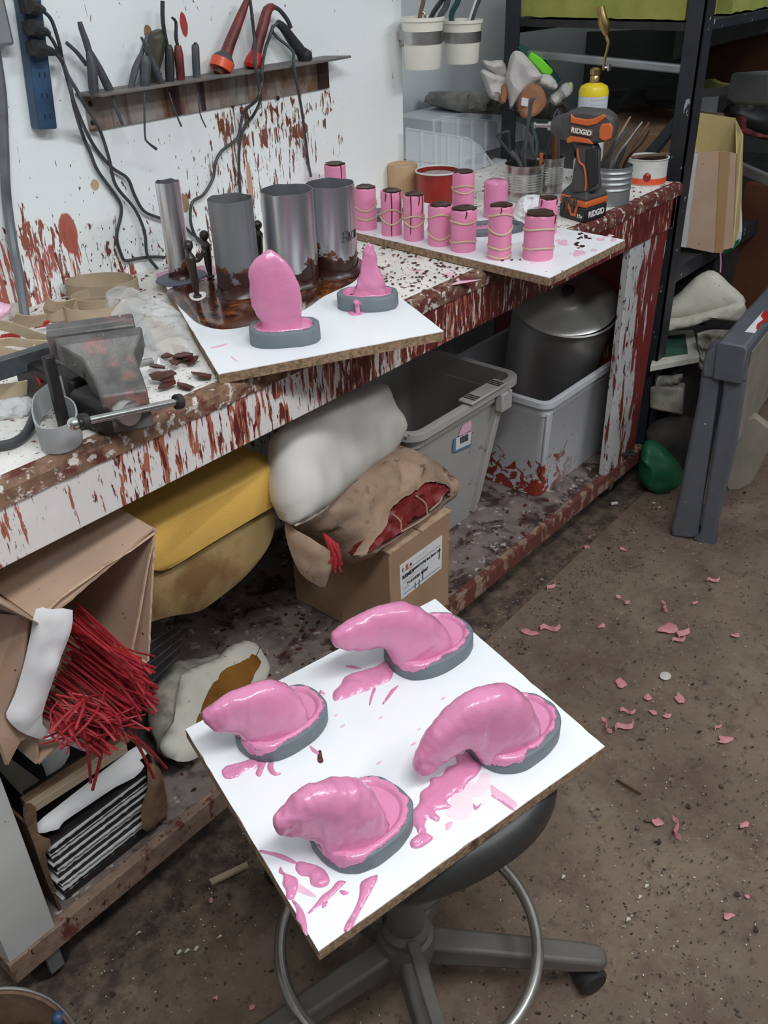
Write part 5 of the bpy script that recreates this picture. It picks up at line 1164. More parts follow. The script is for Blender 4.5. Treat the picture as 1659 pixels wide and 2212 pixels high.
# sloping front of the moving jaw down to the slide
def sec(px, py, z, w_, th): q = zpt(px, py, z); return [q-ax*w_/2, q+ax*w_/2, q+ax*w_/2+V((0, 0, -th)), q-ax*w_/2+V((0, 0, -th))]
mb = MB(); mb.loft([sec(212, 716, jawz-0.001, 0.115, 0.03), sec(216, 735, jawz-0.006, 0.105, 0.03), sec(232, 765, jawz-0.022, 0.068, 0.035), sec(255, 815, jawz-0.046, 0.062, 0.05), sec(268, 850, 0.962, 0.060, 0.055)]); mb.build('jaw_arm', 'vise_metal', t, bevel=0.003)
kn = P(283, 893, y=-0.035)
mb = MB(); q = zpt(262, 862, 0.955); mb.box(V((kn.x+0.006, 0.028, 0.928)), (0.066, 0.08, 0.05)); mb.build('slide', 'vise_dark', t, bevel=0.010, bseg=3)
mb = MB(); mb.box(V((kn.x+0.02, 0.15, 0.93)), (0.07, 0.15, 0.058)); mb.build('base', 'vise_dark', t, bevel=0.006)
mb = MB(); mb.box(V((kn.x-0.045, 0.06, 0.955)), (0.014, 0.012, 0.11)); mb.build('side_post', 'vise_dark', t, bevel=0.002)
mb = MB(); mb.lathe([(0.012, -0.03), (0.012, 0.0), (0.017, 0.001), (0.0175, 0.018), (0.0165, 0.021), (0.0005, 0.0215)], kn+V((0, 0.02, 0)), 28, Matrix.Rotation(PI/2, 3, 'X')); mb.build('screw_head', 'tool_grey' if False else 'steel', t)
ha, hb = P(160, 915, y=-0.042), P(392, 866, y=-0.042); hd = (hb-ha)
mb = MB(); mb.tube([ha, hb], 0.0052, 14); mb.ball(ha, 0.0085); mb.build('handle_bar', 'chrome', t)
for f_ in (0.055, 0.94):
    mb = MB(); q = ha+hd*f_; mb.tube([q, q+hd.normalized()*0.009], 0.0105, 16); mb.build('bar_bushing', 'rubber', t, bevel=0.001)
mb = MB(); mb.tube([P(285, 790, z=0.935), P(330, 780, z=0.935)], 0.0055, 10); mb.build('back_bar', 'steel', t)
# grey steel bar across behind the vise
mb = MB(); mb.beam(P(-60, 815, z=0.955), P(112, 762, z=0.962), 0.016, 0.030); solo(mb, 'steel_bar', 'tool_grey', 'flat grey steel bar poking in from the left behind the vise', 'bar', bevel=0.003)
# spiral grey curl
t_pl = P(100, 960, z=TOP)
mb = MB(); z0 = TOP+0.002
pts = [P(140, 850, z=z0+.045), P(112, 866, z=z0+.03), P(84, 892, z=z0+.014), P(80, 930, z=z0+.012), P(96, 962, z=z0+.012), P(140, 962, z=z0+.012), P(172, 940, z=z0+.012), P(166, 905, z=z0+.016), P(128, 885, z=z0+.024)]
mb.ribbon([q+V((0, 0, .008)) for q in pts], 0.036, 0.0022, [V((0, 0, 1))]*9); solo(mb, 'plastic_curl', 'curl_grey', 'grey plastic strip curled into a loop below the vise handle', 'plastic strip')
mb = MB(); mb.ribbon([P(95, 802, z=.95), P(112, 790, z=.955), P(130, 800, z=.95), P(136, 822, z=.945)], 0.022, 0.002, V((.3, -.5, .8))); solo(mb, 'plastic_curl', 'curl_grey', 'short pale grey strip bent beside the red clip, left of the vise', 'plastic strip')
mb = MB(); mb.loft([[P(76, 790, z=.95)+V((dx, 0, dz)) for dx, dz in ((-.006, 0), (.006, 0), (.006, .006), (-.006, .006))], [P(88, 835, z=.935)+V((dx, 0, dz)) for dx, dz in ((-.001, 0), (.001, 0), (.001, .003), (-.001, .003))]]); solo(mb, 'red_clip', 'red_plastic', 'small pointed red plastic clip left of the vise', 'clip')
mb = MB(); mb.tube([P(-20, 965, z=TOP+.008), P(25, 958, z=TOP+.008), P(55, 938, z=TOP+.009), P(72, 905, z=TOP+.012), P(78, 870, z=TOP+.02)], 0.0065, 10, smooth=5); solo(mb, 'rubber_hose', 'cord_grey', 'black rubber hose curving along the left bench corner', 'hose')
# straps (flat tan bands coiled)
def coil(label, cx, cy, rx, ry, zc, wd, mat, start=0, turn=1.0, rz=0, tilt=0.0, n=14):
    c = P(cx, cy, z=TOP); pts = []; 
    for k in range(n+1):
        a_ = start+2*PI*turn*k/n; sc = 1+0.10*k/n
        pts.append(c+RH*math.cos(a_)*rx*sc+FH*math.sin(a_)*ry*sc+V((0, 0, zc+tilt*math.sin(a_))))
    mb = MB(); mb.ribbon(pts, wd, 0.0025, V((0, 0, 1))); return solo(mb, 'wood_strap', mat, label, 'strap', 'coiled tan straps on the bench')
coil('largest coiled tan strap, standing on edge before the splattered wall', 224, 640, 0.062, 0.040, 0.018, 0.03, 'strap_tan', 0.2, 1.05)
coil('coiled tan strap directly before the largest one', 218, 668, 0.045, 0.035, 0.015, 0.026, 'strap_tan', 0.9, 1.1)
coil('tan strap coil nearest the clear film, in front of the others', 206, 690, 0.046, 0.034, 0.015, 0.028, 'strap_tan', 0.6, 1.0)
coil('small tight tan coil at the left of the coil group', 130, 690, 0.022, 0.018, 0.014, 0.022, 'strap_tan', 0, 1.2)
g = 'loose tan straps at the left bench corner'
def strip(label, pts, zc, wd, mat='strap_tan', wdir=V((0.2, -0.5, 0.8)), nm='wood_strap'):
    mb = MB(); mb.ribbon([P(a, b, z=TOP+z_) for a, b, z_ in pts], wd, 0.0025, wdir); return solo(mb, nm, mat, label, 'strap', g)
strip('tan strap running left from the small coil', [(160, 655, .03), (130, 662, .03), (110, 660, .035), (100, 650, .04)], 0, .022)
strip('long tan strap fanning from the vise to the left edge, upper one', [(105, 735, .03), (70, 725, .03), (40, 712, .035), (-10, 700, .04)], 0, .02)
strip('long pale strap fanning from the vise to the left edge, middle one', [(100, 745, .025), (60, 742, .025), (20, 738, .02), (-20, 745, .02)], 0, .018, 'strap_pale')
strip('wide pale strap lying lowest at the left bench corner', [(90, 825, .02), (50, 838, .018), (10, 845, .015), (-20, 848, .015)], 0, .03, 'strap_pale')
strip('short pale strap curled against the vise left side', [(105, 755, .02), (80, 762, .02), (70, 752, .02)], 0, .018, 'strap_pale')
strip('grey tan strap at the lowest left, under the fan of straps', [(70, 762, .012), (40, 770, .012), (-10, 760, .012)], 0, .026)
strip('tan strap rising near the thick grey cable', [(95, 690, .03), (60, 695, .035), (30, 690, .04)], 0, .026)
strip('bright red plastic strip under the straps, left one', [(45, 725, .014), (20, 726, .014), (0, 730, .014)], 0, .012, 'red_plastic')
strip('bright red plastic strip under the straps, beside the small coil', [(105, 698, .014), (92, 700, .014), (82, 702, .014)], 0, .012, 'red_plastic')
crumple('crumpled_paper', 'paper_shade', 'dirty crumpled paper at the left bench corner below the pale strap', 'paper', [(0, 868), (40, 858), (72, 868), (78, 880), (50, 900), (20, 905), (-10, 900)], P(30, 895, z=TOP), 0.02, 0.01, 0.012, 60)
crumple('pink_rag', 'pink_smear', 'pink rag lying against the wall at the far left edge', 'rag', [(-20, 650), (10, 655), (25, 660), (15, 680), (-15, 692)], P(0, 690, z=TOP+.02), 0.02, 0.01, 0.01, 40)
crumple('white_bundle', 'plaster', 'pale lump behind the thick cable at the wall', 'lump', [(18, 672), (30, 655), (48, 658), (52, 675), (40, 686), (22, 684)], P(36, 686, z=TOP+.003), 0.02, 0.015, 0.006, 40)
# film bag
pl = P(320, 720, z=TOP)
poly = smooth2([tuple(P(a, b, z=TOP))[:2] for a, b in ((212, 672), (240, 645), (300, 640), (345, 668), (400, 690), (425, 740), (430, 775), (380, 780), (335, 800), (300, 760), (260, 720), (230, 700))], 3)
mb = MB(); inflate(mb, poly, lambda u, v, n: V((u, v, TOP+0.002+max(n, 0))), 0.030, 0, R=0.05, res=26, nz=0.012, ns=38)
solo(mb, 'plastic_film', 'wrap_film', 'crumpled clear plastic film bag with grey strips inside, between vise and board', 'plastic bag', ang=25)
for k in range(6):
    a = P(250+22*k, 655+10*k, z=TOP+.012); b = P(300+20*k, 735+8*k, z=TOP+.008)
    mb = MB(); mb.beam(a, b, 0.016, 0.003); solo(mb, 'metal_strip', 'strap_tan' if k > 2 else 'galvanised', 'thin strip lying in the clear film bag', 'strip', 'strips inside the film bag')
# brown wax shards near board 1
for k in range(16):
    px = rnd.uniform(330, 470); py = rnd.uniform(765, 870)-0.1*(px-400)
    if px > 440 and py > 790: py = 770; px = 400
    c = P(px, py, z=TOP+0.004+rnd.random()*0.01); mb = MB(); n_ = 6; poly = [(math.cos(2*PI*i/n_)*rnd.uniform(.008, .022), math.sin(2*PI*i/n_)*rnd.uniform(.006, .014)) for i in range(n_)]
    R3 = Matrix.Rotation(rnd.random()*6, 3, 'Z') @ Matrix.Rotation(rnd.uniform(-.3, .3), 3, 'X')
    mb.prism([c+R3 @ V((u, v, 0)) for u, v in poly], R3 @ V((0, 0, 0.0025))); solo(mb, 'wax_shard', 'chip_wax', 'dark brown wax shard lying between the vise and the board', 'wax shard', 'brown wax shards on the bench', smooth=False)
# stuff: small chips over the bench top
mb = MB()
for k in range(620):
    x = rnd.uniform(0.75, 2.3); y = rnd.uniform(0.01, 0.54)
    if k > 400: x = rnd.uniform(1.22, 1.5); y = rnd.uniform(0.0, 0.30)
    s_ = rnd.uniform(.0012, .0045)*(1.5 if rnd.random() < .1 else 1); a = rnd.random()*6; c = V((x, y, TOP+0.0015)); n_ = 5
    R3 = Matrix.Rotation(a, 3, 'Z') @ Matrix.Rotation(rnd.uniform(-.25, .25), 3, 'X')
    mb.cur = 0 if rnd.random() < 0.8 else 1
    mb.prism([c+R3 @ V((math.cos(2*PI*i/n_)*s_*rnd.uniform(.5, 1.4), math.sin(2*PI*i/n_)*s_*rnd.uniform(.3, .9), 0)) for i in range(n_)], R3 @ V((0, 0, 0.0012)))
solo(mb, 'wax_crumbs', ['chip_wax', 'rust_panel'], 'brown wax crumbs scattered over the white bench top', 'wax crumbs', kind='stuff', smooth=False)
puddle([(920, 628), (960, 610), (1010, 606), (1040, 604), (1000, 612), (955, 620)], TOP+0.0005, 'pink_smear', bench, th=0.0005, res=10)
puddle([(960, 592), (975, 588), (980, 594), (966, 598)], TOP+0.0005, 'pink_smear', bench, th=0.0006, res=6)
# dark wax patch where board meets the apron
# ================================================================== UNDER THE BENCH
SZ = 0.1365
# labelled cardboard box
t = thing('cardboard_box', 'closed brown cardboard box with a white shipping label on the low shelf', 'box', (1.25, 0.14, SZ))
mb = MB(); mb.bx(1.150, 1.356, 0.003, 0.30, SZ, 0.392); mb.build('box_body', 'cardboard_brown', t, bevel=0.003)
mb = MB(); mb.bx(1.148, 1.250, 0.001, 0.302, 0.392, 0.396); mb.build('flap', 'cardboard_torn', t); mb = MB(); mb.bx(1.254, 1.358, 0.001, 0.302, 0.392, 0.396); mb.build('flap', 'cardboard_torn', t)
mb = MB(); mb.prism([V((1.182, 0.0025, 0.256)), V((1.326, 0.0025, 0.258)), V((1.328, 0.0025, 0.346)), V((1.180, 0.0025, 0.347))], (0, -0.0006, 0)); lab = mb.build('shipping_label', 'paper', t, smooth=False)
lp = lambda u, v: V((1.182+u*0.144, 0.0016, 0.257+v*0.089))
X_ = V((1, 0, 0)); Z_ = V((0, 0, 1))
text('REMEX', 'label_text', 'ink', lab, lp(.18, .60), X_, Z_, 0.013, bold=.0004); text('1000P(12X36) 8oz Sauce Cup', 'label_text', 'ink', lab, lp(.62, .62), X_, Z_, 0.0082, bold=.0003)
text('P1-6416301 01007', 'label_text', 'ink', lab, lp(.40, .34), X_, Z_, 0.0095, bold=.0003)
for (u0, u1, v, th_, mt) in ((.06, .95, .75, .0006, 'ink'), (.06, .95, .10, .0016, 'ink_blue'), (.06, .3, .45, .0005, 'ink'), (.06, .2, .25, .0005, 'ink'), (.35, .6, .88, .003, 'print_light'), (.28, .6, .49, .003, 'print_light')):
    mb = MB(); mb.prism([lp(u0, v), lp(u1, v), lp(u1, v)+Z_*th_, lp(u0, v)+Z_*th_], (0, -0.0004, 0)); mb.build('label_line', mt, lab, smooth=False)
for (u, v, mt) in ((.15, .85, 'orange'), (.23, .80, 'pink_smear'), (.25, .88, 'pink_smear')):
    mb = MB(); mb.prism([lp(u-.03, v-.08), lp(u+.03, v-.08), lp(u+.03, v+.06), lp(u-.03, v+.06)], (0, -0.0004, 0)); mb.build('label_sticker', mt, lab, smooth=False)
for (u, v0, v1) in ((.33, .02, .22), (.43, .0, .2), (.52, .1, .45), (.93, .35, .7), (.05, .78, .9)):
    mb = MB(); mb.prism([lp(u-.01, v0), lp(u+.01, v0+.02), lp(u+.012, v1), lp(u-.002, v1-.02)], (0, -0.0006, 0)); mb.build('wax_streak', 'dark_wax', lab, smooth=False)

# kraft paper sack of red wax
g = None
t = thing('paper_sack', 'torn brown paper sack of red wax slumped over the labelled box', 'sack', (1.15, 0.1, 0.42))
pl = Plane((1.16, 0.09, 0.45), 0.10, 0.35)
out = [(618, 1108), (640, 1090), (700, 1040), (760, 1005), (830, 975), (865, 962), (905, 985), (940, 1010), (972, 1042), (970, 1060), (955, 1085), (930, 1102), (900, 1122), (870, 1142), (840, 1165), (800, 1192), (770, 1215), (748, 1212), (720, 1180), (690, 1160), (660, 1150), (630, 1132)]
mb = MB(); inflate(mb, smooth2([pl.uv(*q) for q in out], 2), pl.at, 0.070, 0.05, R=0.06, res=36, nz=0.016, ns=20, seed=3, ridge=True); mb.build('sack_body', 'kraft', t, ang=60)
op = [(812, 1100), (840, 1075), (868, 1060), (892, 1040), (920, 1036), (945, 1048), (952, 1062), (945, 1080), (920, 1100), (895, 1118), (868, 1138), (835, 1162), (800, 1185), (770, 1202), (758, 1195), (775, 1170), (800, 1140)]
pl3 = Plane(pl.at(0, 0, 0.050), 0.10, 0.35)
mb = MB(); inflate(mb, smooth2([pl3.uv(*q) for q in op], 2), pl3.at, 0.036, 0.02, R=0.014, res=30, nz=0.012, ns=45, seed=8, ridge=True); mb.build('red_wax_blocks', 'red_block', t, ang=60)
for (a_, b_) in (((818, 1110), (838, 1150)), ((870, 1072), (895, 1112)), ((838, 1150), (900, 1112)), ((900, 1105), (928, 1072))):
    mb = MB(); mb.tube([pl3.p(*a_, .034), pl3.p((a_[0]+b_[0])/2+4, (a_[1]+b_[1])/2-3, .04), pl3.p(*b_, .034)], .0022, 6, smooth=3); mb.build('paper_shred', 'kraft', t)
# torn rim of the sack opening
mb = MB(); q_ = smooth2(op, 4); rg = []
cxo = sum(a for a, b in q_)/len(q_); cyo = sum(b for a, b in q_)/len(q_)
for i, (a, b) in enumerate(q_+q_[:1]):
    k1 = 1.03+0.05*noise.noise(V((i*.9, 0, 0))); k0 = 0.93+0.10*noise.noise(V((i*.7, 4, 0))); f_ = lambda k, n: pl3.p(cxo+(a-cxo)*k, cyo+(b-cyo)*k, n)
    rg.append([f_(k1, 0.012), f_(k1*.995, 0.026), f_(k0, 0.036), f_(k0, 0.034)])
mb.loft(rg, cap=False); mb.build('torn_edge', 'kraft', t, ang=80)
# hanging front flap and red rods poking out under it
pl4 = Plane(P(660, 1190, y=0.03))
mb = MB(); inflate(mb, smooth2([pl4.uv(*q) for q in ((616, 1128), (640, 1145), (668, 1160), (690, 1175), (712, 1190), (722, 1215), (712, 1240), (702, 1268), (680, 1262), (650, 1240), (630, 1200), (618, 1160))], 2), pl4.at, 0.006, 0.004, R=0.02, res=14, nz=0.006, ns=30); mb.build('sack_flap', 'kraft', t, ang=60)
for i in range(9):
    a = pl4.p(700+4*i, 1160+3*i, -0.012); b = pl4.p(716+rnd.uniform(-10, 22), 1222+rnd.uniform(-15, 18), 0.004)
    mb = MB(); mb.tube([a, a.lerp(b, .5)+V((0, -.004, 0)), b], 0.0028, 7, smooth=2); solo(mb, 'red_wax_rod', 'red_wire', 'red wax rod poking from under the paper sack', 'wax rod', 'red wax rods under the paper sack')

# white pillow-like sack
pl = Plane((1.09, 0.10, 0.62), 0.35, 0.25)
out = [(608, 930), (640, 900), (700, 870), (770, 845), (822, 826), (832, 868), (862, 905), (865, 935), (850, 965), (835, 985), (800, 1012), (760, 1045), (715, 1082), (680, 1110), (650, 1128), (630, 1134), (622, 1110), (610, 1080), (606, 1020), (605, 970)]
t = thing('white_sack', 'plump white cloth sack wedged between the bench apron and the paper sack', 'sack', pl.o)
mb = MB(); inflate(mb, smooth2([pl.uv(*q) for q in out], 2), pl.at, 0.045, 0.055, R=0.07, res=34, nz=0.010, ns=14, seed=5); mb.build('sack_body', 'cloth_white', t, ang=60)
mb = MB(); mb.tube([pl.p(*q, 0.002) for q in ((636, 1133), (680, 1112), (740, 1066), (790, 1024), (838, 988), (868, 940), (864, 905), (836, 866))], 0.0035, 7, smooth=5); mb.build('seam', 'cloth_white', t)
for i in range(6):
    q = [(700, 1098), (745, 1060), (772, 1042), (838, 985), (866, 930), (852, 880)][i]
    mb = MB(); mb.tube([pl.p(*q), pl.p(q[0]+5, q[1]+8), pl.p(q[0]+12, q[1]+4)], 0.0007, 5, smooth=4); mb.build('loose_thread', 'cloth_white', t)

# yellow foam slabs
t_pl = 0.10
def foam(name, mat, label, out, y, depth, z0, R=0.02, bulge=0.012):
    pl_ = Plane((0.8, y, 0.6), 0.0); poly = smooth2([pl_.uv(*q) for q in out], 3); mb = MB()
    inflate(mb, poly, lambda u, v, n: pl_.at(u, v, n if n >= 0 else n*depth/0.01), bulge, 0.01, R=R, res=30, nz=0.003, ns=12, pw=0.5)
    return solo(mb, name, mat, label, 'foam', 'foam slabs under the bench', ang=60)
# top slab: box-like with rounded nose
pl_ = Plane((0.8, 0.085, 0.6), 0.0)
def slabfoam(out, y0, depth, name, mat, label, bev, lift=0.0):
    pl_ = Plane((0.8, y0, 0.6), 0.0); poly = [V((*q, 0)) for q in smooth2([pl_.uv(*q) for q in out], 3)]
    c = sum(poly, V())/len(poly); rings = []
    for dd, s_ in ((0, 0.93), (0.004, 0.98), (0.012, 1.0), (depth*0.5, 1.0), (depth, 1.0)):
        rings.append([pl_.at(c.x+(q.x-c.x)*(1-(1-s_)*0.25), c.y+(q.y-c.y)*s_, -dd)+V((0, 0, lift*dd)) for q in poly])
    mb = MB(); mb.loft(rings); return solo(mb, name, mat, label, 'foam', 'foam slabs under the bench', ang=60)
slabfoam([(335, 1142), (420, 1098), (520, 1045), (598, 1000), (608, 1010), (608, 1078), (600, 1092), (560, 1115), (460, 1175), (370, 1230), (335, 1236), (322, 1225), (322, 1165)], 0.085, 0.36, 'yellow_foam', 'foam_yellow', 'bright yellow foam slab directly under the bench apron', 0)
slabfoam([(318, 1236), (370, 1232), (460, 1178), (560, 1118), (592, 1098), (595, 1140), (578, 1190), (530, 1250), (470, 1300), (430, 1325), (370, 1335), (300, 1352), (290, 1340), (292, 1260)], 0.10, 0.33, 'tan_foam', 'foam_tan', 'darker tan half round foam slab sagging below the yellow one', 0)

# bundle of dark wires behind the box
for k in range(26):
    a = P(285+k*4.0, 1348+k*1.0, y=0.17); b = P(255+k*3.4+rnd.uniform(-4, 4), 1420+k*2.8, y=0.10)
for k in range(26):
    o_ = k/25; a = P(388, 1345+o_*70, y=0.20); b = P(275+10*o_, 1420+o_*95, y=0.12)
    mb = MB(); mb.tube([a+V((0, 0, rnd.uniform(-.002, .002))), b], 0.0022, 6); solo(mb, 'dark_wire_rod', 'vise_dark' if k % 6 else 'tool_grey', 'thin dark rod in the stack behind the red wax rods', 'rod', 'dark rods stacked below the tan foam')

# plaster mould with orange window
t = thing('plaster_mould', 'white plaster mould with orange brown hollow on the low shelf behind the stool board', 'mould', (0.80, 0.24, SZ))
pl = Plane((0.775, 0.165, 0.20), 0.55, 0.75)
out = [(520, 1384), (548, 1392), (572, 1418), (581, 1445), (578, 1472), (560, 1500), (520, 1540), (470, 1580), (445, 1620), (420, 1640), (395, 1646), (372, 1640), (350, 1620), (348, 1600), (375, 1560), (380, 1520), (392, 1460), (420, 1440), (470, 1420), (490, 1400)]
mb = MB(); inflate(mb, smooth2([pl.uv(*q) for q in out], 2), pl.at, 0.016, 0.02, R=0.018, res=26, nz=0.002, ns=20); mb.build('mould_face', 'plaster', t, ang=60)
out2 = [(500, 1392), (470, 1412), (400, 1425), (368, 1428), (345, 1460), (322, 1500), (325, 1560), (340, 1600), (350, 1625), (380, 1640), (420, 1600), (470, 1500), (520, 1420)]
pl5 = Plane(pl.at(0, 0, -0.035), 0.55, 0.75)
mb = MB(); inflate(mb, smooth2([pl5.uv(*q) for q in out2], 2), pl5.at, 0.028, 0.03, R=0.03, res=24, nz=0.008, ns=22); mb.build('mould_back', 'plaster_dirty', t, ang=60)
hol = [(535, 1420), (554, 1438), (540, 1462), (528, 1490), (500, 1515), (470, 1540), (440, 1560), (412, 1575), (420, 1545), (440, 1500), (460, 1468), (480, 1450), (510, 1438)]
mb = MB(); inflate(mb, smooth2([pl.uv(*q) for q in hol], 2), lambda u, v, n: pl.at(u, v, 0.0165+n), 0.0015, 0.004, R=0.01, res=16); mb.build('hollow', 'mold_orange', t, ang=60)
mb = MB(); mb.tube([pl.p(552, 1405, .016), pl.p(545, 1420, .0175), pl.p(540, 1428, .0175)], .0008, 5); mb.build('seam_line', 'dark_wax', t)

# open cardboard box with red wax rods
t = thing('cardboard_box', 'large open cardboard box on its side spilling red wax rods', 'box', (0.48, 0.15, 0.5))
TL, TR_, BR, BL = V((.416, -.012, .690)), V((.622, .004, .728)), V((.560, -.004, .520)), V((.352, -.018, .484))
dv = V((-0.015, 0.33, 0.03)); th = 0.005
def panel(a, b, dv_, nm, mat='cardboard', th=0.004, n=None):
    n = n or (b-a).cross(dv_).normalized()*th
    mb = MB(); N = 24; pts = []
    for i in range(N+1):
        q = a.lerp(b, i/N); pts.append(q-dv_.normalized()*0.004*abs(noise.noise(V((i*.9, a.x*9, 0)))))
    mb.prism(pts+[b+dv_, a+dv_], n); mb.build(nm, mat, t, smooth=False)
panel(TL, TR_, dv, 'top_panel'); panel(TR_, BR, dv, 'side_panel'); panel(BR, BL, dv, 'bottom_panel'); panel(BL, TL, dv, 'side_panel')
mb = MB(); mb.prism([q+dv*0.98 for q in (TL, TR_, BR, BL)], (0, 0.003, 0)); mb.build('back_panel', 'cardboard', t, smooth=False)
# outer flap on the left, hanging forward
fl = Plane(TL)
mb = MB(); a_ = TL; b_ = P(-40, 1322, y=-0.03); c_ = P(-40, 1575, y=-0.05); d_ = P(25, 1648, y=-0.03)
e_ = P(60, 1640, y=-0.02)
mb.prism([TL+V((0, -.003, 0)), P(50, 1330, y=-0.04), b_, c_, P(-5, 1590, y=-0.04), P(18, 1652, y=-0.03), P(45, 1600, y=-0.02), BL+V((0.004, -.003, 0.05))], V((-0.003, 0.004, 0))); mb.build('flap', 'cardboard', t, smooth=False)
mb = MB(); mb.prism([TL, P(0, 1300, x=0.30), P(-60, 1260, x=0.28), TL+dv*0.9+V((-.1, 0, 0)), TL+dv*.9], (0, 0, -0.003)); mb.build('flap', 'cardboard', t, smooth=False)
# torn light edge strips
mb = MB(); mb.tube([P(a, b, y=y_) for a, b, y_ in ((88, 1332, -.012), (130, 1290, -.01), (205, 1238, -.006), (225, 1222, -.004), (280, 1190, 0), (332, 1152, .004))], 0.003, 6, flat=.5); mb.build('torn_edge', 'cardboard_torn', t)
mb = MB(); mb.tube([P(a, b, y=y_) for a, b, y_ in ((334, 1152, .004), (318, 1225, .002), (300, 1330, 0), (284, 1405, -.002))], 0.003, 6, flat=.5); mb.build('torn_edge', 'cardboard_torn', t)
# paper liner
pl = Plane((0.40, -0.030, 0.58), 0.05)
mb = MB(); inflate(mb, smooth2([pl.uv(*q) for q in ((78, 1315), (110, 1316), (157, 1318), (150, 1370), (132, 1420), (115, 1470), (98, 1520), (92, 1565), (130, 1590), (188, 1598), (190, 1625), (155, 1612), (115, 1600), (80, 1595), (40, 1578), (14, 1550), (18, 1530), (32, 1500), (50, 1440), (66, 1370))], 2), pl.at, 0.006, 0.001, R=0.012, res=24, nz=0.008, ns=26); solo(mb, 'paper_liner', 'paper', 'curled white paper liner at the left inside the box of red rods', 'paper', ang=60)
# red wax rods : individuals
rod_mb = MB()
def rodmesh(bend, L, r):
    mb = MB(); mb.tube([V((0, 0, 0)), V((L*.35, 0, bend*.4)), V((L*.7, 0, bend*.1)), V((L, 0, -bend))], r, 7, smooth=3)
    o = mb.build('red_wax_rod', 'red_wire'); me = o.data; bpy.data.objects.remove(o); return me
rods = [rodmesh(b, 0.34, r) for b, r in ((0.004, .0022), (-0.008, .0020), (0.014, .0024), (-0.016, .0018), (0.028, .0022))]
rods += [rodmesh(b, 0.20, r) for b, r in ((0.02, .0018), (-0.03, .0016), (0.035, .002))]
for i in range(150):
    o = bpy.data.objects.new('red_wax_rod', rods[i % 5] if i < 112 else rods[5+i % 3]); COL.objects.link(o)
    if i < 112:
        v = rnd.random(); w_ = rnd.random()
        ex = 225+105*math.sin(PI*min(1, .25+v*.9))*rnd.uniform(.75, 1.08)+rnd.uniform(-10, 10); ey = 1432+200*v+rnd.uniform(-12, 12)
        end = P(ex, ey, y=-0.07-0.06*w_)
        start = P(ex-rnd.uniform(120, 170), ey-95-30*(1-v)+rnd.uniform(-12, 12), y=0.10-0.06*w_)
    else:
        end = P(rnd.uniform(110, 350), rnd.uniform(1540, 1620), y=-0.12); start = P(end and rnd.uniform(110, 230), rnd.uniform(1490, 1560), y=-0.05)
    d_ = (end-start); L_ = 0.34 if i < 112 else 0.20
    o.scale = (d_.length/L_, 1, 0.6)
    q = d_.to_track_quat('X', 'Z'); o.rotation_mode = 'QUATERNION'; 
    from mathutils import Quaternion
    o.rotation_quaternion = q @ Quaternion((1, 0, 0), rnd.random()*6.28); o.location = start
    tag(o, 'thin red wax rod in the bundle spilling from the open cardboard box', 'wax rod', 'red wax rods in the open box')
mb = MB(); mb.tube([V((.47, .16, .60)), P(300, 1428, y=-0.06)], 0.0065, 12); solo(mb, 'red_wax_rod', 'red_plastic', 'thickest red wax rod lying on top of the bundle', 'wax rod')
for k, (a, b) in enumerate((((230, 1560), (200, 1706)), ((280, 1580), (332, 1680)), ((290, 1590), (360, 1660)), ((180, 1580), (196, 1690)))):
    mb = MB(); mb.tube([P(*a, y=-.09), P((a[0]+b[0])/2+3, (a[1]+b[1])/2, y=-.09), P(*b, y=-.07)], 0.0024, 7, smooth=3)
    solo(mb, 'red_wax_rod', 'red_wire', 'red wax rod hanging down in front of the stacked sheets', 'wax rod', 'red wax rods drooping from the box')

# torn low box with stacked sheets
t = thing('torn_box', 'torn low cardboard tray around the stack of thin white sheets', 'box', (0.43, 0.15, SZ))
mb = MB(); mb.bx(0.325, 0.329, 0.022, 0.34, SZ, 0.34); mb.build('side_panel', 'cardboard_wet', t)
mb = MB(); mb.bx(0.332, 0.545, 0.34, 0.344, SZ, 0.32); mb.build('back_panel', 'cardboard_wet', t)
mb = MB(); mb.bx(0.548, 0.552, 0.03, 0.34, SZ, 0.30); mb.build('side_panel', 'cardboard_wet', t)
pl = Plane((0.325, 0.016, 0.25), 0.0)
mb = MB(); inflate(mb, smooth2([pl.uv(*q) for q in ((55, 1735), (78, 1745), (82, 1800), (108, 1812), (108, 1835), (98, 1845), (112, 1900), (122, 1925), (112, 1930), (92, 1880), (72, 1820), (50, 1760))], 2), pl.at, 0.003, 0.002, res=14, nz=.002); mb.build('torn_flap', 'cardboard_wet', t, ang=60)
pl = Plane((0.52, 0.012, 0.25), 0.2)
mb = MB(); inflate(mb, smooth2([pl.uv(*q) for q in ((318, 1650), (345, 1660), (360, 1720), (362, 1755), (345, 1775), (325, 1795), (308, 1790), (306, 1740), (320, 1700))], 2), pl.at, 0.004, 0.002, res=14, nz=.006, ns=30); mb.build('torn_flap', 'cardboard_wet', t, ang=60)
sheet = MB(); sheet.bx(0.0, 0.19, 0.0, 0.26, 0.0, 0.0035)
o0 = None
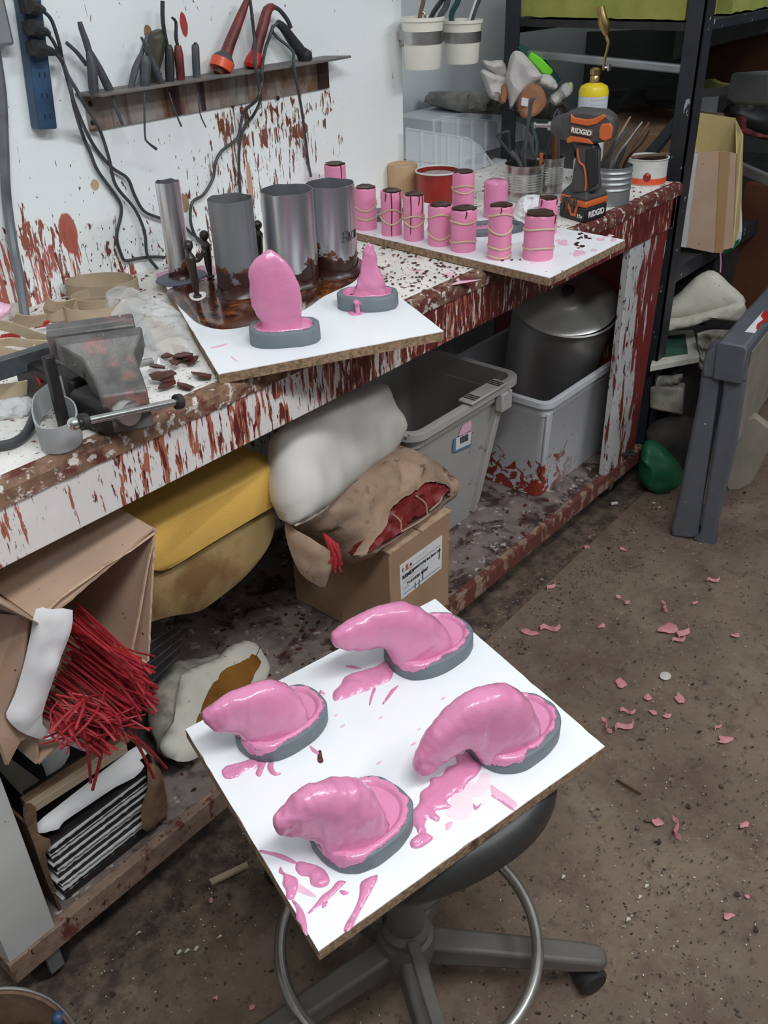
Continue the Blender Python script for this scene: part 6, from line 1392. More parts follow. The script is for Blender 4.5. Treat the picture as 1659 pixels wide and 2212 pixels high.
for k in range(11):
    if o0 is None:
        mb = MB(); N = 30; fr = [V((0.19*i/N, 0.003*noise.noise(V((i*.7, 0, 0))), 0)) for i in range(N+1)]
        mb.prism(fr+[V((0.19, .26, 0)), V((0, .26, 0))], (0, 0, 0.0028)); o0 = mb.build('thin_sheet', 'paper_shade', smooth=False); o = o0
    else: o = o0.copy(); COL.objects.link(o)
    o.location = (0.340+rnd.uniform(-.004, .006), 0.030+rnd.uniform(-.004, .004), SZ+0.001+k*0.0125); o.rotation_euler = (0, 0, rnd.uniform(-.02, .02))
    tag(o, 'thin white sheet in the dark stack under the box of red rods', 'sheet', 'stacked thin sheets on the low shelf')
    mb = MB(); mb.bx(0.344, 0.535, 0.029+0.003*(k % 3), 0.28, SZ+0.0040+k*0.0125, SZ+0.0132+k*0.0125)  # near-black block fills each open gap, painting in its shade
    solo(mb, 'gap_shade_fill', 'vise_dark', 'dark filler standing in for the shade between the stacked thin sheets', 'sheet', 'dark shade fillers in the sheet stack')
zs = SZ+11*0.0125+0.004
pl = Plane((0.42, 0.015, zs+0.01), 0.0, 0.75)
mb = MB(); inflate(mb, smooth2([pl.uv(*q) for q in ((78, 1780), (85, 1800), (110, 1795), (128, 1790), (138, 1775), (190, 1740), (250, 1700), (290, 1680), (312, 1655), (302, 1642), (318, 1628), (295, 1612), (255, 1640), (190, 1690), (120, 1745))], 2), pl.at, 0.006, 0.003, R=0.01, res=26, nz=0.003, ns=30); solo(mb, 'folded_paper', 'paper', 'folded white paper sheet lying on the dark sheet stack', 'paper', ang=60)
for k, (a, b, nm, mt, lb) in enumerate((((60, 1748), (270, 1612), 'wooden_lath', 'strap_tan', 'weathered wooden lath behind the folded paper, nearer one'), ((50, 1735), (275, 1590), 'wooden_lath', 'cardboard_wet', 'weathered wooden lath behind the folded paper, farther one'), ((55, 1722), (255, 1598), 'metal_strip', 'vise_dark', 'dark perforated metal strip above the laths'))):
    A_ = P(*a, y=0.05+0.014*k); B_ = P(*b, y=0.05+0.014*k); A_.z = max(A_.z, zs); 
    mb = MB(); mb.beam(A_, B_, 0.014, 0.016); solo(mb, nm, mt, lb, 'strip', bevel=0.001)
pl = Plane((0.37, 0.10, 0.38), 0.0)
mb = MB(); mb.prism([pl.p(a, b) for a, b in ((5, 1625), (85, 1685), (55, 1725), (30, 1700), (-5, 1660))], (0.0, 0.004, 0)); solo(mb, 'cardboard_scrap', 'saw_dusty', 'grey cardboard scrap behind the left bench leg', 'cardboard')
mb = MB(); inflate(mb, smooth2([pl.uv(*q) for q in ((78, 1610), (150, 1612), (140, 1650), (118, 1668), (105, 1685), (95, 1660))], 2), pl.at, 0.004, 0.002, res=12, nz=.004); solo(mb, 'folded_paper', 'paper_shade', 'white paper corner hanging behind the laths', 'paper')
# dark pile supporting the tilted box
mb = MB(); mb.bx(0.335, 0.55, 0.20, 0.44, 0.35, 0.47); solo(mb, 'dark_crate', 'dark_stuff', 'dark crate under the tilted box of red rods', 'crate', bevel=0.004)

# grey bin
t = thing('storage_bin', 'grey plastic bin with rolled rim, empty and dark inside, under the bench', 'bin', (1.65, 0.32, SZ))
def bin_shell(cx0, cx1, y0, y1, zb, zt, taper, th, name, mat, rimw=0.018, rr=0.03):
    def rr_(x0, x1, ya, yb, z, r):
        pts = []
        for (cx, cy, a0) in ((x1-r, yb-r, 0), (x0+r, yb-r, PI/2), (x0+r, ya+r, PI), (x1-r, ya+r, 3*PI/2)):
            for k in range(7): a = a0+PI/2*k/6; pts.append(V((cx+r*math.cos(a), cy+r*math.sin(a), z)))
        return pts
    T_ = taper
    mb = MB(); mb.loft([rr_(cx0+T_, cx1-T_, y0+T_, y1-T_, zb, rr), rr_(cx0+T_*.2, cx1-T_*.2, y0+T_*.2, y1-T_*.2, zt-0.05, rr), rr_(cx0, cx1, y0, y1, zt-0.045, rr), rr_(cx0, cx1, y0, y1, zt-0.02, rr), rr_(cx0-rimw, cx1+rimw, y0-rimw, y1+rimw, zt-0.018, rr+rimw), rr_(cx0-rimw, cx1+rimw, y0-rimw, y1+rimw, zt-0.002, rr+rimw), rr_(cx0-rimw*.7, cx1+rimw*.7, y0-rimw*.7, y1+rimw*.7, zt, rr+rimw), rr_(cx0+th, cx1-th, y0+th, y1-th, zt-0.001, rr), rr_(cx0+T_+th, cx1-T_-th, y0+T_+th, y1-T_-th, zb+th, rr)])
    return mb.build(name, mat, t, ang=40)
bin_shell(1.395, 1.805, 0.135, 0.50, SZ, 0.525, 0.055, 0.003, 'bin_body', 'bin_grey')
mb = MB()
for x in (1.745,): mb.loft([[V((x-.010, .150, .47)), V((x+.012, .150, .47)), V((x+.012, .130, .47)), V((x-.010, .130, .47))], [V((x-.045, .200, .15)), V((x-.022, .200, .15)), V((x-.022, .178, .15)), V((x-.045, .178, .15))]])
mb.build('corner_rib', 'bin_grey', t, bevel=0.003)
mb = MB(); mb.bx(1.585, 1.735, 0.108, 0.150, 0.528, 0.535); mb.build('handle_grip', 'bin_grey', t, bevel=0.003)
for k in range(3):
    for x in (1.60, 1.70): 
        mb = MB(); mb.bx(x+k*0.009, x+k*0.009+0.003, 0.112, 0.145, 0.535, 0.5365); mb.build('grip_slot', 'vise_dark', t)
mb = MB(); mb.bx(1.72, 1.765, 0.112, 0.135, 0.455, 0.505); mb.build('corner_rib', 'bin_grey', t, bevel=0.004)
fy = lambda z: 0.135+0.055*(0.475-z)/0.34*0.8+0.008
def stk(pts, mat, nm, lift=0.0012): 
    mb = MB(); q = [P(a, b, y=0.150-lift) for a, b in pts]; mb.prism(q, (0, 0.0006, 0)); mb.build(nm, mat, t, smooth=False)
def stk2(pts, mat, nm, lift):
    mb = MB(); q = []
    for a, b in pts:
        v = P(a, b, y=0.145); yy = 0.146+0.044*(0.475-v.z)/0.34-0.002-lift; q.append(P(a, b, y=yy))
    mb.prism(q, (0, -0.0006, 0)); mb.build(nm, mat, t, smooth=False)
stk2([(980, 948), (1018, 932), (1018, 962), (985, 977), (978, 976)], 'ink_blue', 'sticker_backing', 0.001); stk2([(985, 947), (1018, 932), (1016, 958), (984, 973)], 'paper', 'barcode_sticker', 0.002)
for k in range(7): stk2([(994+k*2.6, 945-k*1.2), (995.6+k*2.6, 944-k*1.2), (995.6+k*2.6, 958-k*1.2), (994+k*2.6, 959-k*1.2)], 'ink', 'barcode_line', 0.003)
stk2([(990, 942), (1000, 918), (1018, 908), (1018, 928), (1002, 938)], 'pink_smear', 'pink_sticker', 0.0015)

# white tote with the pot
t = thing('storage_tote', 'translucent white plastic tote stained with red wax, holding the big pot', 'tote', (2.08, 0.27, SZ))
bin_shell(1.872, 2.300, 0.075, 0.44, SZ, 0.437, 0.018, 0.003, 'tote_body', 'tote_white', 0.012, 0.022)
mb = MB(); mb.loft([[V((1.880, .073, .40)), V((1.905, .073, .40)), V((1.905, .08, .40)), V((1.880, .08, .40))], [V((1.885, .082, .20)), V((1.903, .082, .20)), V((1.903, .09, .20)), V((1.885, .09, .20))]]); mb.build('corner_rib', 'tote_white', t, bevel=0.002)
# pot: tilted toward the front
lc = P(1222, 652, y=0.20); t = thing('stock_pot', 'big dented aluminium stock pot tilted inside the white tote', 'pot', lc)
pr_ = 0.145; q_ = P(1100, 670, y=.25); 
toC = (CAM-lc); toC.z = 0; toC.normalize()
axv = (V((0, 0, 1))*math.cos(0.36)+toC*math.sin(0.36)*1.0+RH*0.12).normalized()
Rp = axv.to_track_quat('Z', 'X').to_matrix()
hp = 0.29
mb = MB(); mb.caps = False
mb.lathe([(0.001, -hp), (pr_*0.86, -hp), (pr_*0.93, -hp+0.02), (pr_*0.97, -0.03), (pr_, -0.006), (pr_*1.04, 0.0), (pr_*1.05, 0.004), (pr_*1.02, 0.006), (pr_*0.98, 0.0), (pr_*0.95, -0.03), (pr_*0.9, -hp+0.02), (0.001, -hp+0.006)], lc, 64, Rp); mb.build('pot_body', 'pot_metal', t, ang=35)
mb = MB(); mb.caps = False; Rl = (axv+V((-.05, 0.02, 0))).normalized().to_track_quat('Z', 'X').to_matrix()
mb.lathe([(pr_*0.97, -0.002), (pr_*0.99, 0.004), (pr_*0.96, 0.007), (pr_*0.85, 0.009), (pr_*0.62, 0.014), (pr_*0.38, 0.016), (pr_*0.36, 0.019), (pr_*0.1, 0.021), (0.001, 0.021)], lc+axv*0.004+V((-0.004, 0, 0)), 64, Rl)
for q in mb.v: q += axv*0.003*noise.noise(q*14)
mb.build('lid', 'pot_metal', t, ang=50)
kb = lc+axv*0.026; mb = MB(); mb.lathe([(0.008, 0), (0.008, 0.008), (0.018, 0.012), (0.018, 0.018), (0.001, 0.022)], kb, 20, Rl); mb.build('lid_knob', 'vise_dark', t)
for sgn in (1,):
    e = lc+Rp @ V((0, 0, 0)); sd = RH*sgn; sd = (sd-axv*sd.dot(axv)).normalized(); fd = axv.cross(sd)
    b0_ = e+sd*pr_*1.0-axv*0.006
    mb = MB(); mb.tube([b0_-fd*0.035, b0_-fd*0.035+sd*0.02, b0_-fd*0.028+sd*0.036+axv*.006, b0_+fd*0.028+sd*0.036+axv*.006, b0_+fd*0.035+sd*0.02, b0_+fd*0.035], 0.005, 10, smooth=4); mb.build('handle', 'chrome', t)
mb = MB()
for k in range(5): mb.tube([P(1300+k*6, 965+k*4, z=SZ+.012+.004*k), P(1355+k*4, 950+k*8, z=SZ+.012+.004*k)], 0.006, 8)
solo(mb, 'black_rods', 'vise_dark', 'black charred sticks beside the tote at the right end of the low shelf', 'sticks')
mb = MB()
for k in range(500):
    x = rnd.uniform(0.6, 2.3); y = rnd.uniform(0.02, 0.5); s_ = rnd.uniform(.002, .008); c = V((x, y, SZ+0.0005)); R3 = Matrix.Rotation(rnd.random()*6, 3, 'Z') @ Matrix.Rotation(rnd.uniform(-.2, .2), 3, 'X')
    if 1.15 < x < 1.36 and y < .3 or 1.4 < x < 1.8 and y > .14 or x > 1.87 and y > .08: continue
    mb.prism([c+R3 @ V((math.cos(2*PI*i/5)*s_*rnd.uniform(.5, 1.4), math.sin(2*PI*i/5)*s_*rnd.uniform(.3, .9), 0)) for i in range(5)], R3 @ V((0, 0, 0.0012)))
solo(mb, 'shelf_crumbs', 'chip_wax', 'dark wax crumbs littering the low shelf', 'wax crumbs', kind='stuff', smooth=False)

# ================================================================== RACK (right)
rack = thing('storage_rack', 'black paint-splattered steel storage rack at the bench end', 'rack', (3.2, 0.35, 0))
mb = MB(); mb.bx(2.42, 2.474, 0.028, 0.034, 0.0, 1.9); mb.bx(2.42, 2.426, 0.028, 0.075, 0.0, 1.9); mb.build('post', 'rack_black', rack)
mb = MB(); mb.bx(2.42, 2.465, 0.60, 0.606, 0.0, 1.9); mb.bx(2.42, 2.426, 0.56, 0.60, 0, 1.9); mb.build('post', 'rack_black', rack)
mb = MB(); mb.bx(4.15, 4.20, 0.028, 0.034, 0.0, 1.9); mb.build('post', 'rack_black', rack); mb = MB(); mb.bx(4.15, 4.20, 0.60, 0.606, 0.0, 1.9); mb.build('post', 'rack_black', rack)
for z_, mt in ((1.262, 'rack_black'), (0.64, 'rack_black'), (0.33, 'rack_black')):
    mb = MB(); mb.bx(2.43, 4.18, 0.04, 0.60, z_-0.022, z_-0.004); mb.build('shelf', 'dark_stuff', rack)
    mb = MB(); mb.bx(2.47, 4.15, 0.034, 0.040, z_-(0.022 if z_ > 1 else 0.045), z_); mb.build('front_beam', mt, rack)
mb = MB(); a_ = P(1165, 115, x=2.44); b_ = P(1495, 152, x=2.44); mb.beam(V((2.44, 0.60, a_.z)), V((2.44, 0.036, b_.z)), 0.02, 0.022); mb.build('end_bar', 'galvanised', rack, bevel=0.005)
mb = MB(); a_ = P(1395, 345, x=2.45); b_ = P(1495, 225, x=2.435); mb.beam(a_, b_, 0.02, 0.03); mb.build('brace', 'rack_black', rack, bevel=0.004)
a_ = P(1600, 362, y=0.05); b_ = P(1659, 392, y=0.05)
mb = MB(); mb.beam(P(1560, 345, x=2.95), P(1720, 415, x=2.75), 0.02, 0.03); mb.build('middle_bar', 'galvanised', rack, bevel=0.003)
# green foam on the top shelf
mb = MB(); mb.bx(2.435, 3.9, 0.09, 0.60, 1.264, 1.42)
rings = []
def foamslab(x0, x1, y0, y1, z0, z1, name, label, rag=0.006):
    bm_ = MB(); N = 40; R_s = []
    for i in range(N+1):
        x = x0+(x1-x0)*i/N; j = lambda s_: rag*noise.noise(V((x*25, s_*7, 1)))
        R_s.append([V((x, y0+j(1), z0+j(2)*.6)), V((x, y0+j(3), (z0+z1)/2)), V((x, y0+j(4), z1)), V((x, y1, z1)), V((x, y1, z0))])
    bm_.loft(R_s); return solo(bm_, name, 'foam_green', label, 'foam', ang=60)
def foamside(x0, x1, y0, y1, z0, z1, name, label, rag=0.006):
    bm_ = MB(); N = 40; R_s = []
    for i in range(N+1):
        y = y0+(y1-y0)*i/N; j = lambda s_: rag*noise.noise(V((y*25, s_*7, 1)))
        R_s.append([V((x0+j(1), y, z0+j(2)*.6)), V((x0+j(3), y, (z0+z1)/2)), V((x0+j(4), y, z1)), V((x1, y, z1)), V((x1, y, z0))])
    bm_.loft(R_s); return solo(bm_, name, 'foam_green', label, 'foam', ang=60)
foamside(2.432, 2.62, 0.085, 0.56, 1.264, 1.45, 'green_foam', 'yellow green foam slab on the rack top shelf, left of the post')
foamslab(2.66, 3.9, 0.06, 0.56, 1.264, 1.45, 'green_foam', 'ragged yellow green foam slab on the rack top shelf, right of the post', 0.014)
mb = MB(); mb.prism([P(1112, 40, x=2.47), P(1300, 47, x=2.47), P(1112, 72, x=2.47)], (0.02, 0, 0)); mb.build('gusset', 'rack_black', rack)
# things on the middle shelf
g = 'boxes on the rack middle shelf'
def cbox(x0, x1, y0, y1, z0, z1, mat, name, label, cat='box', bev=0.003):
    mb = MB(); mb.bx(x0, x1, y0, y1, z0, z1); return solo(mb, name, mat, label, cat, None, bevel=bev)
cbox(2.78, 3.25, 0.22, 0.56, 0.642, 0.93, 'cardboard_brown', 'cardboard_box', 'brown cardboard box on the rack behind the paint can')
mb = MB(); mb.bx(2.99, 3.02, 0.219, 0.57, 0.9305, 0.932)
# carton (tall, open top with pale inside)
t = thing('tall_carton', 'tall waxy cardboard carton with a pale yellow open top, right of the rack post', 'carton', (2.70, 0.05, 0.645))
pl = Plane((2.64, 0.04, 0.8)); dpt = 0.11
fr = [(1515, 322), (1598, 330), (1592, 360), (1588, 545), (1540, 548), (1480, 535), (1488, 470)]
mb = MB(); mb.prism([pl.p(a, b) for a, b in ((1503, 330), (1560, 326), (1592, 332), (1590, 430), (1582, 535), (1540, 546), (1482, 534), (1490, 450))], -pl.n*0.004); mb.build('front_panel', 'cardboard', t, smooth=False)
mb = MB(); mb.prism([pl.p(a, b, 0.001) for a, b in ((1555, 326), (1578, 328), (1570, 440), (1562, 545), (1545, 546), (1550, 440))], pl.n*0.0008); mb.build('tape', 'tape_brown', t, smooth=False)
mb = MB(); mb.prism([pl.p(a, b, 0.0015) for a, b in ((1500, 330), (1508, 331), (1492, 450), (1483, 534), (1470, 532), (1484, 430))], pl.n*0.002); mb.build('white_edge', 'paper_shade', t, smooth=False)
b4 = [pl.p(a, b, -0.10) for a, b in ((1500, 255), (1588, 268), (1603, 310), (1598, 500), (1482, 500))]
mb = MB(); mb.prism(b4, -pl.n*0.004); mb.build('back_panel', 'carton_yellow', t, smooth=False)
mb = MB(); mb.prism([pl.p(1590, 332), pl.p(1582, 535), pl.p(1598, 500, -.10), pl.p(1603, 305, -.10), pl.p(1588, 272, -.09)], pl.u*0.003); mb.build('side_panel', 'carton_yellow', t, smooth=False)
mb = MB(); mb.prism([pl.p(1503, 330), pl.p(1482, 534), pl.p(1482, 500, -.10), pl.p(1500, 256, -.10)], -pl.u*0.003); mb.build('side_panel', 'carton_yellow', t, smooth=False)
mb = MB(); mb.tube([pl.p(1556, 545, .002), pl.p(1557, 565, .002), pl.p(1556, 588, .002)], .0022, 8, smooth=2); solo(mb, 'pink_wax_rod', 'pink_wax', 'pink rod hanging below the tall carton onto the plaster piece', 'wax rod')
crumple('plastic_bag', 'paper_shade', 'white plastic bag with green print behind the tall carton', 'bag', [(1588, 400), (1600, 430), (1603, 500), (1596, 525), (1575, 540), (1570, 480)], (2.74, 0.03, 0.75), .01, .01, .006, 30, res=12)
mb = MB(); pl6 = Plane((2.735, 0.03, 0.72)); mb.prism([pl6.p(a, b, .003) for a, b in ((1560, 540), (1575, 528), (1598, 515), (1596, 528), (1578, 540), (1564, 552))], pl6.n*.003); solo(mb, 'green_wrapper', 'green_sack', 'green wrapper edge showing under the white plastic bag', 'wrapper')
# far background behind the rack
mb = MB(); pl = Plane((3.4, 0.5, 1.0), 0.9); mb.prism([pl.p(a, b) for a, b in ((1542, 102), (1600, 86), (1700, 62), (1700, 200), (1600, 190), (1530, 178))], -pl.n*0.03); solo(mb, 'rust_board', 'rust_panel', 'dark rust brown board leaning at the back of the rack', 'board')
mb = MB(); pl = Plane((3.3, 0.45, 1.0), 0.9); mb.prism([pl.p(a, b) for a, b in ((1480, 50), (1560, 40), (1700, 20), (1700, 62), (1600, 86), (1542, 102), (1470, 130))], -pl.n*0.03); solo(mb, 'grey_board', 'grey_panel', 'dark grey board above the rust brown board', 'board')
mb = MB(); pl = Plane((3.2, 0.4, 0.98), 0.9)
mb.prism([pl.p(a, b) for a, b in ((1525, 172), (1545, 170), (1560, 178), (1600, 183), (1585, 186), (1525, 192))], -pl.n*0.02); solo(mb, 'foam_offcut', 'foam_green', 'thin yellow green foam offcut on a dark sheet', 'foam')
mb = MB(); mb.prism([pl.p(a, b) for a, b in ((1400, 186), (1525, 192), (1600, 186), (1598, 205), (1520, 208), (1405, 202))], -pl.n*0.2); solo(mb, 'dark_sheet', 'dark_stuff', 'dark sheet carrying the green foam offcut', 'sheet')
mb = MB(); pl = Plane((3.0, 0.25, 0.98), 0.9)
mb.prism([pl.p(a, b) for a, b in ((1612, 155), (1700, 150), (1700, 225), (1620, 225), (1600, 215))], -pl.n*0.05); solo(mb, 'grey_tub', 'grey_panel', 'grey plastic tub at the right picture edge', 'tub', bevel=0.01)
mb = MB(); q = pl.p(1650, 215, .02); mb.caps = False; mb.lathe([(0.018, 0), (0.022, 0.05), (0.020, 0.05), (0.016, 0)], q, 20, Matrix.Rotation(-0.3, 3, 'Y')); solo(mb, 'blue_cup', 'blue_plastic', 'bright blue plastic cup at the right picture edge', 'cup')
crumple('dark_jacket', 'charcoal_dark', 'black cloth heap below the blue cup', 'cloth', [(1560, 240), (1600, 215), (1640, 222), (1700, 220), (1700, 300), (1640, 300), (1590, 275)], (3.0, 0.22, 0.95), .05, .02, .03, 14, res=14)
crumple('red_cloth', 'red_dirty', 'dull red cloth peeping out of the black heap', 'cloth', [(1578, 262), (1600, 250), (1615, 258), (1612, 275), (1650, 290), (1700, 300), (1700, 308), (1600, 290)], (2.93, 0.19, 0.93), .02, .01, .01, 20, res=12)
mb = MB(); mb.prism([P(a, b, x=3.35) for a, b in ((1110, 75), (1500, 60), (1500, 330), (1340, 340), (1250, 300), (1200, 220))], (0.02, 0, 0)); solo(mb, 'grey_backboard', 'wall_dim', 'large dim grey board closing the back of the rack', 'board')
crumple('dark_lump', 'dark_stuff', 'black rounded bundle on the rack behind the torch', 'bundle', [(1335, 225), (1355, 200), (1385, 190), (1410, 205), (1412, 238), (1340, 240)], (3.0, 0.42, 0.95), .05, .02, .01, 14, res=12)
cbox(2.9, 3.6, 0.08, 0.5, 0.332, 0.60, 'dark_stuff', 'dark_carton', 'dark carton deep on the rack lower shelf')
# lower shelf: plaster pieces
t = thing('plaster_piece', 'domed white plaster mould on two slabs on the rack lower shelf', 'mould', (2.62, 0.02, 0.42))
pl = Plane((2.60, -0.01, 0.45), None, 0.25)
mb = MB(); inflate(mb, smooth2([pl.uv(*q) for q in ((1436, 660), (1470, 630), (1500, 600), (1530, 584), (1552, 590), (1575, 612), (1606, 640), (1608, 660), (1570, 665), (1520, 680), (1460, 690), (1430, 694))], 2), pl.at, 0.03, 0.06, R=0.035, res=22, nz=0.003, ns=16); mb.build('dome', 'plaster', t, ang=60)
pl = Plane((2.57, -0.02, 0.42), None, 0.1)
mb = MB(); inflate(mb, smooth2([pl.uv(*q) for q in ((1430, 692), (1470, 688), (1520, 676), (1570, 662), (1608, 655), (1612, 688), (1590, 696), (1540, 690), (1500, 704), (1460, 712), (1430, 718))], 2), pl.at, 0.012, 0.12, R=0.008, res=24, nz=0.003, ns=40); mb.build('slab', 'plaster', t, ang=60)
t = thing('framed_screen', 'small white frame with a green panel under the plaster mould', 'frame', (2.52, 0.0, 0.36))
fz = 0.375
fr = [P(a, b, z=fz) for a, b in ((1405, 790), (1512, 770), (1498, 712), (1425, 716))]
ins = [P(a, b, z=fz+.001) for a, b in ((1408, 776), (1486, 764), (1480, 722), (1425, 728))]
mb = MB(); mb.prism([q+V((0, 0, -.02)) for q in fr], (0, 0, 0.02)); mb.build('frame', 'plaster', t, bevel=0.002)
mb = MB(); mb.prism(ins, (0, 0, 0.001)); mb.build('green_panel', 'glass_green', t, smooth=False)
pl = Plane((2.43, -0.05, 0.24), None, 0.2)
mb = MB(); mb.prism([pl.p(a, b) for a, b in ((1402, 882), (1404, 836), (1478, 838), (1474, 896), (1420, 888))], -pl.n*0.08)
for q in mb.v: q += V((noise.noise(q*30), noise.noise(q*30+V((5, 5, 5))), noise.noise(q*30+V((9, 1, 5)))))*0.004
solo(mb, 'plaster_block', 'plaster_dirty', 'rough broken plaster block below the framed screen', 'block', bevel=0.006)
crumple('plaster_chunk', 'plaster_dirty', 'crumbling plaster chunk between the frame and the block', 'chunk', [(1410, 830), (1420, 812), (1450, 812), (1475, 808), (1468, 825), (1440, 834)], (2.47, -0.02, 0.28), .02, .02, .012, 40, res=12)
crumple('plaster_chunk', 'plaster_dirty', 'dusty plaster rubble to the right of the framed screen', 'chunk', [(1505, 720), (1560, 712), (1588, 718), (1575, 745), (1545, 760), (1520, 800), (1508, 790), (1512, 765)], (2.55, -0.03, 0.36), .02, .03, .02, 30, res=14)
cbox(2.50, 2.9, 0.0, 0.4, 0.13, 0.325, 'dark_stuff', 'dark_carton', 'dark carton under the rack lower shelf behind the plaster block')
crumple('dark_sack', 'dark_cloth', 'crumpled dark brown sack on the floor behind the green sack', 'sack', [(1395, 925), (1440, 902), (1480, 900), (1510, 920), (1505, 1010), (1470, 1022), (1430, 1000), (1400, 960)], (2.46, -0.05, 0.09), .05, .04, .03, 16, res=18, R=.04)
crumple('green_sack', 'green_sack', 'small dark green fabric sack on the floor at the rack foot', 'sack', [(1382, 985), (1388, 960), (1402, 952), (1425, 960), (1452, 985), (1475, 1015), (1474, 1040), (1458, 1052), (1425, 1062), (1400, 1048), (1378, 1025)], P(1425, 1058, z=0.008), .05, .04, .022, 22, res=20, R=.035)
cbox(3.1, 3.14, -0.3, 0.1, 0.3, 0.75, 'rust_panel', 'brown_board', 'dark brown board standing right of the plaster mould', 'board')

# ================================================================== SAWHORSE
t = thing('folding_sawhorse', 'dark grey plastic folding sawhorse at the right edge, spotted with paint', 'sawhorse', (2.16, -0.28, 0))
pl = Plane((2.15, -0.28, 0.0), math.radians(80)-PI/2+PI/2)
pl = Plane((2.15, -0.28, 0.0))
def legpart(out, n0, n1, nm='leg', mat='saw_grey', bev=0.008):
    mb = MB(); mb.prism([pl.p(a, b, 0)+pl.n*n0 for a, b in out], pl.n*(n1-n0)); return mb.build(nm, mat, t, bevel=bev, bseg=3, ang=40)
legpart([(1562, 785), (1554, 830), (1508, 1160), (1494, 1164), (1450, 1160), (1449, 1140), (1462, 1090), (1468, 1060), (1508, 860), (1516, 800), (1522, 775), (1532, 758), (1556, 745), (1562, 755)], -0.05, 0.0)
legpart([(1566, 785), (1566, 748), (1590, 745), (1606, 758), (1617, 780), (1612, 830), (1592, 960), (1560, 1095), (1550, 1140), (1548, 1172), (1536, 1182), (1494, 1166), (1512, 1150), (1560, 850)], -0.05, 0.004)
mb = MB(); mb.prism([pl.p(a, b, -0.012) for a, b in ((1560, 790), (1567, 788), (1560, 850), (1506, 1160), (1498, 1158), (1548, 860))], pl.n*0.004); mb.build('slot', 'dark_slot', t, smooth=False)
cp = cr([V((a, b, 0)) for a, b in ((1519, 812), (1519, 785), (1528, 760), (1550, 747), (1575, 743), (1600, 751), (1614, 772), (1615, 800), (1612, 822))], [0]*9, 4)[0]
legpart([(q.x, q.y) for q in cp], -0.05, 0.008, 'hinge_cap', 'saw_grey', 0.010)
# beam, running back to the right
bz = 0.595; ba = P(1592, 752, z=bz); 
bd = V((0.992, 0.120, 0)); side = V((bd.y, -bd.x, 0))
mb = MB(); 
a0_ = V((2.13, -0.285, 0)); 
prof = [(-0.035, bz), (0.022, bz), (0.030, bz-0.01), (0.030, bz-0.10), (-0.04, bz-0.10), (-0.045, bz-0.01)]
mb.loft([[a0_+bd*s_+side*u+V((0, 0, z_)) for u, z_ in prof] for s_ in (0.0, 0.8)]); mb.build('beam', 'saw_grey', t, bevel=0.004)
mb = MB(); mb.loft([[a0_+bd*s_+side*u+V((0, 0, z_)) for u, z_ in ((0.031, bz-0.03), (0.034, bz-0.03), (0.034, bz-0.30), (0.031, bz-0.30))] for s_ in (0.05, 0.8)]); mb.build('side_skirt', 'saw_dusty', t)
mb = MB(); mb.prism([P(a, b, z=bz+0.0008) for a, b in ((1609, 717), (1648, 673), (1652, 690), (1634, 706), (1636, 712), (1630, 720))], (0, 0, 0.0006)); mb.build('sticker', 'paper', t, smooth=False)
mb = MB(); mb.prism([P(a, b, z=bz+0.0016) for a, b in ((1643, 682), (1648, 674), (1662, 672), (1662, 690), (1645, 700), (1638, 712), (1633, 710), (1636, 700), (1649, 690))], (0, 0, 0.0006)); mb.build('sticker_print', 'red_plastic', t, smooth=False)
# far pair of legs and the tray brace
mb = MB(); e_ = a0_+bd*0.62
for sg in (-1, 1):
    mb.prism([e_+side*sg*0.02+V((0, 0, bz-0.04)), e_+side*sg*0.02+bd*0.06+V((0, 0, bz-0.04)), e_+side*sg*0.20+bd*0.07+V((0, 0, 0.008)), e_+side*sg*0.20+V((0, 0, 0.008))], side*sg*0.03)
mb.build('leg', 'saw_grey', t, bevel=0.006)
pl7 = Plane((2.28, -0.33, 0.2)); mb = MB(); mb.prism([pl7.p(a, b) for a, b in ((1588, 940), (1612, 905), (1630, 898), (1680, 938), (1662, 970), (1625, 1045), (1600, 1060), (1572, 1062), (1562, 1040), (1572, 1000))], -pl7.n*0.03); mb.build('folding_brace', 'saw_dusty', t, bevel=0.006)

# ================================================================== STOOL
HC = V((0.655, -0.432, 0)); t = thing('rolling_stool', 'black vinyl rolling stool with a steel foot ring, under the square board', 'stool', HC)
SC = V((0.640, -0.445, 0)); zt_ = ZS-0.0165-0.0015
mb = MB(); prof = [(0.0005, zt_-0.092), (0.10, zt_-0.095), (0.155, zt_-0.088), (0.182, zt_-0.070), (0.196, zt_-0.045), (0.196, zt_-0.020), (0.184, zt_-0.004), (0.150, zt_), (0.0005, zt_-0.004)]
seg = 60; vs = MB(); vs.caps = False; vs.lathe(prof, SC, seg)
for q in vs.v:
    d_ = q-SC; r_ = math.hypot(d_.x, d_.y); a = math.atan2(d_.y, d_.x)
    k = 1+0.05*math.cos(3*(a+0.95)); q.x = SC.x+d_.x*k; q.y = SC.y+d_.y*k
vs.build('seat', 'vinyl', t, ang=60)
mb = MB(); mb.lathe([(0.035, 0.10), (0.038, 0.14), (0.030, 0.15), (0.030, 0.30), (0.024, 0.31), (0.024, zt_-0.10), (0.07, zt_-0.09), (0.07, zt_-0.074)], HC, 32); mb.build('column', 'stool_plastic', t)
mb = MB(); mb.box(HC+V((0.03, 0.02, zt_-0.095)), (0.14, 0.12, 0.02)); mb.build('seat_bracket', 'vise_dark', t, bevel=0.003)
mb = MB(); mb.caps = False; mb.lathe([(0.046, 0.075), (0.05, 0.105), (0.044, 0.125), (0.036, 0.128), (0.036, 0.08)], HC, 36); mb.build('hub', 'stool_plastic', t, ang=40)
RC = V((0.637, -0.452, 0.155)); rr = 0.197
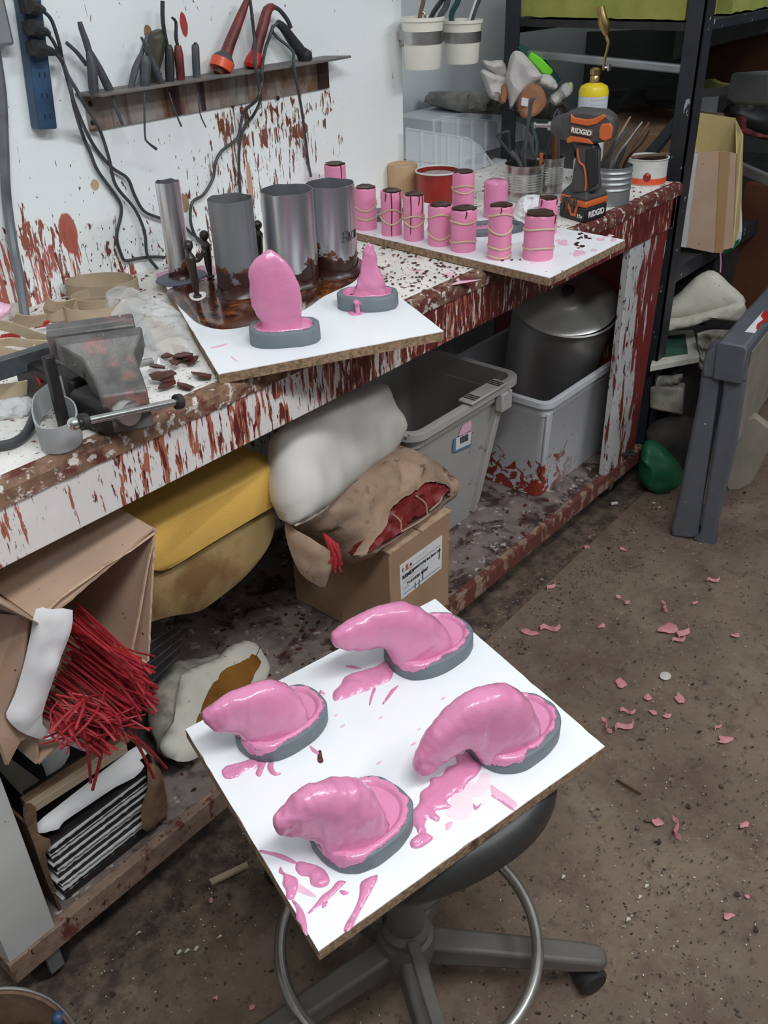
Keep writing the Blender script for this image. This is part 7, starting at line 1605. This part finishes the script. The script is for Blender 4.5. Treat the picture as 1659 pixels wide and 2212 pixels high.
mb = MB(); mb.tube([RC+V((math.cos(a)*rr, math.sin(a)*rr, 0)) for a in [2*PI*k/72 for k in range(72)]], 0.0095, 14, closed=True); mb.build('foot_ring', 'stool_ring', t)
for k in range(3):
    a = math.radians(-124+120*k); e_ = RC+V((math.cos(a)*rr, math.sin(a)*rr, -0.002)); s0 = HC+V((math.cos(a)*0.035, math.sin(a)*0.035, 0.150))
    mb = MB(); mb.beam(s0, e_, 0.020, 0.008); mb.build('ring_spoke', 'stool_plastic', t, bevel=0.003)
for k in range(5):
    a = math.radians(-53.6+72*k); d_ = V((math.cos(a), math.sin(a), 0)); s_ = V((-d_.y, d_.x, 0))
    def sc_(r, w_, z0, z1): return [HC+d_*r-s_*w_+V((0, 0, z0)), HC+d_*r+s_*w_+V((0, 0, z0)), HC+d_*r+s_*w_*.8+V((0, 0, z1)), HC+d_*r-s_*w_*.8+V((0, 0, z1))]
    mb = MB(); mb.loft([sc_(0.035, .026, .075, .115), sc_(0.12, .024, .072, .108), sc_(0.26, .023, .066, .094), sc_(0.305, .021, .066, .088), sc_(0.318, .012, .068, .082)])
    lg = mb.build('leg', 'stool_plastic', t, bevel=0.006, bseg=3)
    cc = HC+d_*0.292; mb = MB(); Rw = Matrix.Rotation(a+0.5, 3, 'Z') @ Matrix.Rotation(PI/2, 3, 'X')
    mb.lathe([(0.0005, -0.022), (0.020, -0.022), (0.025, -0.017), (0.025, 0.017), (0.020, 0.022), (0.0005, 0.022)], cc+V((0, 0, 0.0315)), 22, Rw); mb.lathe([(0.012, 0.0), (0.012, .03)], cc+V((0, 0, 0.045)), 14); mb.build('caster', 'rubber', lg)
mb = MB(); q = P(1036, 1882, z=0.488); mb.ball(P(1036, 1883, z=0.50), 0.007, sc=(1.3, .8, .8)); mb.build('wax_drip', 'pink_smear', t)

# bucket at the lower left
t = thing('dark_bucket', 'dark rusty bucket cut off at the lower left corner of the floor', 'bucket', (0.09, -0.22, 0))
bc = V((0.075, -0.235, 0)); e1 = P(60, 2140, z=0.3); R_b = (V((e1.x, e1.y, 0))-bc).length
mb = MB(); mb.caps = False; mb.lathe([(0.001, 0.008), (R_b*0.85, 0.008), (R_b*0.98, 0.29), (R_b*1.01, 0.295), (R_b*1.01, 0.30), (R_b*0.95, 0.30), (R_b*0.83, 0.02), (0.001, 0.02)], bc, 48); mb.build('pail', 'cardboard_wet', t, ang=40)
mb = MB(); mb.tube([bc+V((math.cos(a)*R_b*1.0, math.sin(a)*R_b*1.0, 0.3005)) for a in [2*PI*k/60 for k in range(60)]], 0.0028, 8, closed=True); mb.build('rim', 'steel', t)
mb = MB(); mb.ball(P(128, 2203, z=0.29), 0.010, sc=(1, 1, 1.4)); mb.build('handle_ear', 'strip_blue', t)

# ================================================================== FLOOR LITTER
def shaving(px, py, size, kind=0, mat='pink_shaving', ang=0.0, label=None):
    c = P(px, py, z=0.0075); mb = MB(); sc = size*((c-CAM).dot(fw))/F
    rl = random.Random(int(px*3+py))
    if kind == 0:
        n_ = 10; poly = [(math.cos(2*PI*i/n_)*sc*rl.uniform(.45, 1.1), math.sin(2*PI*i/n_)*sc*rl.uniform(.3, .75)) for i in range(n_)]
        Rr = Matrix.Rotation(ang, 3, 'Z')
        inflate(mb, smooth2(poly, 2), lambda u, v, n: c+Rr @ V((u, v, max(n, 0)+abs(u)*0.15)), 0.002, 0.0005, res=8)
    else:
        pts = [c+V((math.cos(ang)*sc*s_+math.sin(ang)*sc*.35*math.sin(s_*3), math.sin(ang)*sc*s_-math.cos(ang)*sc*.35*math.sin(s_*3), 0.004+0.005*abs(s_))) for s_ in (-1, -.5, 0, .5, 1)]
        mb.ribbon(pts, sc*0.45, 0.0012, V((0.5, .5, .7)))
    solo(mb, 'wax_shaving', mat, label or 'thin pink wax shaving lying on the brown floor', 'wax shaving', 'pink wax shavings on the floor', ang=80)
for a in [(1145, 1368, 20, 0), (1188, 1360, 22, 1), (1298, 1352, 12, 0), (1344, 1186, 12, 0), (1266, 1182, 11, 0), (1345, 1300, 16, 1), (1435, 1315, 16, 1), (1448, 1360, 32, 0), (1475, 1370, 26, 1), (1465, 1385, 16, 1), (1500, 1305, 11, 1), (1590, 1372, 12, 0), (1342, 1475, 20, 0), (1400, 1508, 14, 0), (1468, 1510, 20, 0), (1355, 1540, 16, 1), (1348, 1572, 24, 1), (1310, 1572, 20, 1), (1412, 1540, 12, 0), (1440, 1545, 12, 0), (1565, 1598, 22, 0), (1550, 1573, 12, 1), (1190, 1270, 16, 1), (1420, 1776, 16, 0), (1460, 1794, 26, 1), (1608, 1782, 14, 0), (1574, 1978, 16, 0), (1615, 1936, 8, 0), (456, 1945, 8, 0), (467, 2155, 9, 0), (545, 2175, 10, 0), (1540, 1256, 14, 1)]:
    shaving(a[0], a[1], a[2], a[3], ang=(a[0]*0.37) % 3.1)
mb = MB(); c = P(1437, 1461, z=0.0065); mb.lathe([(0.014, 0), (0.0145, 0.002), (0.012, 0.003), (0.0005, 0.003)], c, 20, sx=1.0, sy=.85); solo(mb, 'white_disc', 'plaster', 'small white disc on the floor right of the stool board', 'disc')
for (a, b, th_, mt, nm, lb) in (((1332, 1684), (1385, 1714), .004, 'cardboard_wet', 'twig', 'thin brown splinter on the floor right of the stool board'), ((455, 1906), (535, 1868), .011, 'strap_tan', 'wood_offcut', 'grey wood offcut lying on the floor by the bench shelf'), ((1320, 1088), (1334, 1086), .006, 'paper', 'paper_scrap', 'white scrap on the floor below the bench right end')):
    mb = MB(); mb.beam(P(*a, z=.010), P(*b, z=.010), th_, 0.006); solo(mb, nm, mt, lb, nm.split('_')[-1])
g = 'pale shards on the floor left of the stool'
for i, (px, py, s_) in enumerate(((300, 2020, 8), (405, 2058, 8), (425, 2052, 8), (475, 2028, 6), (388, 2060, 6), (1398, 1918, 8), (1384, 1942, 6), (1218, 1898, 8), (1358, 1990, 8), (1412, 1088+0, 6), (1425, 1098, 7), (970, 1910, 5))):
    c = P(px, py, z=0.008); mb = MB(); mb.prism([c+V((rnd.uniform(-1, 1), rnd.uniform(-1, 1), 0))*0.004 for _ in range(1)]+[c+V((.006, 0, 0)), c+V((.004, .005, 0)), c+V((-.004, .003, 0))], (0, 0, .003)); solo(mb, 'pale_shard', 'plaster', 'tiny pale shard on the dirty floor', 'shard', 'tiny pale shards on the floor', smooth=False)
mb = MB()
for k in range(5200):
    if k < 2600: x = rnd.uniform(0.2, 3.0); y = rnd.uniform(-1.0, -0.02)
    elif k < 3900: x = rnd.uniform(0.25, 2.3); y = rnd.gauss(-0.06, 0.06)
    else: x = rnd.gauss(0.9, 0.35); y = rnd.gauss(-0.75, 0.15)
    if y > 0.0: continue
    z_ = 0.006 if (y < -0.07 and x > 1.04) else 0.001
    s_ = rnd.uniform(.0010, .0036)*(2.2 if rnd.random() < .06 else 1); c = V((x, y, z_+0.0006)); R3 = Matrix.Rotation(rnd.random()*6, 3, 'Z') @ Matrix.Rotation(rnd.uniform(-.5, .5), 3, 'X')
    u = rnd.random(); mb.cur = 0 if u < .5 else 1 if u < .78 else 2 if u < .91 else 3
    if mb.cur == 3: s_ = min(s_, .0022)
    n_ = 4 if s_ < .003 else 5
    mb.prism([c+R3 @ V((math.cos(2*PI*i/n_)*s_*rnd.uniform(.5, 1.3), math.sin(2*PI*i/n_)*s_*rnd.uniform(.3, .8), 0)) for i in range(n_)], R3 @ V((0, 0, s_*.35)))
mk('crumb_dark', (0.055, 0.038, 0.030), 0.9, var=0.5, vs=30); mk('crumb_mid', (0.14, 0.10, 0.08), 0.9, var=0.5, vs=30)
solo(mb, 'floor_crumbs', ['crumb_dark', 'crumb_mid', 'saw_dusty', 'plaster'], 'dirt and wax crumbs scattered over the floor', 'dirt', kind='stuff', smooth=False)
